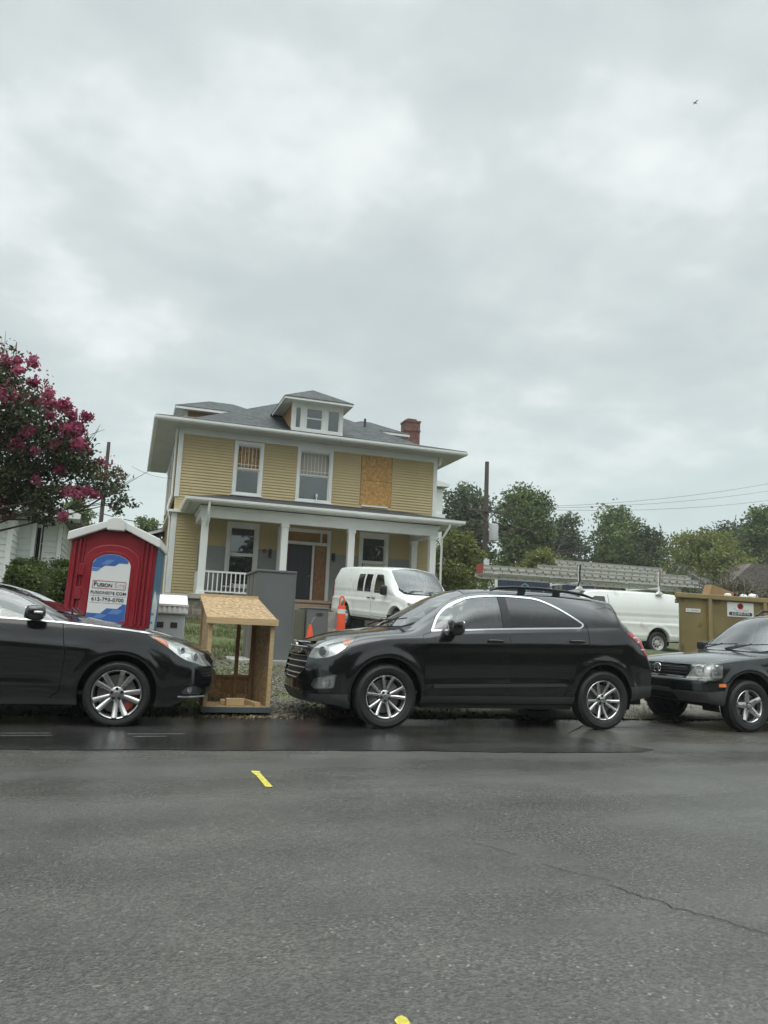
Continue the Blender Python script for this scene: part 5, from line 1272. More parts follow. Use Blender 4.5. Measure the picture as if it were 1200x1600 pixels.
    # ---- ground floor windows
    def sash(r, gap, name='window'):
        x0, x1, z0, z1 = r; b = MB(); zm = z0 + (z1 - z0) * .53
        frame_rect(b, x0 - .13, x1 + .13, z0 - .02, z1 + .16, .135, W - .055, W + .09, top=.18, bot=.05); b.box(x0 - .18, x1 + .18, W - .10, W, z0 - .09, z0 - .02)
        frame_rect(b, x0, x1, zm, z1 - .02, .05, W, W + .035); frame_rect(b, x0, x1, z0 + .03 + gap, zm - gap * .0, .05, W + .04, W + .075, top=.06)
        wn = P(b, 'window', M_WHITE, root, bevel=.004)
        b = MB(); b.box(x0 + .05, x1 - .05, W + .016, W + .019, zm + .05, z1 - .07); b.box(x0 + .05, x1 - .05, W + .056, W + .059, z0 + .08 + gap, zm - .06); P(b, 'pane', G_WIN, wn)
        return wn
    sash(lw, 0.); wn = sash(rw, 0.)
    b = MB(); b.box(8.8, 9.62, W + .012, W + .014, 3.0, 3.70); P(b, 'paper_notice', M_PALE, wn)
    # ---- front door
    b = MB(); x0, x1, z0, z1 = dr
    frame_rect(b, x0 - .13, x1 + .13, z0, z1 + .12, .13, W - .05, W + .12, bot=0); b.box(x0, x1, W - .03, W + .10, 4.26, 4.38)
    b.box(5.56, 5.63, W - .01, W + .1, z0, 4.26); b.box(6.70, 6.80, W - .01, W + .1, z0, 4.26); b.box(5.62, 5.68, W - .02, W + .09, 4.38, z1); b.box(7.0, 7.06, W - .02, W + .09, 4.38, z1)
    en = P(b, 'door_surround', M_WHITE, root, bevel=.004)
    b = MB(); b.box(5.64, 5.74, W + .0, W + .12, z0, 4.26); b.box(6.78, 6.83, W - .015, W + .11, z0, 4.26); P(b, 'red_jamb', M_REDFR, en)
    b = MB(); b.box(x0, x1, W + .06, W + .08, 4.38, z1); b.box(x0, 5.56, W + .05, W + .07, z0, 4.26); P(b, 'transom_boards', M_OSBB, en)
    b = MB(); b.box(6.80, x1, W + .03, W + .06, z0, 4.26); b.box(6.9, 7.25, W + .005, W + .03, 3.85, 3.92); b.box(6.9, 7.25, W + .005, W + .03, 3.05, 3.13); b.box(6.88, 7.27, W + .005, W + .03, 2.3, 2.4); P(b, 'sidelight_boards', M_OSBB, en)
    b = MB(); b.box(5.74, 6.70, W + .07, W + .11, z0, 4.25)
    for k in range(3): b.box(5.86 + k * .27, 6.04 + k * .27, W + .062, W + .07, 2.3, 4.0)
    dd = P(b, 'door', M_DOORD, en, bevel=.004)
    b = MB(); b.sup((6.62, W + .04, 3.05), (.03, .03, .03), 1, 1, 8, 12); P(b, 'handle', M_BRASS, en)
    for x, z in ((5.03, 3.72), (7.55, 3.74)):
        b = MB(); b.box(x - .06, x + .06, W - .06, W - .02, z - .02, z + .26); b.lathe([(.0005, .2), (.07, .16), (.055, .14), (.045, -.04), (.07, -.06), (.0005, -.09)], 10, 'z', (x, W - .13, z)); P(b, 'wall_lantern', M_BLACKM, root, smooth=30)
    b = MB(); b.lathe([(.0005, -.05), (.07, -.05), (.08, -.01), (.08, .03)], 14, 'y', (4.82, W - .03, 3.90)); P(b, 'alarm_bell', mat('alarm_red', (.30, .05, .035), .5), root)
    b = MB(); Mx = Matrix.Translation((7.62, W - .02, 3.45)) @ Matrix.Rotation(math.pi / 2, 4, 'X'); b.text('1227', .15, Mx, 0, .008, .004); P(b, 'house_number', M_BRASS, root, recalc=False)
    # ---- porch
    PF = 26.95
    pr = MB(); pr.box(2.08, 11.0, PF, W - .05, 1.93, 2.03); pr.box(2.12, 10.95, PF + .05, PF + .12, 1.0, 1.93); pr.box(2.12, 2.2, PF + .12, W - .05, 1.0, 1.93); pr.box(10.87, 10.95, PF + .12, W - .05, 1.0, 1.93)
    P(pr, 'porch_floor', M_PORCHW, root, bevel=.008)
    b = MB(); b.box(1.92, 2.72, PF - .14, PF + .66, .9, 1.86); P(b, 'stone_pier', M_STONE)
    b = MB(); b.prism([(1.84, 1.86), (2.80, 1.86), (2.80, 1.98), (2.7, 2.035), (1.94, 2.035), (1.84, 1.98)], PF - .2, PF + .72, 'y'); P(b, 'pier_cap', M_CONC, root, bevel=.02)
    def post(x, y=PF + .18):
        b = MB(); b.box(x - .12, x + .12, y - .12, y + .12, 2.035, 4.70); b.box(x - .15, x + .15, y - .15, y + .15, 2.035, 2.16); b.box(x - .145, x + .145, y - .145, y + .145, 4.56, 4.70); P(b, 'porch_post', M_WHITE, root, bevel=.01)
    for x in (2.30, 5.10, 7.58, 10.80): post(x)
    post(10.80, W - .35)
    b = MB(); b.box(2.14, 11.0, PF + .06, PF + .30, 4.70, 5.06); b.box(2.14, 2.38, PF + .30, W - .02, 4.70, 5.06); b.box(10.76, 11.0, PF + .30, W - .02, 4.70, 5.06); b.box(2.08, 11.06, PF + .02, PF + .06, 4.98, 5.10); b.box(2.08, 2.14, PF + .06, W - .1, 4.98, 5.10); P(b, 'porch_beam', M_WHITE, root, bevel=.01)
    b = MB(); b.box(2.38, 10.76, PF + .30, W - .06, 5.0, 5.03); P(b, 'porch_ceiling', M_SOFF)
    px0, px1, py0 = 1.66, 11.75, 26.52
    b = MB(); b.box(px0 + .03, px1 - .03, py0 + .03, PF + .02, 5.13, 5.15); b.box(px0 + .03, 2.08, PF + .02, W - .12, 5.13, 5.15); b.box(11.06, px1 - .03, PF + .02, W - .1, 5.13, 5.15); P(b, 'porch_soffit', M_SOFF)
    b = MB(); b.box(px0, px1, py0 + .012, py0 + .035, 5.12, 5.26); b.box(px0, px0 + .03, py0 + .035, W - .15, 5.12, 5.26); b.box(px1 - .03, px1, py0 + .035, W - .1, 5.12, 5.26)
    b.prism([(py0 + .01 - p[0], 5.16 + p[1]) for p in gp], px0 - .1, px1 + .1, 'x'); b.prism([(px0 - .002 - p[0], 5.16 + p[1]) for p in gp], py0 - .05, W - .15, 'y'); b.prism([(px1 + .002 + p[0], 5.16 + p[1]) for p in gp], py0 - .05, W - .1, 'y')
    P(b, 'porch_gutter', M_WHITE)
    b = MB(); z0, z1 = 5.30, 5.93; e = .07; hx = 1.5
    A = [(px0 - e, py0 - e, z0), (px1 + e, py0 - e, z0), (px1 + e, W - .02, z0), (px0 - e, W - .02, z0), (px0 + hx, W - .015, z1), (px1 - hx, W - .015, z1)]
    A2 = [(p[0], p[1], p[2] - .035) for p in A[:4]]
    b.add(A + A2, [(0, 1, 5, 4), (1, 2, 5), (3, 0, 4), (6, 7, 1, 0), (7, 8, 2, 1), (9, 6, 0, 3), (9, 8, 7, 6)]); P(b, 'porch_roof', shingles('black_porch_shingles', (.020, .022, .024)))
    # railing with square balusters
    b = MB(); b.box(2.42, 4.98, PF + .14, PF + .20, 2.80, 2.86); b.box(2.42, 4.98, PF + .145, PF + .195, 2.12, 2.17)
    for x in np.arange(2.55, 4.95, .155): b.box(x - .018, x + .018, PF + .152, PF + .188, 2.17, 2.80)
    P(b, 'porch_railing', M_WHITE)
    b = MB(); b.box(2.24, 2.32, PF + .34, W - .06, 2.80, 2.88); b.box(2.25, 2.31, PF + .34, W - .06, 2.08, 2.80); P(b, 'side_railing', M_WHITE)
    # things of the porch front: steps
    b = MB()
    for k in range(4): b.box(4.9, 7.5, PF - .30 * (k + 1), PF - .30 * k + .0, 1.0, 1.87 - .19 * k - .0)
    P(b, 'porch_steps', M_PORCHW, root, bevel=.012)
    b = MB(); b.box(4.6, 7.8, PF - 1.35, PF - 1.2, .9, 1.62); P(b, 'step_slab', M_CONC, root, bevel=.02)
    # downspouts
    b = MB(); b.tube([(2.34, py0 - .04, 5.20), (2.34, py0 + .0, 5.0), (2.34, py0 + .05, 4.72), (2.34, PF - .02, 4.40)], .045, 8); P(b, 'downspout', M_WHITE, root, smooth=50); b = MB(); b.tube([(XL - .10, W - .1, 8.3), (XL - .1, W + .25, 8.1), (XL - .10, W + .25, 5.8), (XL - .22, W + .2, 5.3), (XL - .1, W + .22, 4.9), (XL - .1, W + .22, 1.7)], .045, 8); P(b, 'downspout', M_WHITE, root, smooth=50); b = MB(); b.tube([(11.25, py0 - .03, 5.2), (11.25, py0, 5.05), (11.1, PF - .06, 4.6), (11.08, PF - .06, 1.9)], .045, 8); P(b, 'downspout', M_WHITE, root, smooth=50)
    b = MB(); b.tube([(11.95, W - .1, 8.38), (11.95, W - .10, 8.15), (11.9, W - .06, 8.0)], .05, 8); P(b, 'downspout', M_WHITE, root, smooth=50)
    # low wing at the back left
    b = MB(); siding(b, (.30, 36), (1, 0, 0), 1.0, 1.6, 4.75, (0, -1, 0)); siding(b, (.30, 39), (0, -1, 0), 3, 1.6, 4.6, (-1, 0, 0)); P(b, 'wing_wall', M_YEL, root, recalc=False)
    b = MB(); b.add([(.05, 35.7, 4.72), (1.30, 35.7, 5.16), (1.30, 39.3, 5.16), (.05, 39.3, 4.72), (.05, 35.7, 4.80), (1.30, 35.7, 5.24), (1.30, 39.3, 5.24), (.05, 39.3, 4.80)], [(0, 3, 2, 1), (4, 5, 6, 7), (0, 1, 5, 4), (1, 2, 6, 5), (2, 3, 7, 6), (3, 0, 4, 7)]); P(b, 'wing_roof', M_SHING)
    b = MB(); b.add([(.04, 35.66, 4.62), (1.30, 35.66, 5.06), (1.30, 35.72, 5.06), (.04, 35.72, 4.62), (.04, 35.66, 4.74), (1.30, 35.66, 5.18), (1.30, 35.72, 5.18), (.04, 35.72, 4.74)], [(0, 3, 2, 1), (4, 5, 6, 7), (0, 1, 5, 4), (1, 2, 6, 5), (2, 3, 7, 6), (3, 0, 4, 7)]); P(b, 'wing_fascia', M_WHITE)
    return root
yellow_house()

# a folding chair behind the railing
def porch_chair():
    x, y, z = 3.35, 28.6, 2.04
    t = thing('porch_chair', 'small dark chair on the porch behind the white railing', 'chair', (x, y, z))
    b = MB(); b.box(x - .22, x + .22, y - .2, y + .2, z + .42, z + .46); b.obj('seat', M_BLACKM, t, bevel=.01)
    b = MB(); b.prism([(y + .18, z + .46), (y + .21, z + .46), (y + .30, z + .88), (y + .27, z + .88)], x - .21, x + .21, 'x'); b.obj('backrest', M_BLACKM, t)
    for sx in (-1, 1):
        for y0, y1 in ((-.18, -.24), (.18, .26)): b = MB(); b.tube([(x + sx * .2, y + y0, z + .42), (x + sx * .2, y + y1, z)], .014, 6); b.obj('leg', M_BLACKM, t)
porch_chair()

# ------------------------------------------------------------------ neighbours
def white_house():
    root = thing('white_house', 'single storey white clapboard house behind the pink blossom tree', 'house', (-5, 25, 1.0))
    def P(mb, n, m, par=root, **k): return mb.obj(n, m, par, **k)
    b = MB(); e = .175
    siding(b, (-11, 23.4), (1, 0, 0), 7.72, 1.0, 3.95, (0, -1, 0), e, .022)          # nearer wing, under its eave
    siding(b, (-3.28, 23.4), (0, 1, 0), 1.6, 1.0, 3.95, (1, 0, 0), e, .022)
    siding(b, (-3.28, 25), (1, 0, 0), .42, 1.0, 4.05, (0, -1, 0), e, .022)
    siding(b, (-2.62, 25.3), (1, 0, 0), .50, 1.0, 4.0, (0, -1, 0), e, .022); siding(b, (-2.86, 25.0), (.24 / .384, .3 / .384, 0), .384, 1.0, 2.4, (.3 / .384 * 0 + .78, -.62, 0), e, .022)
    siding(b, (-2.12, 25.3), (0, 1, 0), 9, 1.0, 4.0, (1, 0, 0), e, .022)
    P(b, 'wall', M_WHSID, recalc=False)
    b = MB(); b.box(-3.34, -3.22, 23.36, 23.5, 1.0, 3.95); b.box(-2.90, -2.80, 24.95, 25.06, 1.0, 4.05); b.box(-2.20, -2.09, 25.24, 25.36, 1.0, 4.05); b.box(-3.30, -2.8, 24.97, 25.02, 1.7, 1.8); P(b, 'corner_board', M_WHITE)
    b = MB(); b.box(-2.80, -2.66, 25.18, 25.24, 2.4, 3.8); wn = P(b, 'window', M_WHITE); b = MB(); b.box(-2.78, -2.68, 25.16, 25.18, 2.5, 3.7); P(b, 'pane', G_DARK, wn)
    b = MB(); b.box(-2.66, -2.1, 25.6, 25.65, 1, 4); P(b, 'inner_wall', M_DARK)
    # roofs: main slope with a deep eave, and the wing's own eave
    b = MB()
    b.prism([(-12, 4.15), (-1.60, 3.98), (-1.58, 4.07), (-4.5, 5.2), (-12, 5.4)], 24.5, 34.5, 'y'); P(b, 'roof', M_SHINGG)
    b = MB(); b.prism([(22.75, 3.90), (25, 4.02), (25, 5.0), (22.72, 3.98)], -11, -3.0, 'x'); P(b, 'wing_roof', M_SHINGG)
    b = MB(); b.box(-11, -3.0, 22.74, 23.38, 3.86, 3.90); b.box(-4.4, -1.62, 24.47, 25.2, 3.93, 3.97); P(b, 'soffit', M_SOFF)
    b = MB(); b.prism([(-3.3, 3.98), (-1.58, 3.96), (-1.56, 4.10), (-2.2, 4.36), (-2.3, 4.28), (-1.72, 4.06), (-3.3, 4.08)], 24.42, 24.47, 'y'); b.box(-11, -2.98, 22.68, 22.73, 3.86, 4.0); P(b, 'fascia', M_WHITE)
white_house()
def grey_house():
    root = thing('grey_house', 'low grey house with dark roof behind the red portable toilet', 'house', (-1, 36, 1.4))
    b = MB(); b.box(-8, .1, 36.3, 43, 1.2, 4.2); b.obj('wall', mat('grey_render', (.20, .205, .205), .85, noise=(1.5, .12)), root)
    b = MB(); b.prism([(35.9, 4.1), (36.0, 4.0), (43.2, 4.0), (43.4, 4.1), (39.6, 5.35)], -8.4, 1.25, 'x'); b.obj('roof', M_SHING, root)
    b = MB(); b.box(-2.7, -1.9, 36.24, 36.30, 2.4, 3.4); w = b.obj('window', M_WHITE, root); b = MB(); b.box(-2.62, -1.98, 36.22, 36.24, 2.48, 3.32); b.obj('pane', G_DARK, w)
    b = MB(); b.lathe([(.26, 4.2), (.26, 5.15), (.30, 5.16), (.30, 5.26), (.0005, 5.27)], 16, 'z', (-1.62, 37.0, 0)); b.obj('flue', mat('flue_metal', (.13, .14, .145), .5, .3), root, smooth=40)
grey_house()
def back_houses():
    root = thing('white_house', 'white house glimpsed beside the right corner of the yellow house', 'house', (19, 48, 1.4))
    b = MB(); b.box(14.5, 18.62, 45.2, 52, 1.0, 10.2); b.obj('wall', M_WHSID, root)
    b = MB(); b.prism([(14.2, 10.15), (18.95, 10.35), (18.97, 10.52), (16.5, 11.0), (14.2, 11.0)], 44.9, 52.3, 'y'); b.obj('roof', M_WHITE, root)
    b = MB(); b.box(18.0, 18.75, 45.0, 45.2, 8.0, 8.55); b.obj('window_hood', M_WHITE, root)
    root = thing('brown_roofed_house', 'low house with grey brown roof behind the skip on the right', 'house', (45, 47, 1.4))
    b = MB(); b.box(41.2, 52, 46, 54, .8, 4.9); b.obj('wall', mat('brown_wall', (.16, .12, .09), .85, noise=(1.5, .15)), root)
    b = MB(); b.prism([(40.4, 4.85), (53, 4.85), (49, 7.1), (43.4, 7.1)], 45.2, 54.6, 'y'); b.obj('roof', M_SHINGB, root)
    b = MB(); b.prism([(45.1, 4.8), (45.2, 4.95), (49.8, 7.12), (54.7, 4.9), (54.7, 4.8)], 40.3, 53.1, 'x'); b.obj('roof_slope', M_SHINGG, root)
back_houses()
# ------------------------------------------------------------------ site clutter
M_PRED = mat('red_plastic', (.25, .011, .020), .38, noise=(2.0, .10), rn=(4, .08))
M_PREDD = mat('red_plastic_recess', (.22, .010, .016), .45)
M_PWH = mat('white_plastic', (.72, .72, .69), .4, noise=(2.5, .07))
M_DECAL = mat('sign_white', (.72, .73, .72), .4)
M_DBLUE = mat('sign_blue', (.045, .13, .40), .4); M_DBLUE2 = mat('sign_mid_blue', (.12, .24, .50), .4)
M_DRED = mat('sign_red', (.42, .03, .03), .45)
M_INK = mat('sign_ink', (.035, .035, .045), .5); M_INKG = mat('sign_grey_ink', (.42, .43, .45), .5)
M_TEAL = mat('wrap_blue', (.03, .13, .24), .4, noise=(5, .3))
M_TAN = mat('tan_steel', (.205, .158, .066), .5, noise=(1.8, .2), rn=(5, .1), tint=(2.6, (.125, .080, .036), .57), bump=(3, .08, .05))
M_TAN2 = mat('tan_steel_worn', (.27, .205, .095), .55, noise=(3, .2), tint=(5, (.15, .085, .04), .62))
M_CARD = mat('cardboard', (.36, .23, .115), .85, noise=(4, .12))
M_CARDD = mat('cardboard_inside', (.20, .125, .065), .9)
M_ALUM = mat('ladder_aluminium', (.52, .52, .47), .45, .25, noise=(4, .12))
M_ORG = mat('safety_orange', (.75, .085, .022), .5, noise=(5, .08))
M_REFLB = mat('reflective_band', (.70, .70, .66), .4)
M_NAVY = mat('navy_banner', (.022, .032, .070), .7, noise=(2, .15))

def portable_toilet():
    root = thing('portable_toilet', 'red portable toilet with white roof and arched blue and white sign on its door', 'portable toilet', (-.20, 11.0, 0), 0, world=False)
    root.rotation_euler = (0, rad(1.4), rad(-7.0)); root.location = (-.213, 11.02, gzf(-.2, 10.6) - .03)
    def P(mb, n, m, par=root, **k): return mb.obj(n, m, par, world=False, **k)
    hw, dp = .53, .56; F = -dp
    ez, az = 2.02, 2.20       # wall height at the edge and under the ridge
    b = MB(); b.prism([(-hw, .12), (hw, .12), (hw, ez), (0, az), (-hw, ez)], -dp + .04, dp, 'y'); P(b, 'cabin', M_PRED, bevel=.02)
    # ribs of the front corner panels
    b = MB()
    for s in (-1, 1):
        for k, w in ((.49, .035), (.43, .03), (.375, .02)): b.box(min(s * k, s * (k - w)), max(s * k, s * (k - w)), F + .005, F + .045, .14, ez - .02 + (hw - k) * .3)
    P(b, 'corner_panel', M_PRED, bevel=.01)
    # arched door with frame groove
    def arch(w, z0, z1, rise, n=14): return [(-w, z0), (w, z0)] + [(w * math.cos(t), z1 + rise * math.sin(t)) for t in np.linspace(0, math.pi, n)]
    b = MB(); b.prism(arch(.365, .16, 1.76, .24), F + .018, F + .05, 'y'); P(b, 'door_frame', M_PREDD)
    b = MB(); b.prism(arch(.345, .18, 1.75, .225), F - .002, F + .03, 'y'); dr = P(b, 'door', M_PRED, bevel=.012)
    # hinge blocks stepping down the left edge
    for k in range(5): z = .35 + k * .30; b = MB(); b.box(-.395 - .012 * (k % 2), -.325, F - .012, F + .03, z, z + .155); P(b, 'hinge', M_PRED, dr, bevel=.008)
    rr = arch(.275, .98, 1.70, .19)
    b = MB(); b.prism(strip_closed(rr, .035), F - .014, F, 'y'); b.box(-.27, .28, F - .012, F, .86, .90); b.box(-.27, .06, F - .012, F, .62, .65); P(b, 'door_rib', M_PRED, dr, bevel=.006)
    b = MB(); b.box(.10, .30, F - .02, F, .70, .86); b.lathe([(.05, -.05), (.05, -.02), (.055, 0)], 16, 'y', (.20, F, .79)); b.sup((.335, F - .02, .76), (.035, .03, .05), .6, .6, 8, 12); la = P(b, 'latch', M_PRED, dr, bevel=.006)
    b = MB(); b.lathe([(.0005, -.055), (.035, -.055), (.035, -.045)], 14, 'y', (.20, F, .79)); P(b, 'lock', M_INK, la)
    # sign: white sheet, blue steps at the top and bottom, lettering
    sg = arch(.235, 1.0, 1.70, .15, 18)
    b = MB(); b.prism(sg, F - .008, F - .003, 'y'); s = P(b, 'sign', M_DECAL, dr)
    def inside(poly):       # clip a patch to the sign outline by sampling columns
        return poly
    y0, y1 = F - .0105, F - .008
    def arc(x): return 1.70 + .15 * math.sqrt(max(0, 1 - (x / .235) ** 2))
    topx = np.linspace(-.233, .20, 12)
    b = MB()
    b.prism([(-.233, 1.665), (-.12, 1.665), (-.08, 1.70), (.04, 1.70), (.09, 1.74), (.20, 1.74)] + [(x, arc(x) - .004) for x in topx[::-1]], y0, y1, 'y'); P(b, 'blue_band', M_DBLUE, s); b = MB()
    b.prism([(-.233, 1.003), (.233, 1.003), (.233, 1.22), (.19, 1.22), (.13, 1.16), (.0, 1.16), (-.07, 1.09), (-.233, 1.09)], y0, y1, 'y'); P(b, 'blue_band', M_DBLUE, s)
    for q, ya, yb in (([(-.13, 1.71), (-.04, 1.71), (.03, 1.775), (-.06, 1.775)], F - .0125, F - .0105), ([(-.233, 1.62), (-.17, 1.62), (-.125, 1.66), (-.233, 1.66)], y0, y1), ([(.02, 1.09), (.15, 1.09), (.21, 1.15), (.08, 1.15)], F - .0125, F - .0105), ([(-.16, 1.03), (-.04, 1.03), (.02, 1.08), (-.10, 1.08)], F - .0125, F - .0105)):
        b = MB(); b.prism(q, ya, yb, 'y'); P(b, 'pale_blue_band', M_DBLUE2, s)
    R = Matrix.Rotation(math.pi / 2, 4, 'X')
    T = lambda x, z: Matrix.Translation((x, F - .012, z)) @ R
    b = MB(); frame_rect(b, -.205, .205, 1.405, 1.505, .005, F - .012, F - .008); P(b, 'red_border', M_DRED, s)
    b = MB(); b.text('F', .082, T(-.192, 1.455), 0, .0015, .0014, 'LEFT'); b.text('USION', .062, T(-.148, 1.448), 0, .0015, .0014, 'LEFT', 1.0)
    b.text('FUSIONSITE.COM', .053, T(0, 1.352), 0, .0015, .0006, 'CENTER', 1.06); b.text('615-793-0700', .066, T(0, 1.268), 0, .0015, .0007, 'CENTER', 1.06)
    b.box(-.215, .215, F - .0095, F - .008, 1.310, 1.313); b.box(-.215, .215, F - .0095, F - .008, 1.222, 1.225); P(b, 'lettering', M_INK, s, recalc=False)
    b = MB(); b.text('S', .082, T(.062, 1.455), 0, .0015, -.0002, 'LEFT'); b.text('ITE', .062, T(.110, 1.448), 0, .0015, -.0002, 'LEFT', 1.0); P(b, 'pale_lettering', M_INKG, s, recalc=False)
    # roof: two moulded slopes and a ridge block
    b = MB()
    for sx in (-1, 1): b.prism([(sx * .02, az + .02), (sx * .02, az + .115), (sx * (hw + .035), ez + .075), (sx * (hw + .045), ez - .03), (sx * (hw + .02), ez - .035)], -dp - .05, dp + .05, 'y')
    rf = P(b, 'roof', M_PWH, bevel=.018)
    b = MB(); b.prism([(-.11, az - .045), (.11, az - .045), (.115, az + .085), (.05, az + .13), (-.05, az + .13), (-.115, az + .085)], -dp - .066, dp + .066, 'y'); P(b, 'ridge_cap', M_PWH, rf, bevel=.015)
    # blue printed wrap on the side, white skid
    b = MB(); b.box(hw + .003, hw + .012, -dp + .06, dp - .02, .2, ez - .03); wr = P(b, 'side_wrap', M_TEAL)
    b = MB(); b.add([(hw + .0145, -dp + .08, .3), (hw + .0145, -.1, .3), (hw + .0145, .25, 1.25), (hw + .0145, -.30, 1.45), (hw + .0145, -dp + .08, 1.30)], [(0, 1, 2, 3, 4)])
    P(b, 'white_flash', M_DECAL, wr, recalc=False)
    b = MB()
    for k in range(7): b.box(hw + .015, hw + .018, -dp + .10, -dp + .40 - .02 * (k % 3), .45 + k * .11, .48 + k * .11)
    P(b, 'side_lettering', M_DBLUE2, wr)
    b = MB(); b.box(-hw - .03, hw + .03, -dp - .04, dp + .04, .03, .12); P(b, 'skid', M_PWH, bevel=.02)
def strip_closed(poly, w):
    """ring as one polygon with a seam: outline and its inset"""
    n = len(poly); cx = sum(p[0] for p in poly) / n; cz = sum(p[1] for p in poly) / n; V = [Vector(p) for p in poly]; ins = []
    for i in range(n):
        d1 = (V[i] - V[i - 1]); d2 = (V[(i + 1) % n] - V[i])
        d1 = d1.normalized() if d1.length > 1e-9 else d2.normalized(); d2 = d2.normalized() if d2.length > 1e-9 else d1
        nn = (Vector((-d1.y, d1.x)) + Vector((-d2.y, d2.x))); nn = nn.normalized() if nn.length > 1e-6 else Vector((-d1.y, d1.x))
        ins.append(tuple(V[i] + nn * w))
    return [tuple(v) for v in V] + [tuple(V[0])] + [ins[0]] + ins[::-1]
portable_toilet()

def wash_station():
    x, y = .60, 12.3; z = gzf(x, y)
    root = thing('wash_station', 'pale grey plastic hand wash station with ribbed white lid, beside the red portable toilet', 'hand wash station', (x, y, z))
    def P(mb, n, m, par=root, **k): return mb.obj(n, m, par, **k)
    b = MB(); b.box(x - .24, x + .24, y - .26, y + .26, z, z + .98); P(b, 'body', mat('pale_grey_plastic', (.42, .44, .44), .45, noise=(2, .1)), bevel=.03)
    b = MB(); b.prism([(y - .30, z + .98), (y + .30, z + .98), (y + .30, z + 1.22), (y + .05, z + 1.28), (y - .30, z + 1.10)], x - .27, x + .27, 'x'); ld = P(b, 'lid', M_PWH, bevel=.025)
    b = MB()
    for k in range(7): b.box(x - .25 + k * .075, x - .215 + k * .075, y - .315, y - .28, z + 1.0, z + 1.09)
    b.box(x - .275, x + .275, y - .32, y - .28, z + 1.10, z + 1.13); P(b, 'rib', M_PWH, ld)
    b = MB()
    for k in (-.12, .08): b.box(x + k - .05, x + k + .05, y - .268, y - .255, z + .78, z + .86)
    P(b, 'dispenser', M_BLACKM)
wash_station()

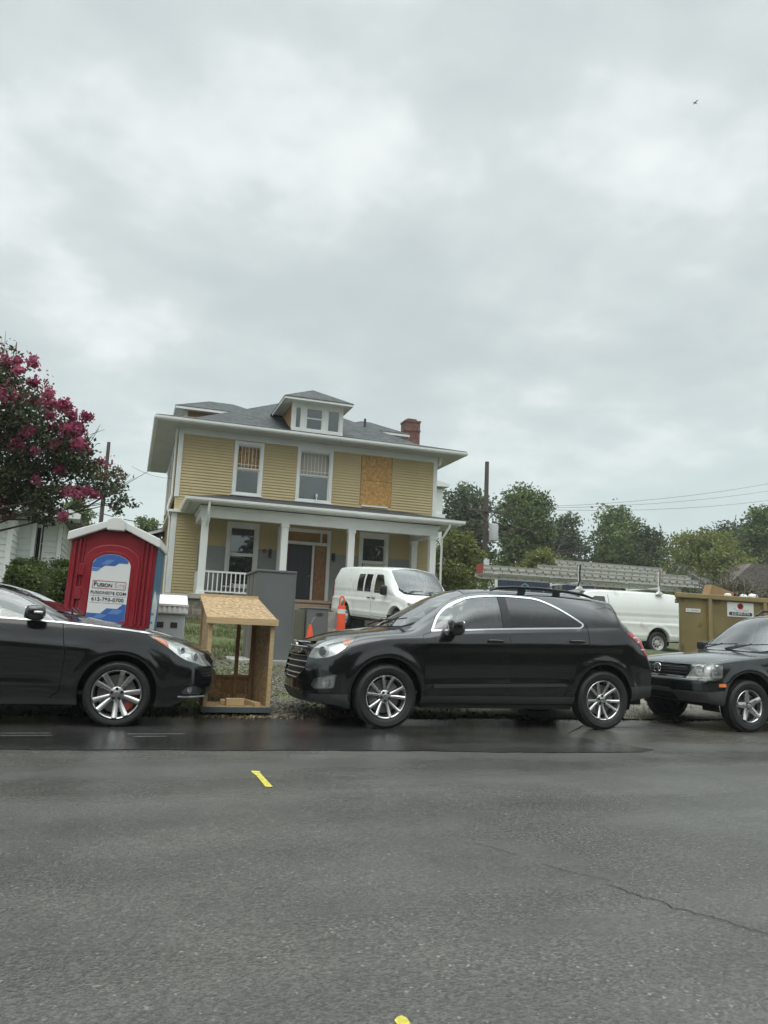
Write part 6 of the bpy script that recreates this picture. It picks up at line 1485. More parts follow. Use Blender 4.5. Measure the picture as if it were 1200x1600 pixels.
def timber_box():
    """open-fronted shelter of timber and chipboard with a sloping chipboard top"""
    x0, x1, y0, y1 = .955, 1.765, 9.62, 10.46; z0 = .06
    root = thing('timber_shelter', 'open timber and chipboard box with sloping roof standing at the kerb between the black cars', 'timber shelter', (1.39, 10.0, z0))
    def P(mb, n, m, par=root, **k): return mb.obj(n, m, par, **k)
    b = MB(); b.box(x0 - .02, x1 + .02, y0 - .02, y1 + .02, z0, z0 + .05); P(b, 'floor_panel', M_PLY, bevel=.004)
    b = MB(); b.box(x0 - .02, x1 + .02, y0 - .045, y0 - .021, z0 - .01, z0 + .052); P(b, 'sill_strip', mat('grey_green_strip', (.075, .10, .105), .6))
    zf, zb = 1.155, 1.43
    for (x, y, z1, m) in ((x0, y0, zf - .03, M_PINE), (x1 - .05, y0, zf - .03, M_PINE), (x0 - .03, y1 - .07, zb - .03, M_PINED), (x1 - .36, y1 - .05, zb - .05, M_PINED), (x1 - .165, y1 - .06, zb - .03, M_PINED)):
        b = MB(); b.box(x, x + .05, y, y + .04, z0 + .05, z1); P(b, 'post', m, bevel=.003)
    # side panels (the right one runs in a little towards the back)
    xb = x1 - .10
    def slab(bt, tp, t, nm, m, par=root, **k):
        """board between a bottom and a top edge, t thick along x or z"""
        (a, c), (e, f) = bt, tp; q = [Vector(v) for v in (a, c, f, e)]; mb = MB(); mb.add(q + [v + Vector(t) for v in q], [(0, 1, 2, 3), (7, 6, 5, 4), (0, 4, 5, 1), (1, 5, 6, 2), (2, 6, 7, 3), (3, 7, 4, 0)]); return P(mb, nm, m, par, **k)
    slab(((x1 - .012, y0 + .045, z0 + .052), (xb - .012, y1, z0 + .052)), ((x1 - .012, y0 + .045, zf - .02), (xb - .012, y1, zb - .03)), (.016, 0, 0), 'side_panel', M_PLY)
    slab(((x0 - .004, y0 + .045, z0 + .052), (x0 - .004, y1, z0 + .052)), ((x0 - .004, y0 + .045, zf - .02), (x0 - .004, y1, zb - .03)), (.014, 0, 0), 'side_panel', M_PLY)
    b = MB(); b.box(x0 + .02, xb - .02, y1 + .001, y1 + .016, z0 + .05, z0 + .34); P(b, 'back_panel', M_PLY)
    b = MB(); b.box(x0, xb, y1 - .04, y1, z0 + .34, z0 + .38); b.box(x0 + .3, xb - .1, y1 - .016, y1, z0 + .16, z0 + .30, 0); P(b, 'back_rail', M_PINED)
    # roof: panel, front and back battens, side batten
    X0, X1, XB = x0 - .035, x1 + .02, xb + .005
    rf = slab(((X0, y0 - .03, zf), (X1, y0 - .03, zf)), ((X0 - .02, y1, zb), (XB, y1, zb)), (0, 0, .02), 'roof', M_PLY)
    b = MB(); b.box(X0, X1 + .01, y0 - .07, y0 - .031, zf - .055, zf + .024); P(b, 'batten', M_PINE, rf, bevel=.003)
    b = MB(); b.box(X0 - .02, XB, y1 + .001, y1 + .036, zb - .05, zb + .05); P(b, 'batten', M_PINE, rf, bevel=.003)
    slab(((X1 - .035, y0 - .03, zf - .05), (X1, y0 - .03, zf - .05)), ((XB - .035, y1, zb - .05), (XB, y1, zb - .05)), (0, 0, .048), 'batten', M_PINE, rf)
    # loose offcuts on its floor
    zz = z0 + .052
    t = MB(); M = Matrix.Translation((1.355, 9.80, zz)) @ Matrix.Rotation(rad(4), 4, 'Z'); t.box(-.11, .11, -.045, .045, 0, .085, 0, M)
    tag(t.obj('timber_block', M_PINE, None, bevel=.004, loc=(1.355, 9.80, zz)), 'short pale timber block lying at the front of the open timber box floor', 'timber offcut', 'timber offcuts in the open box')
    t = MB(); M = Matrix.Translation((1.32, 9.98, zz)) @ Matrix.Rotation(rad(-6), 4, 'Z'); t.box(-.12, .08, -.08, .10, 0, .05, 0, M)
    tag(t.obj('timber_block', M_PINE, None, bevel=.004, loc=(1.32, 9.98, zz)), 'flat timber offcut behind the pale block on the open box floor', 'timber offcut', 'timber offcuts in the open box')
    t = MB(); M = Matrix.Translation((1.57, 9.95, zz)) @ Matrix.Rotation(rad(104), 4, 'Z'); t.box(-.25, .25, -.035, .035, 0, .045, 0, M)
    tag(t.obj('timber_plank', M_PINE, None, bevel=.003, loc=(1.57, 9.95, zz)), 'long timber stick lying front to back in the open box', 'timber offcut', 'timber offcuts in the open box')
timber_box()

def grey_cabinet():
    x0, x1, y0, y1 = 2.30, 3.04, 14.7, 16.1; z = gzf(2.6, 15)
    root = thing('utility_cabinet', 'tall grey cabinet with wooden slatted side on a concrete slab in front of the porch', 'cabinet', (2.66, 15.3, z))
    def P(mb, n, m, par=root, **k): return mb.obj(n, m, par, **k)
    b = MB(); b.box(x0 - .4, x1 + .15, y0 - .15, y1 + .2, z - .15, z + .06); P(b, 'slab', M_CONC, bevel=.015)
    b = MB(); b.box(x0, x1, y0, y0 + .05, z + .05, 2.11); P(b, 'front_panel', M_GREYP, bevel=.006)
    b = MB(); b.box(x0 - .02, x1 + .02, y0 - .02, y1, 2.11, 2.15); b.box(x1 - .02, x1 + .012, y0 - .012, y0 + .03, z + .05, 2.11); P(b, 'capping', M_GREYP, bevel=.005)
    b = MB()
    for k in range(8): ya = y0 + .05 + k * .165; b.box(x0 + .004 * (k % 3), x0 + .03, ya + .006, ya + .159, z + .05, 2.11)
    P(b, 'side_slats', mat('grey_wood', (.16, .15, .13), .85, noise=(3, .25, (8, 8, 1))))
    b = MB(); b.box(x0 + .03, x1 - .01, y1 - .05, y1, z + .05, 2.11); b.box(x1 - .04, x1, y0 + .05, y1, z + .05, 2.11); P(b, 'back_panel', M_GREYP)
    # smaller box in front of the steps
    x0, x1, y0, y1 = 4.10, 4.62, 18.2, 19.2; z = gzf(4.4, 18.5)
    root = thing('utility_box', 'low grey metal utility box with small dark emblem by the porch steps', 'utility box', (4.36, 18.6, z))
    b = MB(); b.box(x0, x1, y0, y1, z, 1.53); P(b, 'housing', M_GREYP, root, bevel=.012)
    b = MB(); b.box(x0 - .02, x1 + .02, y0 - .02, y1 + .02, 1.53, 1.56); P(b, 'lid', M_GREYP, root, bevel=.008)
    b = MB(); b.tube([(x0 + .30 + .09 * math.cos(a), y0 - .006, 1.40 + .035 * math.sin(a)) for a in np.linspace(0, 2 * math.pi, 17)], .006, 5); b.box(x0 + .26, x0 + .35, y0 - .012, y0 - .001, 1.385, 1.415); P(b, 'emblem', M_INK, root)
    b = MB(); b.tube([(x0 + .1, y0 - .004, 1.18), (x0 + .16, y0 - .004, 1.30), (x0 + .20, y0 - .004, 1.33)], .006, 5); P(b, 'scratch', M_INKG, root)
    b = MB(); b.box(3.52, 4.08, 18.35, 18.5, z, 1.50); tag(b.obj('block_wall', mat('olive_block', (.13, .13, .095), .9, noise=(3, .15)), None, loc=(3.8, 18.4, z), bevel=.01), 'short dull green block wall joining the low grey utility box', 'wall')
grey_cabinet()

def site_markers():
    x, y = 4.86, 17.9; z = gzf(x, y)
    root = thing('traffic_delineator', 'tall orange looped-top delineator post with white bands beside the white van', 'delineator', (x, y, z))
    def P(mb, n, m, par=root, **k): return mb.obj(n, m, par, **k)
    top = 1.86
    b = MB(); b.lathe([(.11, z + .05), (.105, z + .3), (.095, 1.60), (.085, 1.63), (.0005, 1.63)], 16, 'z', (x, y, 0)); P(b, 'body', M_ORG, smooth=40)
    b = MB(); b.tube([(x - .045, y, 1.62), (x - .055, y, 1.72), (x - .05, y, 1.80), (x - .02, y, top - .01), (x + .02, y, top - .01), (x + .05, y, 1.80), (x + .055, y, 1.72), (x + .045, y, 1.62)], .020, 8); P(b, 'loop_handle', M_ORG, smooth=50)
    for z0 in (1.44, 1.08): b = MB(); b.lathe([(.0985, z0), (.0965, z0 + .11)], 16, 'z', (x, y, 0)); P(b, 'reflective_band', M_REFLB, smooth=40)
    b = MB(); b.lathe([(.22, z), (.22, z + .05), (.12, z + .07)], 8, 'z', (x, y, 0)); P(b, 'rubber_base', M_BLKPL)
    x, y = 4.05, 17.6; z = gzf(x, y)
    root = thing('traffic_cone', 'orange traffic cone in front of the low grey utility box', 'traffic cone', (x, y, z))
    b = MB(); b.box(x - .17, x + .17, y - .17, y + .17, z, z + .03); P(b, 'base', M_ORG, root, bevel=.01)
    b = MB(); b.lathe([(.135, z + .03), (.035, 1.14), (.03, 1.155), (.0005, 1.155)], 18, 'z', (x, y, 0)); P(b, 'cone', M_ORG, root, smooth=40)
    x, y = 3.2, 16.2; z = gzf(x, y)
    b = MB(); b.lathe([(.05, z - .05), (.05, z + .62), (.04, z + .64), (.0005, z + .64)], 12, 'z', (x, y, 0)); tag(b.obj('bollard', mat('pale_yellow_post', (.45, .42, .28), .6, noise=(6, .15)), None, smooth=40, loc=(x, y, z)), 'short pale yellow post beside the tall grey cabinet', 'post')
site_markers()

def skip():
    """steel roll-off container with ribs and a heavy top rail"""
    x0, x1, y0, y1 = 12.50, 18.6, 15.3, 17.5; z = gzf(14, 16) - .05; zt = 2.20
    root = thing('rubbish_skip', 'tan steel rubbish skip with white phone number sign behind the right hand car', 'skip', (15.5, 16.4, z))
    def P(mb, n, m, par=root, **k): return mb.obj(n, m, par, **k)
    b = MB(); sl = 1.75; b.box(x0, x1, y0, y0 + .03, z + .15, zt); b.prism([(x0, y0 + .03), (x0 + .04, y0 + .03), (x0 + sl + .04, y1), (x0 + sl, y1)], z + .15, zt, 'z'); b.box(x1 - .03, x1, y0 + .03, y1, z + .15, zt); b.box(x0 + sl + .04, x1 - .03, y1 - .03, y1, z + .15, zt); b.prism([(x0 + .04, y0 + .03), (x1 - .03, y0 + .03), (x1 - .03, y1 - .03), (x0 + sl, y1 - .03)], z + .15, z + .2, 'z'); P(b, 'body', M_TAN)
    b = MB(); b.box(x0 - .12, x1 + .1, y0 - .07, y0 + .05, zt - .02, zt + .10); b.prism([(x0 - .10, y0 + .05), (x0 + .06, y0 + .05), (x0 + sl + .06, y1 - .05), (x0 + sl - .08, y1 - .05)], zt - .02, zt + .10, 'z'); b.box(x0 + sl - .08, x1, y1 - .05, y1 + .07, zt - .02, zt + .1); P(b, 'top_rail', M_TAN2, bevel=.02)
    for x in (13.28, 14.95, 16.6, 18.2): b = MB(); b.box(x, x + .10, y0 - .07, y0 - .001, z + .15, zt - .02); P(b, 'rib', M_TAN2, bevel=.008)
    b = MB(); b.box(x0 + .2, x1 - .2, y0 + .1, y0 + .3, z, z + .15); b.box(x0 + 2, x1 - .2, y1 - .3, y1 - .1, z, z + .15); P(b, 'skid', M_TAN)
    yf = y0 - .012
    b = MB(); b.box(13.88, 14.68, yf, y0 - .002, 1.80, 2.15); s = P(b, 'sign', M_DECAL)
    R = Matrix.Rotation(math.pi / 2, 4, 'X')
    b = MB(); b.prism([(14.275 + .095 * math.cos(a), 2.06 + .075 * math.sin(a)) for a in np.linspace(0, 2 * math.pi, 20)[:-1]], yf - .003, yf, 'y'); em = P(b, 'emblem', M_DRED, s)
    b = MB(); b.text('M', .11, Matrix.Translation((14.275, yf - .005, 2.058)) @ R, 0, .002, .006); b.prism([(14.255, 2.07), (14.295, 2.07), (14.275, 2.14)], yf - .006, yf - .003, 'y'); P(b, 'emblem_letter', M_INK, em, recalc=False)
    b = MB(); b.tube([(14.07 + .22 * t, yf - .003, 1.965 + .05 * math.sin(t * 9) * (1 - t)) for t in np.linspace(0, 1, 20)], .006, 5); b.tube([(14.32 + .20 * t, yf - .003, 1.965 + .02 * math.sin(t * 16)) for t in np.linspace(0, 1, 20)], .005, 5); P(b, 'script_line', M_INKG, s)
    b = MB(); b.prism(round_poly([(13.93, 1.83), (14.63, 1.83), (14.63, 1.915), (13.93, 1.915)], .035), yf - .003, yf, 'y'); nb = P(b, 'number_bar', M_INK, s)
    b = MB(); b.text('615-999-7774', .088, Matrix.Translation((14.28, yf - .0045, 1.873)) @ R, 0, .001, .0008, 'CENTER', 1.08); P(b, 'phone_number', M_DECAL, nb, recalc=False)
    b = MB(); b.box(12.66, 13.08, yf, y0 - .002, 1.85, 1.935); s = P(b, 'sticker', M_DECAL)
    b = MB()
    for xa, xb in ((12.69, 12.72), (12.735, 12.755), (12.80, 12.90), (12.91, 12.99), (13.0, 13.05)): b.box(xa, xb, yf - .002, yf, 1.875, 1.91)
    P(b, 'smudged_print', M_INKG, s)
    b = MB(); b.box(15.25, 15.6, yf, y0 - .002, 1.80, 2.02); P(b, 'sticker', M_DECAL)
    # load seen over the rim
    zr = zt + .05
    c = thing('cardboard_box', 'crumpled brown cardboard box lying open on top of the tan skip load', 'cardboard box', (14.1, 15.9, zr), world=False)
    c.rotation_euler = (rad(4), rad(17), rad(-14))
    def Q(mb, n, m, **k): return mb.obj(n, m, c, world=False, **k)
    b = MB(); b.box(-.30, .30, -.2, .2, 0, .27); Q(b, 'carton', M_CARD, bevel=.006)
    b = MB(); b.add([(.30, -.2, .27), (.30, .2, .27), (.50, .22, .12), (.50, -.20, .10)], [(0, 1, 2, 3), (3, 2, 1, 0)]); b.add([(.301, -.2, 0), (.301, .2, 0), (.301, .2, .27), (.301, -.2, .27)], [(0, 1, 2, 3)]); Q(b, 'flap', M_CARDD, recalc=False)
    b = MB(); b.add([(-.30, -.2, .0), (-.30, .2, .0), (-.46, .2, -.03), (-.44, -.22, -.03)], [(0, 1, 2, 3), (3, 2, 1, 0)]); Q(b, 'flap', M_CARD, recalc=False)
    def heap(name, label, cat, m, pts, r, seed):
        q = random.Random(seed); b = MB()
        for (x, y, z) in pts:
            M = Matrix.Translation((x, y, z)) @ Matrix.Rotation(q.uniform(0, 3), 4, 'Z') @ Matrix.Rotation(q.uniform(-.4, .4), 4, 'X'); b.sup((0, 0, 0), (r * q.uniform(.8, 1.5), r * q.uniform(.7, 1.1), r * q.uniform(.5, .9)), q.uniform(.6, 1), q.uniform(.5, 1), 7, 10, 0, M)
        return tag(b.obj(name, m, None, loc=pts[0], smooth=35), label, cat)
    M_BAG = mat('white_bag', (.78, .78, .77), .5, bump=(9, .5, .04)); M_BRN = mat('brown_rubbish', (.10, .06, .045), .9, noise=(6, .3)); M_STK = mat('brushwood', (.13, .12, .085), .95, noise=(8, .3))
    heap('rubbish_bag', 'white plastic bag at the right end of the skip load', 'bag', M_BAG, [(15.02, 15.65, zr + .08)], .13, 1)
    heap('rubbish_bag', 'low crumple of white plastic sheeting on the skip rim between box and bag', 'bag', M_BAG, [(14.72, 15.65, zr + .05)], .12, 2)
    heap('rubbish_bag', 'scrap of white plastic in front of the cardboard box on the skip', 'bag', M_BAG, [(14.10, 15.5, zr + .06)], .09, 3)
    heap('rubbish_bag', 'dark brown lump of rubbish beside the cardboard box on the skip', 'rubbish', M_BRN, [(14.72, 15.95, zr + .12)], .16, 4)
    q = random.Random(3); b = MB()
    for k in range(420):
        x = q.gauss(14.95, .26); y = q.gauss(16.3, .3); b.tube([(x, y, zr - .05), (x + q.gauss(0, .10), y + q.gauss(0, .1), zr + abs(q.gauss(.22, .14))), (x + q.gauss(0, .22), y + q.gauss(0, .2), zr + abs(q.gauss(.32, .16)))], .010, 4, cap=False)
    tag(b.obj('brushwood', M_STK, None, loc=(14.95, 16.3, zr)), 'tangle of grey brown brushwood sticking up from the skip', 'brushwood', kind='stuff')
skip()

def road_litter():
    z = .008
    b = MB(); b.add([(1.015, 5.50, z), (1.065, 5.49, z), (1.06, 6.03, z), (1.075, 6.07, z), (1.01, 6.10, z), (1.0, 6.05, z), (1.015, 5.9, z)], [(0, 1, 2, 3, 4, 5, 6)])
    b2 = MB(); b2.add([(.835, 2.10, z), (.875, 2.11, z), (.875, 2.268, z), (.865, 2.285, z), (.85, 2.28, z), (.835, 2.262, z)], [(0, 1, 2, 3, 4, 5)])
    m = mat('yellow_spray_paint', (.50, .44, .06), .7, noise=(40, .35), tint=(30, (.10, .095, .06), .60))
    tag(b.obj('paint_mark', m, None, recalc=False, loc=(1.05, 5.8, 0)), 'short yellow spray paint dash on the road in front of the cars', 'paint mark')
    tag(b2.obj('paint_mark', m, None, recalc=False, loc=(.86, 2.2, 0)), 'yellow paint dash at the very bottom edge of the road', 'paint mark')
    # a dead leaf
    b = MB(); lx, ly = -.62, 3.62
    b.add([(lx - .07, ly, .006), (lx - .02, ly - .03, .012), (lx + .045, ly - .035, .016), (lx + .06, ly + .01, .02), (lx + .02, ly + .035, .014), (lx - .03, ly + .02, .01)], [(0, 1, 2, 3, 4, 5)]); b.tube([(lx - .07, ly, .006), (lx - .11, ly - .015, .006)], .004, 4)
    tag(b.obj('fallen_leaf', mat('dead_leaf', (.02, .018, .015), .7), None, loc=(lx, ly, 0)), 'dark fallen leaf lying alone on the near asphalt at left', 'leaf')
    # pavement crack
    q = random.Random(8); b = MB(); pts = [(2.23, 3.16), (2.24, 3.1), (2.27, 3.02), (2.31, 3.0), (2.31, 2.9), (2.36, 2.83), (2.41, 2.76), (2.45, 2.66), (2.49, 2.58), (2.53, 2.42)]; P2 = []
    for a, c in zip(pts, pts[1:]):
        for t in np.linspace(0, 1, 6)[:-1]: P2.append((a[0] + (c[0] - a[0]) * t + q.gauss(0, .006), a[1] + (c[1] - a[1]) * t + q.gauss(0, .006)))
    pl = strip_poly(P2, .006); b.add([(x, y, .0075) for x, y in pl], [tuple([i, i + 1, len(pl) - 2 - i, len(pl) - 1 - i]) for i in range(len(P2) - 1)])
    for sg in [[(1.88, 3.96), (1.94, 3.87), (2.0, 3.72)], [(2.06, 3.56), (2.13, 3.42), (2.25, 3.27)], [(2.23, 3.16), (2.21, 3.22)]]:
        pl = strip_poly(sg, .004); n = len(sg); b.add([(x, y, .0075) for x, y in pl], [(i, i + 1, len(pl) - 2 - i, len(pl) - 1 - i) for i in range(n - 1)])
    tag(b.obj('road_crack', mat('crack_dark', (.012, .012, .011), .95), None, recalc=False), kind='structure')
    # thin pale strips on the asphalt by the parked saloon
    b = MB()
    for (x0, x1, y) in ((-1.02, -.60, 8.05), (-1.05, -.58, 7.90), (.10, .62, 8.0), (.15, .45, 7.84)): b.add([(x0, y, .016), (x1, y + .01, .016), (x1 + .03, y + .028, .016), (x0 + .02, y + .02, .016)], [(0, 1, 2, 3)])
    tag(b.obj('road_streaks', mat('pale_streak', (.22, .22, .21), .6, noise=(30, .4)), None, recalc=False), kind='structure')
    # white rubbish heap behind the SUV's tail
    b = MB(); x, y = 9.1, 13.6; z = gzf(x, y)
    b.add([(x - .5, y, z), (x + .75, y, z), (x + .7, y + .7, z), (x - .4, y + .7, z), (x - .1, y + .25, z + .55), (x + .12, y + .3, z + .74), (x + .5, y + .3, z + .5), (x - .35, y + .3, z + .48)], [(0, 1, 6, 5, 4, 7), (1, 2, 6), (2, 3, 5, 6), (3, 0, 7), (3, 7, 4, 5)])
    tag(b.obj('dust_sheet', mat('white_sheet', (.66, .64, .60), .7, bump=(5, .6, .06)), None, loc=(x, y, z)), 'heap of white sheeting on the ground between the SUV tail and the small dark car', 'sheeting')
road_litter()
def pebble(x, y, r, label):
    b = MB(); z = gzf(x, y); b.sup((x, y, z + r * .4), (r, r * .8, r * .6), .9, .9, 10, 14); tag(b.obj('stone', mat('pale_stone', (.42, .42, .40), .8, noise=(8, .15)), None, loc=(x, y, z), smooth=60), label, 'stone')
pebble(4.05, 9.62, .085, 'pale rounded stone on the verge under the middle of the SUV')

def ladders():
    """three ladders lying on the rack of the white van"""
    root = thing('roof_rack', 'white steel ladder rack standing on the roof of the side-on cargo van', 'roof rack', (15, 22.45, 2.72))
    for x in (13.72, 16.78):
        b = MB(); b.box(x - .025, x + .025, 21.55, 21.60, 2.70, 3.42); b.box(x - .025, x + .025, 23.3, 23.35, 2.7, 3.42); b.box(x - .025, x + .025, 21.60, 23.30, 2.85, 2.90); b.obj('cross_frame', M_WHITE, root)
        b = MB(); b.prism([(x - .13, 2.66), (x + .13, 2.66), (x + .05, 2.76), (x - .05, 2.76)], 21.50, 21.62, 'y'); b.obj('foot_clamp', M_WHITE, root, bevel=.01)
    b = MB(); b.tube([(13.74, 21.53, 3.46), (13.70, 21.52, 3.2), (13.72, 21.53, 2.95), (13.66, 21.54, 2.76)], .03, 6); b.obj('strap', M_BLACKM, root, smooth=40)
    b = MB(); b.tube([(16.80, 21.53, 3.44), (16.78, 21.52, 3.1), (16.78, 21.54, 2.95)], .025, 6); b.obj('strap', M_PINED, root, smooth=40)
    # the ladders lie tilted on edge, so their rails show one above the other
    def ladder(label, x0, x1, rails, y, tail=0, dz=0):
        t = thing('ladder', label, 'ladder', ((x0 + x1) / 2, y, rails[0]), group='ladders on the van roof')
        for k, z in enumerate(rails):
            yy = y + k * .16; b = MB(); h = .062
            b.box(x0, x1, yy, yy + .012, z - h + .012, z + h - .012); b.box(x0, x1, yy - .022, yy + .012, z - h, z - h + .012); b.box(x0, x1, yy - .022, yy + .012, z + h - .012, z + h)
            b.obj('side_rail', M_ALUM, t)
        if len(rails) > 1:
            m = bpy.data.materials.get('ladder_rung') or mat('ladder_rung', (.05, .05, .045), .6); x = x0 + .15
            b = MB(); b.tube([(x, y - .015, rails[0]), (x, y + .16 * (len(rails) - 1) + .02, rails[-1])], .018, 6); r0 = b.obj('rung', m, t)
            for k in range(1, int((x1 - x) / .305) + 1): r = r0.copy(); COL.objects.link(r); r.location = (.305 * k, 0, 0)
        if tail: b = MB(); b.box(x0 - .06, x0 + .08, y - .03, y + .18, rails[0] - .07, rails[-1] + .06); b.obj('end_cap', mat('red_cap', (.30, .06, .05), .6), t)
        return t
    ladder('longest ladder on the van roof with a red end cap', 10.30, 18.75, [3.055, 3.20], 21.75, 1)
    ladder('lower long ladder lying under the other ladders on the van roof', 10.36, 18.1, [2.90, 2.955], 22.1)
    ladder('shorter ladder lying highest on the van roof', 13.30, 17.55, [3.47, 3.59], 22.2)
    ladder('second long ladder just below the shorter top ladder on the van roof', 12.5, 18.4, [3.31, 3.36], 21.95)
ladders()

def banner():
    root = thing('fence_banner', 'navy blue fence banner with a pale arch logo behind the black SUV roof', 'banner', (17.5, 30, 1.2))
    def P(mb, n, m, par=root, **k): return mb.obj(n, m, par, **k)
    b = MB(); b.box(15.06, 17.80, 30, 30.02, 1.7, 3.62); b.box(18.25, 19.85, 30, 30.02, 1.7, 3.62); cl = P(b, 'banner_sheet', M_NAVY)
    for x in (15.0, 17.95, 18.15, 19.9): b = MB(); b.box(x - .06, x + .06, 30.03, 30.13, 1.0, 3.72); P(b, 'post', M_WHITE if x < 17 else M_GREYP)
    ml = mat('banner_logo', (.16, .30, .36), .6)
    b = MB(); b.prism(strip_poly([(16.12, 2.9), (16.14, 3.1), (16.22, 3.28), (16.36, 3.36), (16.50, 3.28), (16.58, 3.1), (16.60, 2.9)], .05), 29.985, 30, 'y'); b.prism(strip_poly([(16.18, 2.9), (16.36, 3.2), (16.54, 2.9)], .06), 29.985, 30, 'y'); P(b, 'logo', ml, cl)
    b = MB(); q = random.Random(2); x = 18.55
    R = Matrix.Rotation(math.pi / 2, 4, 'X'); b.prism([(18.55, 3.42), (19.35, 3.44), (19.35, 3.50), (18.55, 3.48)], 29.985, 30, 'y'); P(b, 'pale_strip', M_INKG, cl)
banner()

def utility_pole(label, x, y, z0, ztop, r, arms=True):
    root = thing('utility_pole', label, 'utility pole', (x, y, z0))
    def P(mb, n, m, par=root, **k): return mb.obj(n, m, par, **k)
    mw = mat('pole_wood', (.085, .070, .060), .9, noise=(2, .25, (6, 6, .6)))
    b = MB(); b.tube([(x, y, z0 - .3), (x, y, (z0 + ztop) / 2), (x, y, ztop)], [r * 1.15, r, r * .8], 12); P(b, 'pole', mw, smooth=50)
    if arms:
        b = MB(); b.box(x - 1.05, x + 1.0, y - .2, y - .1, 7.20, 7.32); a = P(b, 'crossarm', mw)
        b = MB()
        for dx in (-.9, -.4, .45, .9): b.lathe([(.05, 7.32), (.06, 7.38), (.035, 7.42), (.055, 7.46), (.0005, 7.5)], 8, 'z', (x + dx, y - .15, 0))
        b.tube([(x - .5, y - .15, 7.2), (x, y - .12, 6.75)], .025, 5); b.tube([(x + .5, y - .15, 7.2), (x, y - .12, 6.75)], .025, 5); P(b, 'insulator', M_GREYP, a)
        b = MB(); b.lathe([(.0005, 5.72), (.23, 5.74), (.24, 6.5), (.20, 6.58), (.0005, 6.62)], 18, 'z', (x + .28, y - .36, 0)); t = P(b, 'transformer', mat('transformer_grey', (.42, .44, .44), .5), smooth=40)
        b = MB(); b.lathe([(.04, 6.6), (.06, 6.68), (.03, 6.75), (.05, 6.82), (.0005, 6.9)], 8, 'z', (x + .2, y - .4, 0)); b.lathe([(.04, 6.6), (.06, 6.68), (.03, 6.75), (.05, 6.82), (.0005, 6.9)], 8, 'z', (x + .38, y - .4, 0)); b.tube([(x + .2, y - .4, 6.88), (x + .1, y - .3, 7.15), (x + .45, y - .2, 7.3)], .012, 5); P(b, 'bushing', M_GREYP, t)
        b = MB(); b.box(x - .12, x + .16, y - .2, y - .12, 4.45, 4.85); P(b, 'notice', M_DECAL)
    return root
utility_pole('wooden utility pole with crossarm and grey transformer right of the yellow house', 16.80, 35, 1.6, 9.82, .13)
utility_pole('thin utility pole standing behind the blossom tree at left', -1.62, 40, 1.6, 9.75, .105, False)
def cable(label, p, q, sag, r):
    b = MB(); p, q = Vector(p), Vector(q); b.tube([p + (q - p) * t - Vector((0, 0, sag * 4 * t * (1 - t))) for t in np.linspace(0, 1, 16)], r, 5); m = bpy.data.materials.get('cable_black') or mat('cable_black', (.03, .03, .032), .6)
    tag(b.obj('power_cable', m, None, loc=tuple(p)), label, 'cable', 'overhead cables')
cable('thick dark cable from the thin pole towards the yellow house', (-1.62, 40, 6.15), (1.31, 37.5, 5.55), .10, .022)
cable('upper of the three faint cables in the sky at right', (17.6, 35, 7.5), (62, 46, 18.6), 1.2, .009)
cable('middle of the three faint cables in the sky at right', (17.2, 35, 7.45), (62, 46, 17.6), 1.2, .009)
cable('lowest of the three faint cables in the sky at right', (16.4, 35, 7.45), (62, 46, 16.6), 1.4, .009)
cable('slack thin cable beside the left eave of the yellow house', (-.32, 30.2, 6.8), (1.28, 30.2, 6.5), .12, .006)
def bird():
    x, y, z = 51.8, 60.0, 57.15; k = .55
    root = thing('bird', 'tiny dark bird flying high in the cloudy sky', 'bird', (x, y, z), world=False); root.scale = (k, k, k)
    m = mat('dark_feathers', (.02, .02, .022), .8)
    b = MB(); b.sup((0, 0, 0), (.32, .10, .10), 1, 1, 10, 14); b.sup((-.33, 0, .05), (.10, .07, .07), 1, 1, 8, 10); b.add([(.28, -.03, 0), (.28, .03, 0), (.55, .12, 0), (.55, -.12, 0)], [(0, 1, 2, 3)]); b.obj('body', m, root, smooth=50, world=False)
    for s in (-1, 1): b = MB(); b.add([(-.14, s * .05, .04), (.14, s * .05, .02), (.22, s * .42, .25), (.25, s * .78, .18), (.05, s * .45, .30)], [(0, 1, 2, 4), (4, 2, 3)]); b.obj('wing', m, root, world=False)
bird()
# ------------------------------------------------------------------ trees and plants
M_BARK = mat('bark', (.075, .060, .047), .95, noise=(6, .3, (1, 1, .2)), bump=(20, .5, .02, (1, 1, .25)))
M_BARKP = mat('smooth_bark', (.085, .065, .050), .8, noise=(4, .25))
LG = {k: leaf_mat('leaves_' + k, a, b) for k, a, b in (
    ('deep', (.046, .068, .028), (.110, .145, .052)), ('grey', (.062, .084, .044), (.135, .170, .080)), ('mid', (.076, .112, .032), (.190, .240, .066)),
    ('light', (.115, .145, .032), (.28, .30, .075)), ('myrtle', (.036, .052, .026), (.100, .115, .045)), ('hedge', (.075, .115, .032), (.19, .24, .075)))}
M_PINK = leaf_mat('pink_petals', (.30, .045, .105), (.56, .16, .26), .6, .35)
M_RUST = leaf_mat('faded_petals', (.20, .045, .050), (.34, .11, .10), .7, .3)

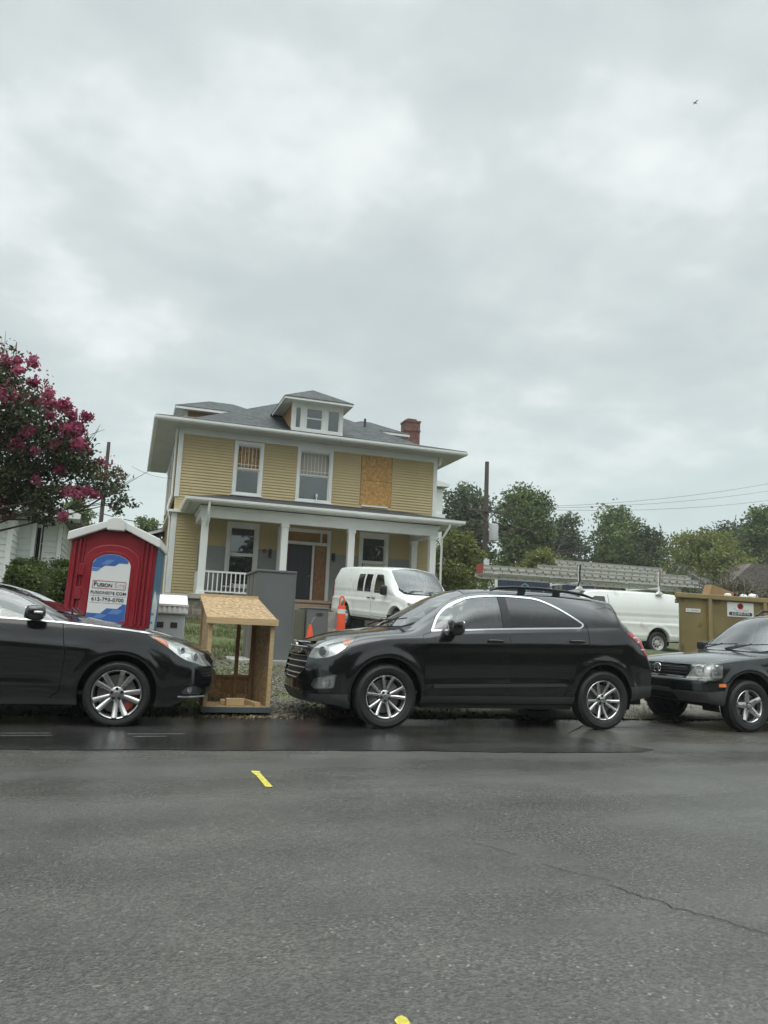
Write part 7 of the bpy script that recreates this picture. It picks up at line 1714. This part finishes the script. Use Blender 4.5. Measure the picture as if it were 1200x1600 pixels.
def limb_tree(base, top, r0, spread, levels, seed, lean=(0, 0)):
    """trunk and limbs as tapered tubes; returns mesh builder and limb tips"""
    q = random.Random(seed); b = MB(); tips = []
    def grow(p, d, ln, r, lv):
        pts = [p]; dd = d.copy()
        for k in range(4):
            dd = (dd + Vector((q.gauss(0, .12), q.gauss(0, .12), q.gauss(.03, .06)))).normalized(); pts.append(pts[-1] + dd * ln / 4)
        b.tube(pts, [r * (1 - .11 * k) for k in range(5)], 8 if lv == levels else 5, cap=False)
        if lv == 0: tips.append(pts[-1]); return
        n = q.choice((2, 3, 3)) if lv < levels else q.choice((3, 4))
        for k in range(n):
            a = 2 * math.pi * (k + q.random() * .7) / n; side = dd.orthogonal().normalized(); side.rotate(Matrix.Rotation(a, 3, dd))
            nd = (dd * (1 - spread * .45) + side * spread * q.uniform(.7, 1.2)).normalized(); nd.z = max(nd.z, -.1)
            grow(pts[-1 if k else -2], nd, ln * q.uniform(.62, .85), r * .56, lv - 1)
    d = Vector((lean[0], lean[1], 1)).normalized()
    grow(Vector(base), d, (top - base[2]) * .36, r0, levels)
    return b, tips

def crown_pts(blobs, n, hollow=.25):
    """points through a set of ellipsoids (x,y,z,rx,ry,rz), gathered in sprays so gaps stay between them"""
    bl = np.array(blobs); w = bl[:, 3] * bl[:, 4] * bl[:, 5]; w = w ** .8 / np.sum(w ** .8)
    ns = max(30, n // 26); pick = RNG.choice(len(bl), ns, p=w)
    d = RNG.normal(size=(ns, 3)); d /= np.linalg.norm(d, axis=1)[:, None]; rr = RNG.uniform(hollow, 1.08, ns) ** .6
    c = bl[pick, :3] + d * rr[:, None] * bl[pick, 3:]
    tint = RNG.uniform(0, 1, ns) * .55 + .2 * (bl[pick, 3] * 7.3 % 1)
    k = RNG.integers(0, ns, n); s = np.min(bl[pick, 3:], axis=1)[k] * .26
    p = c[k] + RNG.normal(size=(n, 3)) * s[:, None] * np.array([1, 1, .7])
    return p, np.clip(tint[k] + RNG.normal(size=n) * .14, 0, 1)

def tree(name, label, x, y, ztop, halfw, leafm, n, leaf, seed, zb=None, group=None, cat='tree', squat=.62, depth=None, hollow=.3, nb=16, trunk=True):
    q = random.Random(seed); z = gzf(x, y); root = thing(name, label, cat, (x, y, z), group=group)
    hgt = ztop - z; z0 = z + hgt * .2 if zb is None else zb; dp = depth or halfw
    blobs = []
    for k in range(nb):
        t = (k + .5) / nb; a = k * 2.4 + q.random(); zz = z0 + (ztop - z0) * (.15 + .75 * t); prof = math.sin(math.pi * min(1, (.22 + .78 * t)) ** .9) * .75 + .2
        r = q.uniform(.55, 1) * prof; rb = q.uniform(.28, .46)
        blobs.append((x + math.cos(a) * halfw * r * .75, y + math.sin(a) * dp * r * .75, zz, halfw * rb, dp * rb, (ztop - z0) * rb * squat * .6))
    blobs.append((x, y, ztop - (ztop - z0) * .12, halfw * .35, dp * .35, (ztop - z0) * .12)); blobs.append((x, y, (z0 + ztop) / 2, halfw * .5, dp * .5, (ztop - z0) * .3))
    if trunk:
        b, tips = limb_tree((x, y, z - .2), ztop, max(.08, hgt * .018), .75, 3, seed); b.obj('trunk', M_BARK, root, smooth=60, recalc=False)
    p, t = crown_pts(blobs, n, hollow)
    leaves_mesh('crown', p, leaf, t, [leafm], root, loc=(x, y, z))
    return root
far = 'trees behind the parked cars'
tree('tree', 'dark sparse tree behind the utility pole right of the yellow house', 23.2, 52, 12.0, 2.6, LG['grey'], 9000, .30, 1, zb=5.0, group=far, hollow=.45)
tree('tree', 'tall full green tree just right of the utility pole', 30.4, 56, 13.1, 3.1, LG['mid'], 17000, .30, 2, zb=4.2, group=far, nb=20)
tree('shrub', 'big pale green arching shrub at the right corner of the yellow house', 14.6, 33.5, 5.9, 1.75, LG['light'], 11000, .15, 3, zb=1.6, cat='shrub', hollow=.35, nb=14, depth=1.5)
tree('shrub', 'yellow green bush in front of the tall tree behind the ladders', 25.6, 45, 6.9, 2.6, LG['light'], 9000, .2, 4, zb=2.2, group=None, cat='shrub')
tree('tree', 'grey green tree left in the distant group behind the ladders', 40.2, 66, 12.9, 3.4, LG['grey'], 11000, .34, 5, zb=3.5, group=far)
tree('tree', 'round dark tree topmost in the distant group behind the ladders', 45.2, 64, 14.0, 4.0, LG['mid'], 16000, .34, 6, zb=3.5, group=far, nb=20)
tree('tree', 'small dark tree between the round tree and the bright bush', 47.4, 62, 12.0, 2.9, LG['deep'], 9000, .32, 7, zb=3, group=far)
tree('tree', 'bright yellow green spreading tree above the cardboard box', 43.2, 50, 10.1, 4.9, LG['light'], 22000, .26, 8, zb=2.4, group=far, nb=24, squat=.7)
tree('tree', 'dark open tree with sky gaps behind the skip', 56.5, 62, 13.0, 3.4, LG['deep'], 10000, .32, 9, zb=4.0, group=far, hollow=.5)
tree('tree', 'tall dark tree at the right edge of the picture', 53.8, 55, 13.8, 3.0, LG['mid'], 14000, .30, 10, zb=3.5, group=far)
tree('tree', 'low green tree beside the grey flue at left', -3.2, 47, 7.7, 1.5, LG['mid'], 6000, .2, 12, zb=3.5, group='small trees behind the left houses')
tree('tree', 'small green tree top showing next to the left wall of the yellow house', .55, 46, 7.0, 1.3, LG['mid'], 5000, .18, 13, zb=3.5, group='small trees behind the left houses')
# undergrowth along the back of the lot, no single plant to be told apart
def thicket():
    P, T = [], []
    for k in range(60):
        x = 16.5 + k * .55; y = 47 + 5 * math.sin(k * 1.7); h = 3.0 + .8 * math.sin(k * .9) + .5 * math.sin(k * 2.3) + (x - 16) * .035
        p, t = crown_pts([(x, y, 1.2 + h * .35, 1.3, 1.2, h * .42), (x + .3, y - .6, 1.0 + h * .6, .9, .9, h * .3)], 520, .3); P.append(p); T.append(t)
    o = leaves_mesh('undergrowth', np.concatenate(P), .24, np.concatenate(T), [LG['deep']]); tag(o, 'dark green undergrowth along the back of the lot behind the vans', 'undergrowth', kind='stuff')
    P, T = [], []
    for k in range(26):
        x = 40 + k * 1.2; y = 58 + 3 * math.sin(k * 1.3); h = 5 + 1.0 * math.sin(k * .7)
        p, t = crown_pts([(x, y, 1.2 + h * .45, 1.8, 1.5, h * .5)], 650, .3); P.append(p); T.append(t)
    o = leaves_mesh('undergrowth', np.concatenate(P), .28, np.concatenate(T), [LG['deep']]); tag(o, 'darker undergrowth below the distant trees at right', 'undergrowth', kind='stuff')
thicket()

# ---- the pink crape myrtle on the left
def myrtle():
    x, y = -3.5, 13.4; z = gzf(x, y)
    root = thing('blossom_tree', 'crape myrtle tree with deep pink blossom clusters at the left edge', 'tree', (x, y, z))
    q = random.Random(4); b = MB(); tips = []
    # (px, py) of the photo turned into points of the crown at its own depth
    def at(u, v, yy): k = yy / 13.0; return Vector((((-2.305 + (u) * .01024 + (v - 520) * .00072)) * k, yy, CAM_H + (5.494 - CAM_H - (v - 520) * .01013 - u * .00046) * k))
    lobes = [(-60, 560, 55, 60), (0, 585, 45, 40), (25, 640, 62, 50), (-70, 660, 80, 80), (60, 660, 50, 45), (95, 665, 38, 34), (110, 690, 38, 36), (20, 700, 70, 60), (80, 720, 52, 42), (125, 725, 36, 30), (-30, 760, 80, 40), (40, 765, 60, 36), (90, 765, 40, 24), (150, 735, 34, 30), (172, 738, 30, 36), (185, 760, 22, 24), (10, 792, 46, 20), (65, 796, 40, 24), (40, 740, 50, 40), (-20, 715, 60, 50), (-140, 620, 80, 90), (-160, 740, 90, 70)]
    blobs = []
    for (u, v, ru, rv) in lobes:
        for k in range(2):
            c = at(u, v, y + q.uniform(-.95, .8)); blobs.append((c.x, c.y, c.z, ru * .0096, ru * .0105, rv * .0098))
    for k in range(5):
        a = 2 * math.pi * k / 5; p0 = Vector((x + .1 * math.cos(a), y + .1 * math.sin(a), z - .1)); mid = Vector((x + .5 * math.cos(a), y + .4 * math.sin(a), z + 1.7))
        b.tube([p0, p0.lerp(mid, .5) + Vector((0, 0, .1)), mid], [.07, .055, .04], 7, cap=False)
        for m in range(6):
            c = Vector(blobs[q.randrange(len(blobs))][:3]); w = mid.lerp(c, .5) + Vector((q.gauss(0, .12), q.gauss(0, .12), .12)); b.tube([mid, w, c], [.024, .014, .005], 5, cap=False)
            for j in range(3): b.tube([w.lerp(c, .5), c + Vector((q.gauss(0, .25), q.gauss(0, .25), q.gauss(.1, .2)))], [.010, .004], 4, cap=False)
    # limb out to the right and the bare twigs on top
    b.tube([Vector((x + .4, y, z + 1.7)), at(40, 765, y), at(120, 748, y), at(172, 740, y), at(195, 765, y)], [.03, .02, .014, .010, .005], 6, cap=False)
    for (u, v, u2, v2) in ((0, 590, 8, 515), (10, 580, 24, 530), (24, 530, 18, 590), (4, 590, 2, 530), (8, 545, 24, 535), (70, 640, 100, 605), (120, 690, 148, 648), (130, 670, 150, 640), (125, 690, 140, 680)): b.tube([at(u, v, y), at((u + u2) / 2 + 3, (v + v2) / 2, y), at(u2, v2, y)], [.008, .006, .003], 4, cap=False)
    b.obj('trunk', M_BARKP, root, smooth=60, recalc=False)
    p, t = crown_pts(blobs, 34000, .15)
    leaves_mesh('crown', p, .072, t, [LG['myrtle']], root, loc=(x, y, z))
    # blossom clusters
    C = [(10, 565, 14), (25, 560, 8), (48, 558, 12), (10, 620, 22), (28, 575, 9), (55, 620, 15), (75, 620, 12), (92, 622, 14), (98, 617, 12), (108, 632, 9), (130, 632, 11), (112, 648, 14), (106, 658, 16), (120, 655, 10), (24, 622, 16), (48, 668, 12), (42, 672, 9), (30, 692, 13), (108, 676, 17), (118, 678, 15), (98, 682, 13), (128, 684, 9), (85, 688, 11), (84, 655, 11), (72, 605, 11), (50, 590, 11), (110, 756, 12), (120, 754, 11), (134, 752, 11), (144, 754, 8), (100, 758, 9), (92, 724, 9), (60, 745, 9), (100, 796, 8), (-15, 640, 18), (-20, 600, 16), (-40, 690, 16), (55, 700, 8), (20, 650, 10), (75, 640, 10), (150, 702, 8)]
    P, T = [], []
    for (u, v, r) in C:
        c = at(u, v, y - q.uniform(.45, 1.0)); n = int(16 + r * 8); d = RNG.normal(size=(n, 3)) * np.array([.8, .8, .75]) * r * .0050
        P.append(np.array(c) + d); T.append(np.full(n, q.uniform(.1, .8)) + RNG.normal(size=n) * .2)
    leaves_mesh('blossom', np.concatenate(P), .058, np.concatenate(T), [M_PINK], root, loc=(x, y, z), aspect=.9, curl=.3)
    C2 = [(0, 610, 22), (30, 610, 18), (0, 660, 20), (15, 635, 18), (0, 690, 16), (60, 612, 14), (10, 795, 14), (-10, 560, 20), (165, 705, 10), (185, 720, 8), (160, 720, 10), (70, 590, 9), (40, 735, 10), (130, 712, 9)]
    P, T = [], []
    for (u, v, r) in C2:
        c = at(u, v, y - q.uniform(.2, .9)); n = int(10 + r * 4); P.append(np.array(c) + RNG.normal(size=(n, 3)) * r * .0068); T.append(np.clip(RNG.normal(.5, .3, n), 0, 1))
    leaves_mesh('faded_blossom', np.concatenate(P), .040, np.concatenate(T), [M_RUST], root, loc=(x, y, z), aspect=.8, curl=.3)
myrtle()

def hedge(label, x0, x1, y0, y1, zt, seed):
    z = gzf((x0 + x1) / 2, y0); cx, cy = (x0 + x1) / 2, (y0 + y1) / 2; rx, ry, rz = (x1 - x0) / 2, (y1 - y0) / 2, (zt - z) / 2
    root = thing('hedge', label, 'hedge', (cx, cy, z), group='clipped hedges left of the red toilet')
    n = 34000; d = RNG.normal(size=(n, 3)); d /= np.linalg.norm(d, axis=1)[:, None]
    e = .45; s = np.sign(d) * np.abs(d) ** e; s /= np.max(np.abs(s) ** (1 / .5), axis=1)[:, None] ** .35
    s = np.clip(s, -1, 1); lump = 1 + .035 * np.sin(d[:, 0] * 9 + seed) * np.sin(d[:, 2] * 8) + .03 * np.sin(d[:, 1] * 11 + d[:, 0] * 7)
    r = RNG.uniform(.82, 1.02, n) * lump
    p = np.array([cx, cy, z + rz]) + s * r[:, None] * np.array([rx, ry, rz]); t = RNG.uniform(0, 1, n) * .6 + .2 * np.sin(p[:, 0] * 6) * np.sin(p[:, 2] * 7)
    leaves_mesh('foliage', p, .046, t, [LG['hedge']], root, loc=(cx, cy, z), aspect=.6)
    b = MB(); b.sup((cx, cy, z + rz), (rx * .80, ry * .80, rz * .86), .45, .5, 12, 20); b.obj('inner_twigs', mat('hedge_core', (.035, .050, .018), .95), root, smooth=60)
hedge('rounded clipped green hedge standing further back against the white house', -2.02, -.86, 14.6, 15.9, 2.07, 1)
hedge('rounded clipped green hedge standing nearer, directly left of the red portable toilet', -1.72, -.66, 12.1, 13.6, 1.80, 2)

# ---- grass, gravel, litter of leaves on the verge
def grass():
    def blades(n, x0, x1, y0, y1, h, keep):
        x = RNG.uniform(x0, x1, n); y = y0 + (y1 - y0) * RNG.uniform(0, 1, n) ** 1.5; k = keep(x, y); return x[k], y[k], h
    pat = lambda x, y: (np.sin(x * 1.9 + 1) * np.sin(y * 1.4) + .5 * np.sin(x * 4.1 + y * 3.3) + RNG.normal(size=len(x)) * .35)
    bare = lambda x, y: np.exp(-(((x - 2.6) / 1.7) ** 2 + ((y - 12.6) / 2.0) ** 2))
    dry = lambda x, y: ((x < 5.2) | (x > 9.6) | (y < 10.8))
    X, Y, H = [], [], []
    for (n, a, b_, c, d, h) in ((70000, -5, 6, 10.2, 28, .085), (16000, -6, 13, 9.55, 10.6, .07), (16000, 9.6, 22, 10, 20, .10)):
        x, y, h = blades(n, a, b_, c, d, h, lambda x, y: (pat(x, y) > -.35 + 1.6 * bare(x, y) + .5 * np.clip(1 - (y - 9.6) / 1.2, 0, 1)) & dry(x, y)); X.append(x); Y.append(y); H.append(np.full(len(x), h))
    x = np.concatenate(X); y = np.concatenate(Y); h = np.concatenate(H) * RNG.uniform(.5, 1.3, len(x)); n = len(x); z = gz(x, y)
    a = RNG.uniform(0, 2 * math.pi, n); w = .006 + .004 * np.clip((y - 10) / 8, 0, 1); dx = np.cos(a) * w; dy = np.sin(a) * w; lx = RNG.normal(size=n) * h * .45; ly = RNG.normal(size=n) * h * .45
    v = np.stack([np.stack([x - dx, y - dy, z - .01], 1), np.stack([x + dx, y + dy, z - .01], 1), np.stack([x + lx, y + ly, z + h], 1)], 1).reshape(-1, 3)
    me = bpy.data.meshes.new('grass'); me.vertices.add(3 * n); me.vertices.foreach_set('co', v.ravel().astype(np.float32)); me.loops.add(3 * n); me.loops.foreach_set('vertex_index', np.arange(3 * n, dtype=np.int32))
    me.polygons.add(n); me.polygons.foreach_set('loop_start', np.arange(0, 3 * n, 3, dtype=np.int32)); me.update(calc_edges=True)
    at = me.attributes.new('tint', 'FLOAT', 'POINT'); at.data.foreach_set('value', np.repeat(np.clip(.5 + .3 * np.sin(x * .9) * np.sin(y * 1.1) + RNG.normal(size=n) * .2, 0, 1), 3).astype(np.float32))
    tag(link_mesh('grass', me, [leaf_mat('grass_blades', (.065, .095, .020), (.16, .165, .048), .6, .3)]), 'patchy short green grass on the yard between the toilet and the porch', 'grass', kind='stuff')
grass()
def gravel():
    base = bmesh.new(); bmesh.ops.create_icosphere(base, subdivisions=1, radius=1); bv = np.array([v.co for v in base.verts]); bf = np.array([[v.index for v in f.verts] for f in base.faces]); base.free()
    def scatter(n, fx, fy, r0, r1):
        x = fx(n); y = fy(n); r = RNG.uniform(r0, r1, n) * RNG.uniform(.6, 1.2, n); return x, y, r
    S_ = [scatter(2600, lambda n: RNG.uniform(-8, 16, n), lambda n: 9.62 + np.abs(RNG.normal(0, .22, n)), .008, .030), scatter(1500, lambda n: RNG.normal(1.95, .28, n), lambda n: RNG.normal(10.1, .35, n), .008, .032), scatter(3000, lambda n: RNG.normal(2.4, 1.0, n), lambda n: RNG.normal(12.6, 1.1, n), .008, .032), scatter(1500, lambda n: RNG.uniform(5.4, 9.4, n), lambda n: RNG.uniform(10, 24, n), .012, .04), scatter(900, lambda n: RNG.uniform(2.2, 9, n), lambda n: 9.3 + np.abs(RNG.normal(0, .12, n)), .006, .016)]
    x, y, r = (np.concatenate(k) for k in zip(*S_)); n = len(x); z = gz(x, y)
    ok = y > 9.25; x, y, r, z = x[ok], y[ok], r[ok], z[ok]; n = len(x)
    sc = RNG.uniform(.6, 1.2, (n, 1, 3)) * r[:, None, None]; v = bv[None] * sc * (1 + RNG.normal(size=(n, len(bv), 1)) * .09) + np.stack([x, y, z + r * .25], 1)[:, None]
    f = (bf[None] + (np.arange(n) * len(bv))[:, None, None]).reshape(-1, 3)
    me = bpy.data.meshes.new('gravel'); me.from_pydata(v.reshape(-1, 3).tolist(), [], f.tolist()); me.shade_smooth()
    at = me.attributes.new('tint', 'FLOAT', 'POINT'); at.data.foreach_set('value', np.repeat(RNG.uniform(0, 1, n), len(bv)).astype(np.float32))
    tag(link_mesh('gravel', me, [leaf_mat('gravel_stone', (.075, .062, .045), (.26, .24, .20), .85, 0)]), 'scattered pale gravel along the verge and around the timber shelter', 'gravel', kind='stuff')
    # fallen leaves and chips on the verge
    n = 900; x = np.concatenate([RNG.uniform(-6, 14, 600), RNG.normal(1.4, .7, 300)]); y = 9.35 + np.abs(RNG.normal(0, .28, n)); p = np.stack([x, y, gz(x, y) + .012], 1)
    tag(leaves_mesh('dead_leaves', p, .05, RNG.uniform(0, 1, n), [leaf_mat('dead_leaf_litter', (.10, .055, .022), (.26, .17, .07), .8, .1)], None), 'brown dead leaves strewn along the verge below the cars', 'leaves', kind='stuff')
gravel()
def driveway():
    xs = np.linspace(5.3, 9.5, 12); ys = np.linspace(9.5, 27, 60); X, Y = np.meshgrid(xs, ys); X = X + .12 * np.sin(Y * 2.1) * (np.abs(X - 7.4) > 2); Z = gz(X, Y) + .025
    v = np.stack([X, Y, Z], -1).reshape(-1, 3); nx = len(xs); me = bpy.data.meshes.new('driveway'); me.from_pydata(v.tolist(), [], [(j * nx + i, j * nx + i + 1, (j + 1) * nx + i + 1, (j + 1) * nx + i) for j in range(len(ys) - 1) for i in range(nx - 1)]); me.shade_smooth()
    tag(link_mesh('driveway', me, mat('driveway_gravel', (.17, .155, .13), .95, noise=(7, .35), bump=(40, .7, .03), tint=(1.2, (.10, .085, .055), .5))), kind='structure')
driveway()
# unseen trees added behind the viewer, only to darken reflections in cars and panes
def added_trees():
    P, T = [], []
    for k in range(46):
        x = -62 + k * 3.1; y = -25 + 2 * math.sin(k * 1.9); h = 11.6 + 2.0 * math.sin(k * .8) + 2.0 * math.sin(k * 2.1)
        p, t = crown_pts([(x, y, h * .5, 2.8, 2.2, h * .48), (x + 1.2, y + .8, h * .72, 1.9, 1.7, h * .26), (x, y, h * .2, 2.8, 2, h * .25), (x + 1.5, y, h * .35, 2.2, 2, h * .35)], 2600, .1); P.append(p); T.append(t)
    tag(leaves_mesh('added_treeline', np.concatenate(P), .7, np.concatenate(T), [LG['deep']]), 'added row of dark trees out of view, there only to be mirrored in cars and panes', 'added_treeline', kind='stuff')
added_trees()

def haze():
    b = MB(); b.box(-150, 260, -120, 330, -1.2, 75); o = b.obj('haze', [], None); m = bpy.data.materials.new('moist_air'); m.use_nodes = True; nt = m.node_tree; nt.nodes.remove(nt.nodes['Principled BSDF'])
    v = nt.nodes.new('ShaderNodeVolumePrincipled'); v.inputs['Color'].default_value = (.93, .97, .97, 1); v.inputs['Density'].default_value = .0008; v.inputs['Anisotropy'].default_value = .2
    nt.links.new(v.outputs[0], nt.nodes['Material Output'].inputs['Volume']); o.data.materials.append(m); tag(o, 'thin rainy haze over the street', 'haze', kind='stuff')
haze()
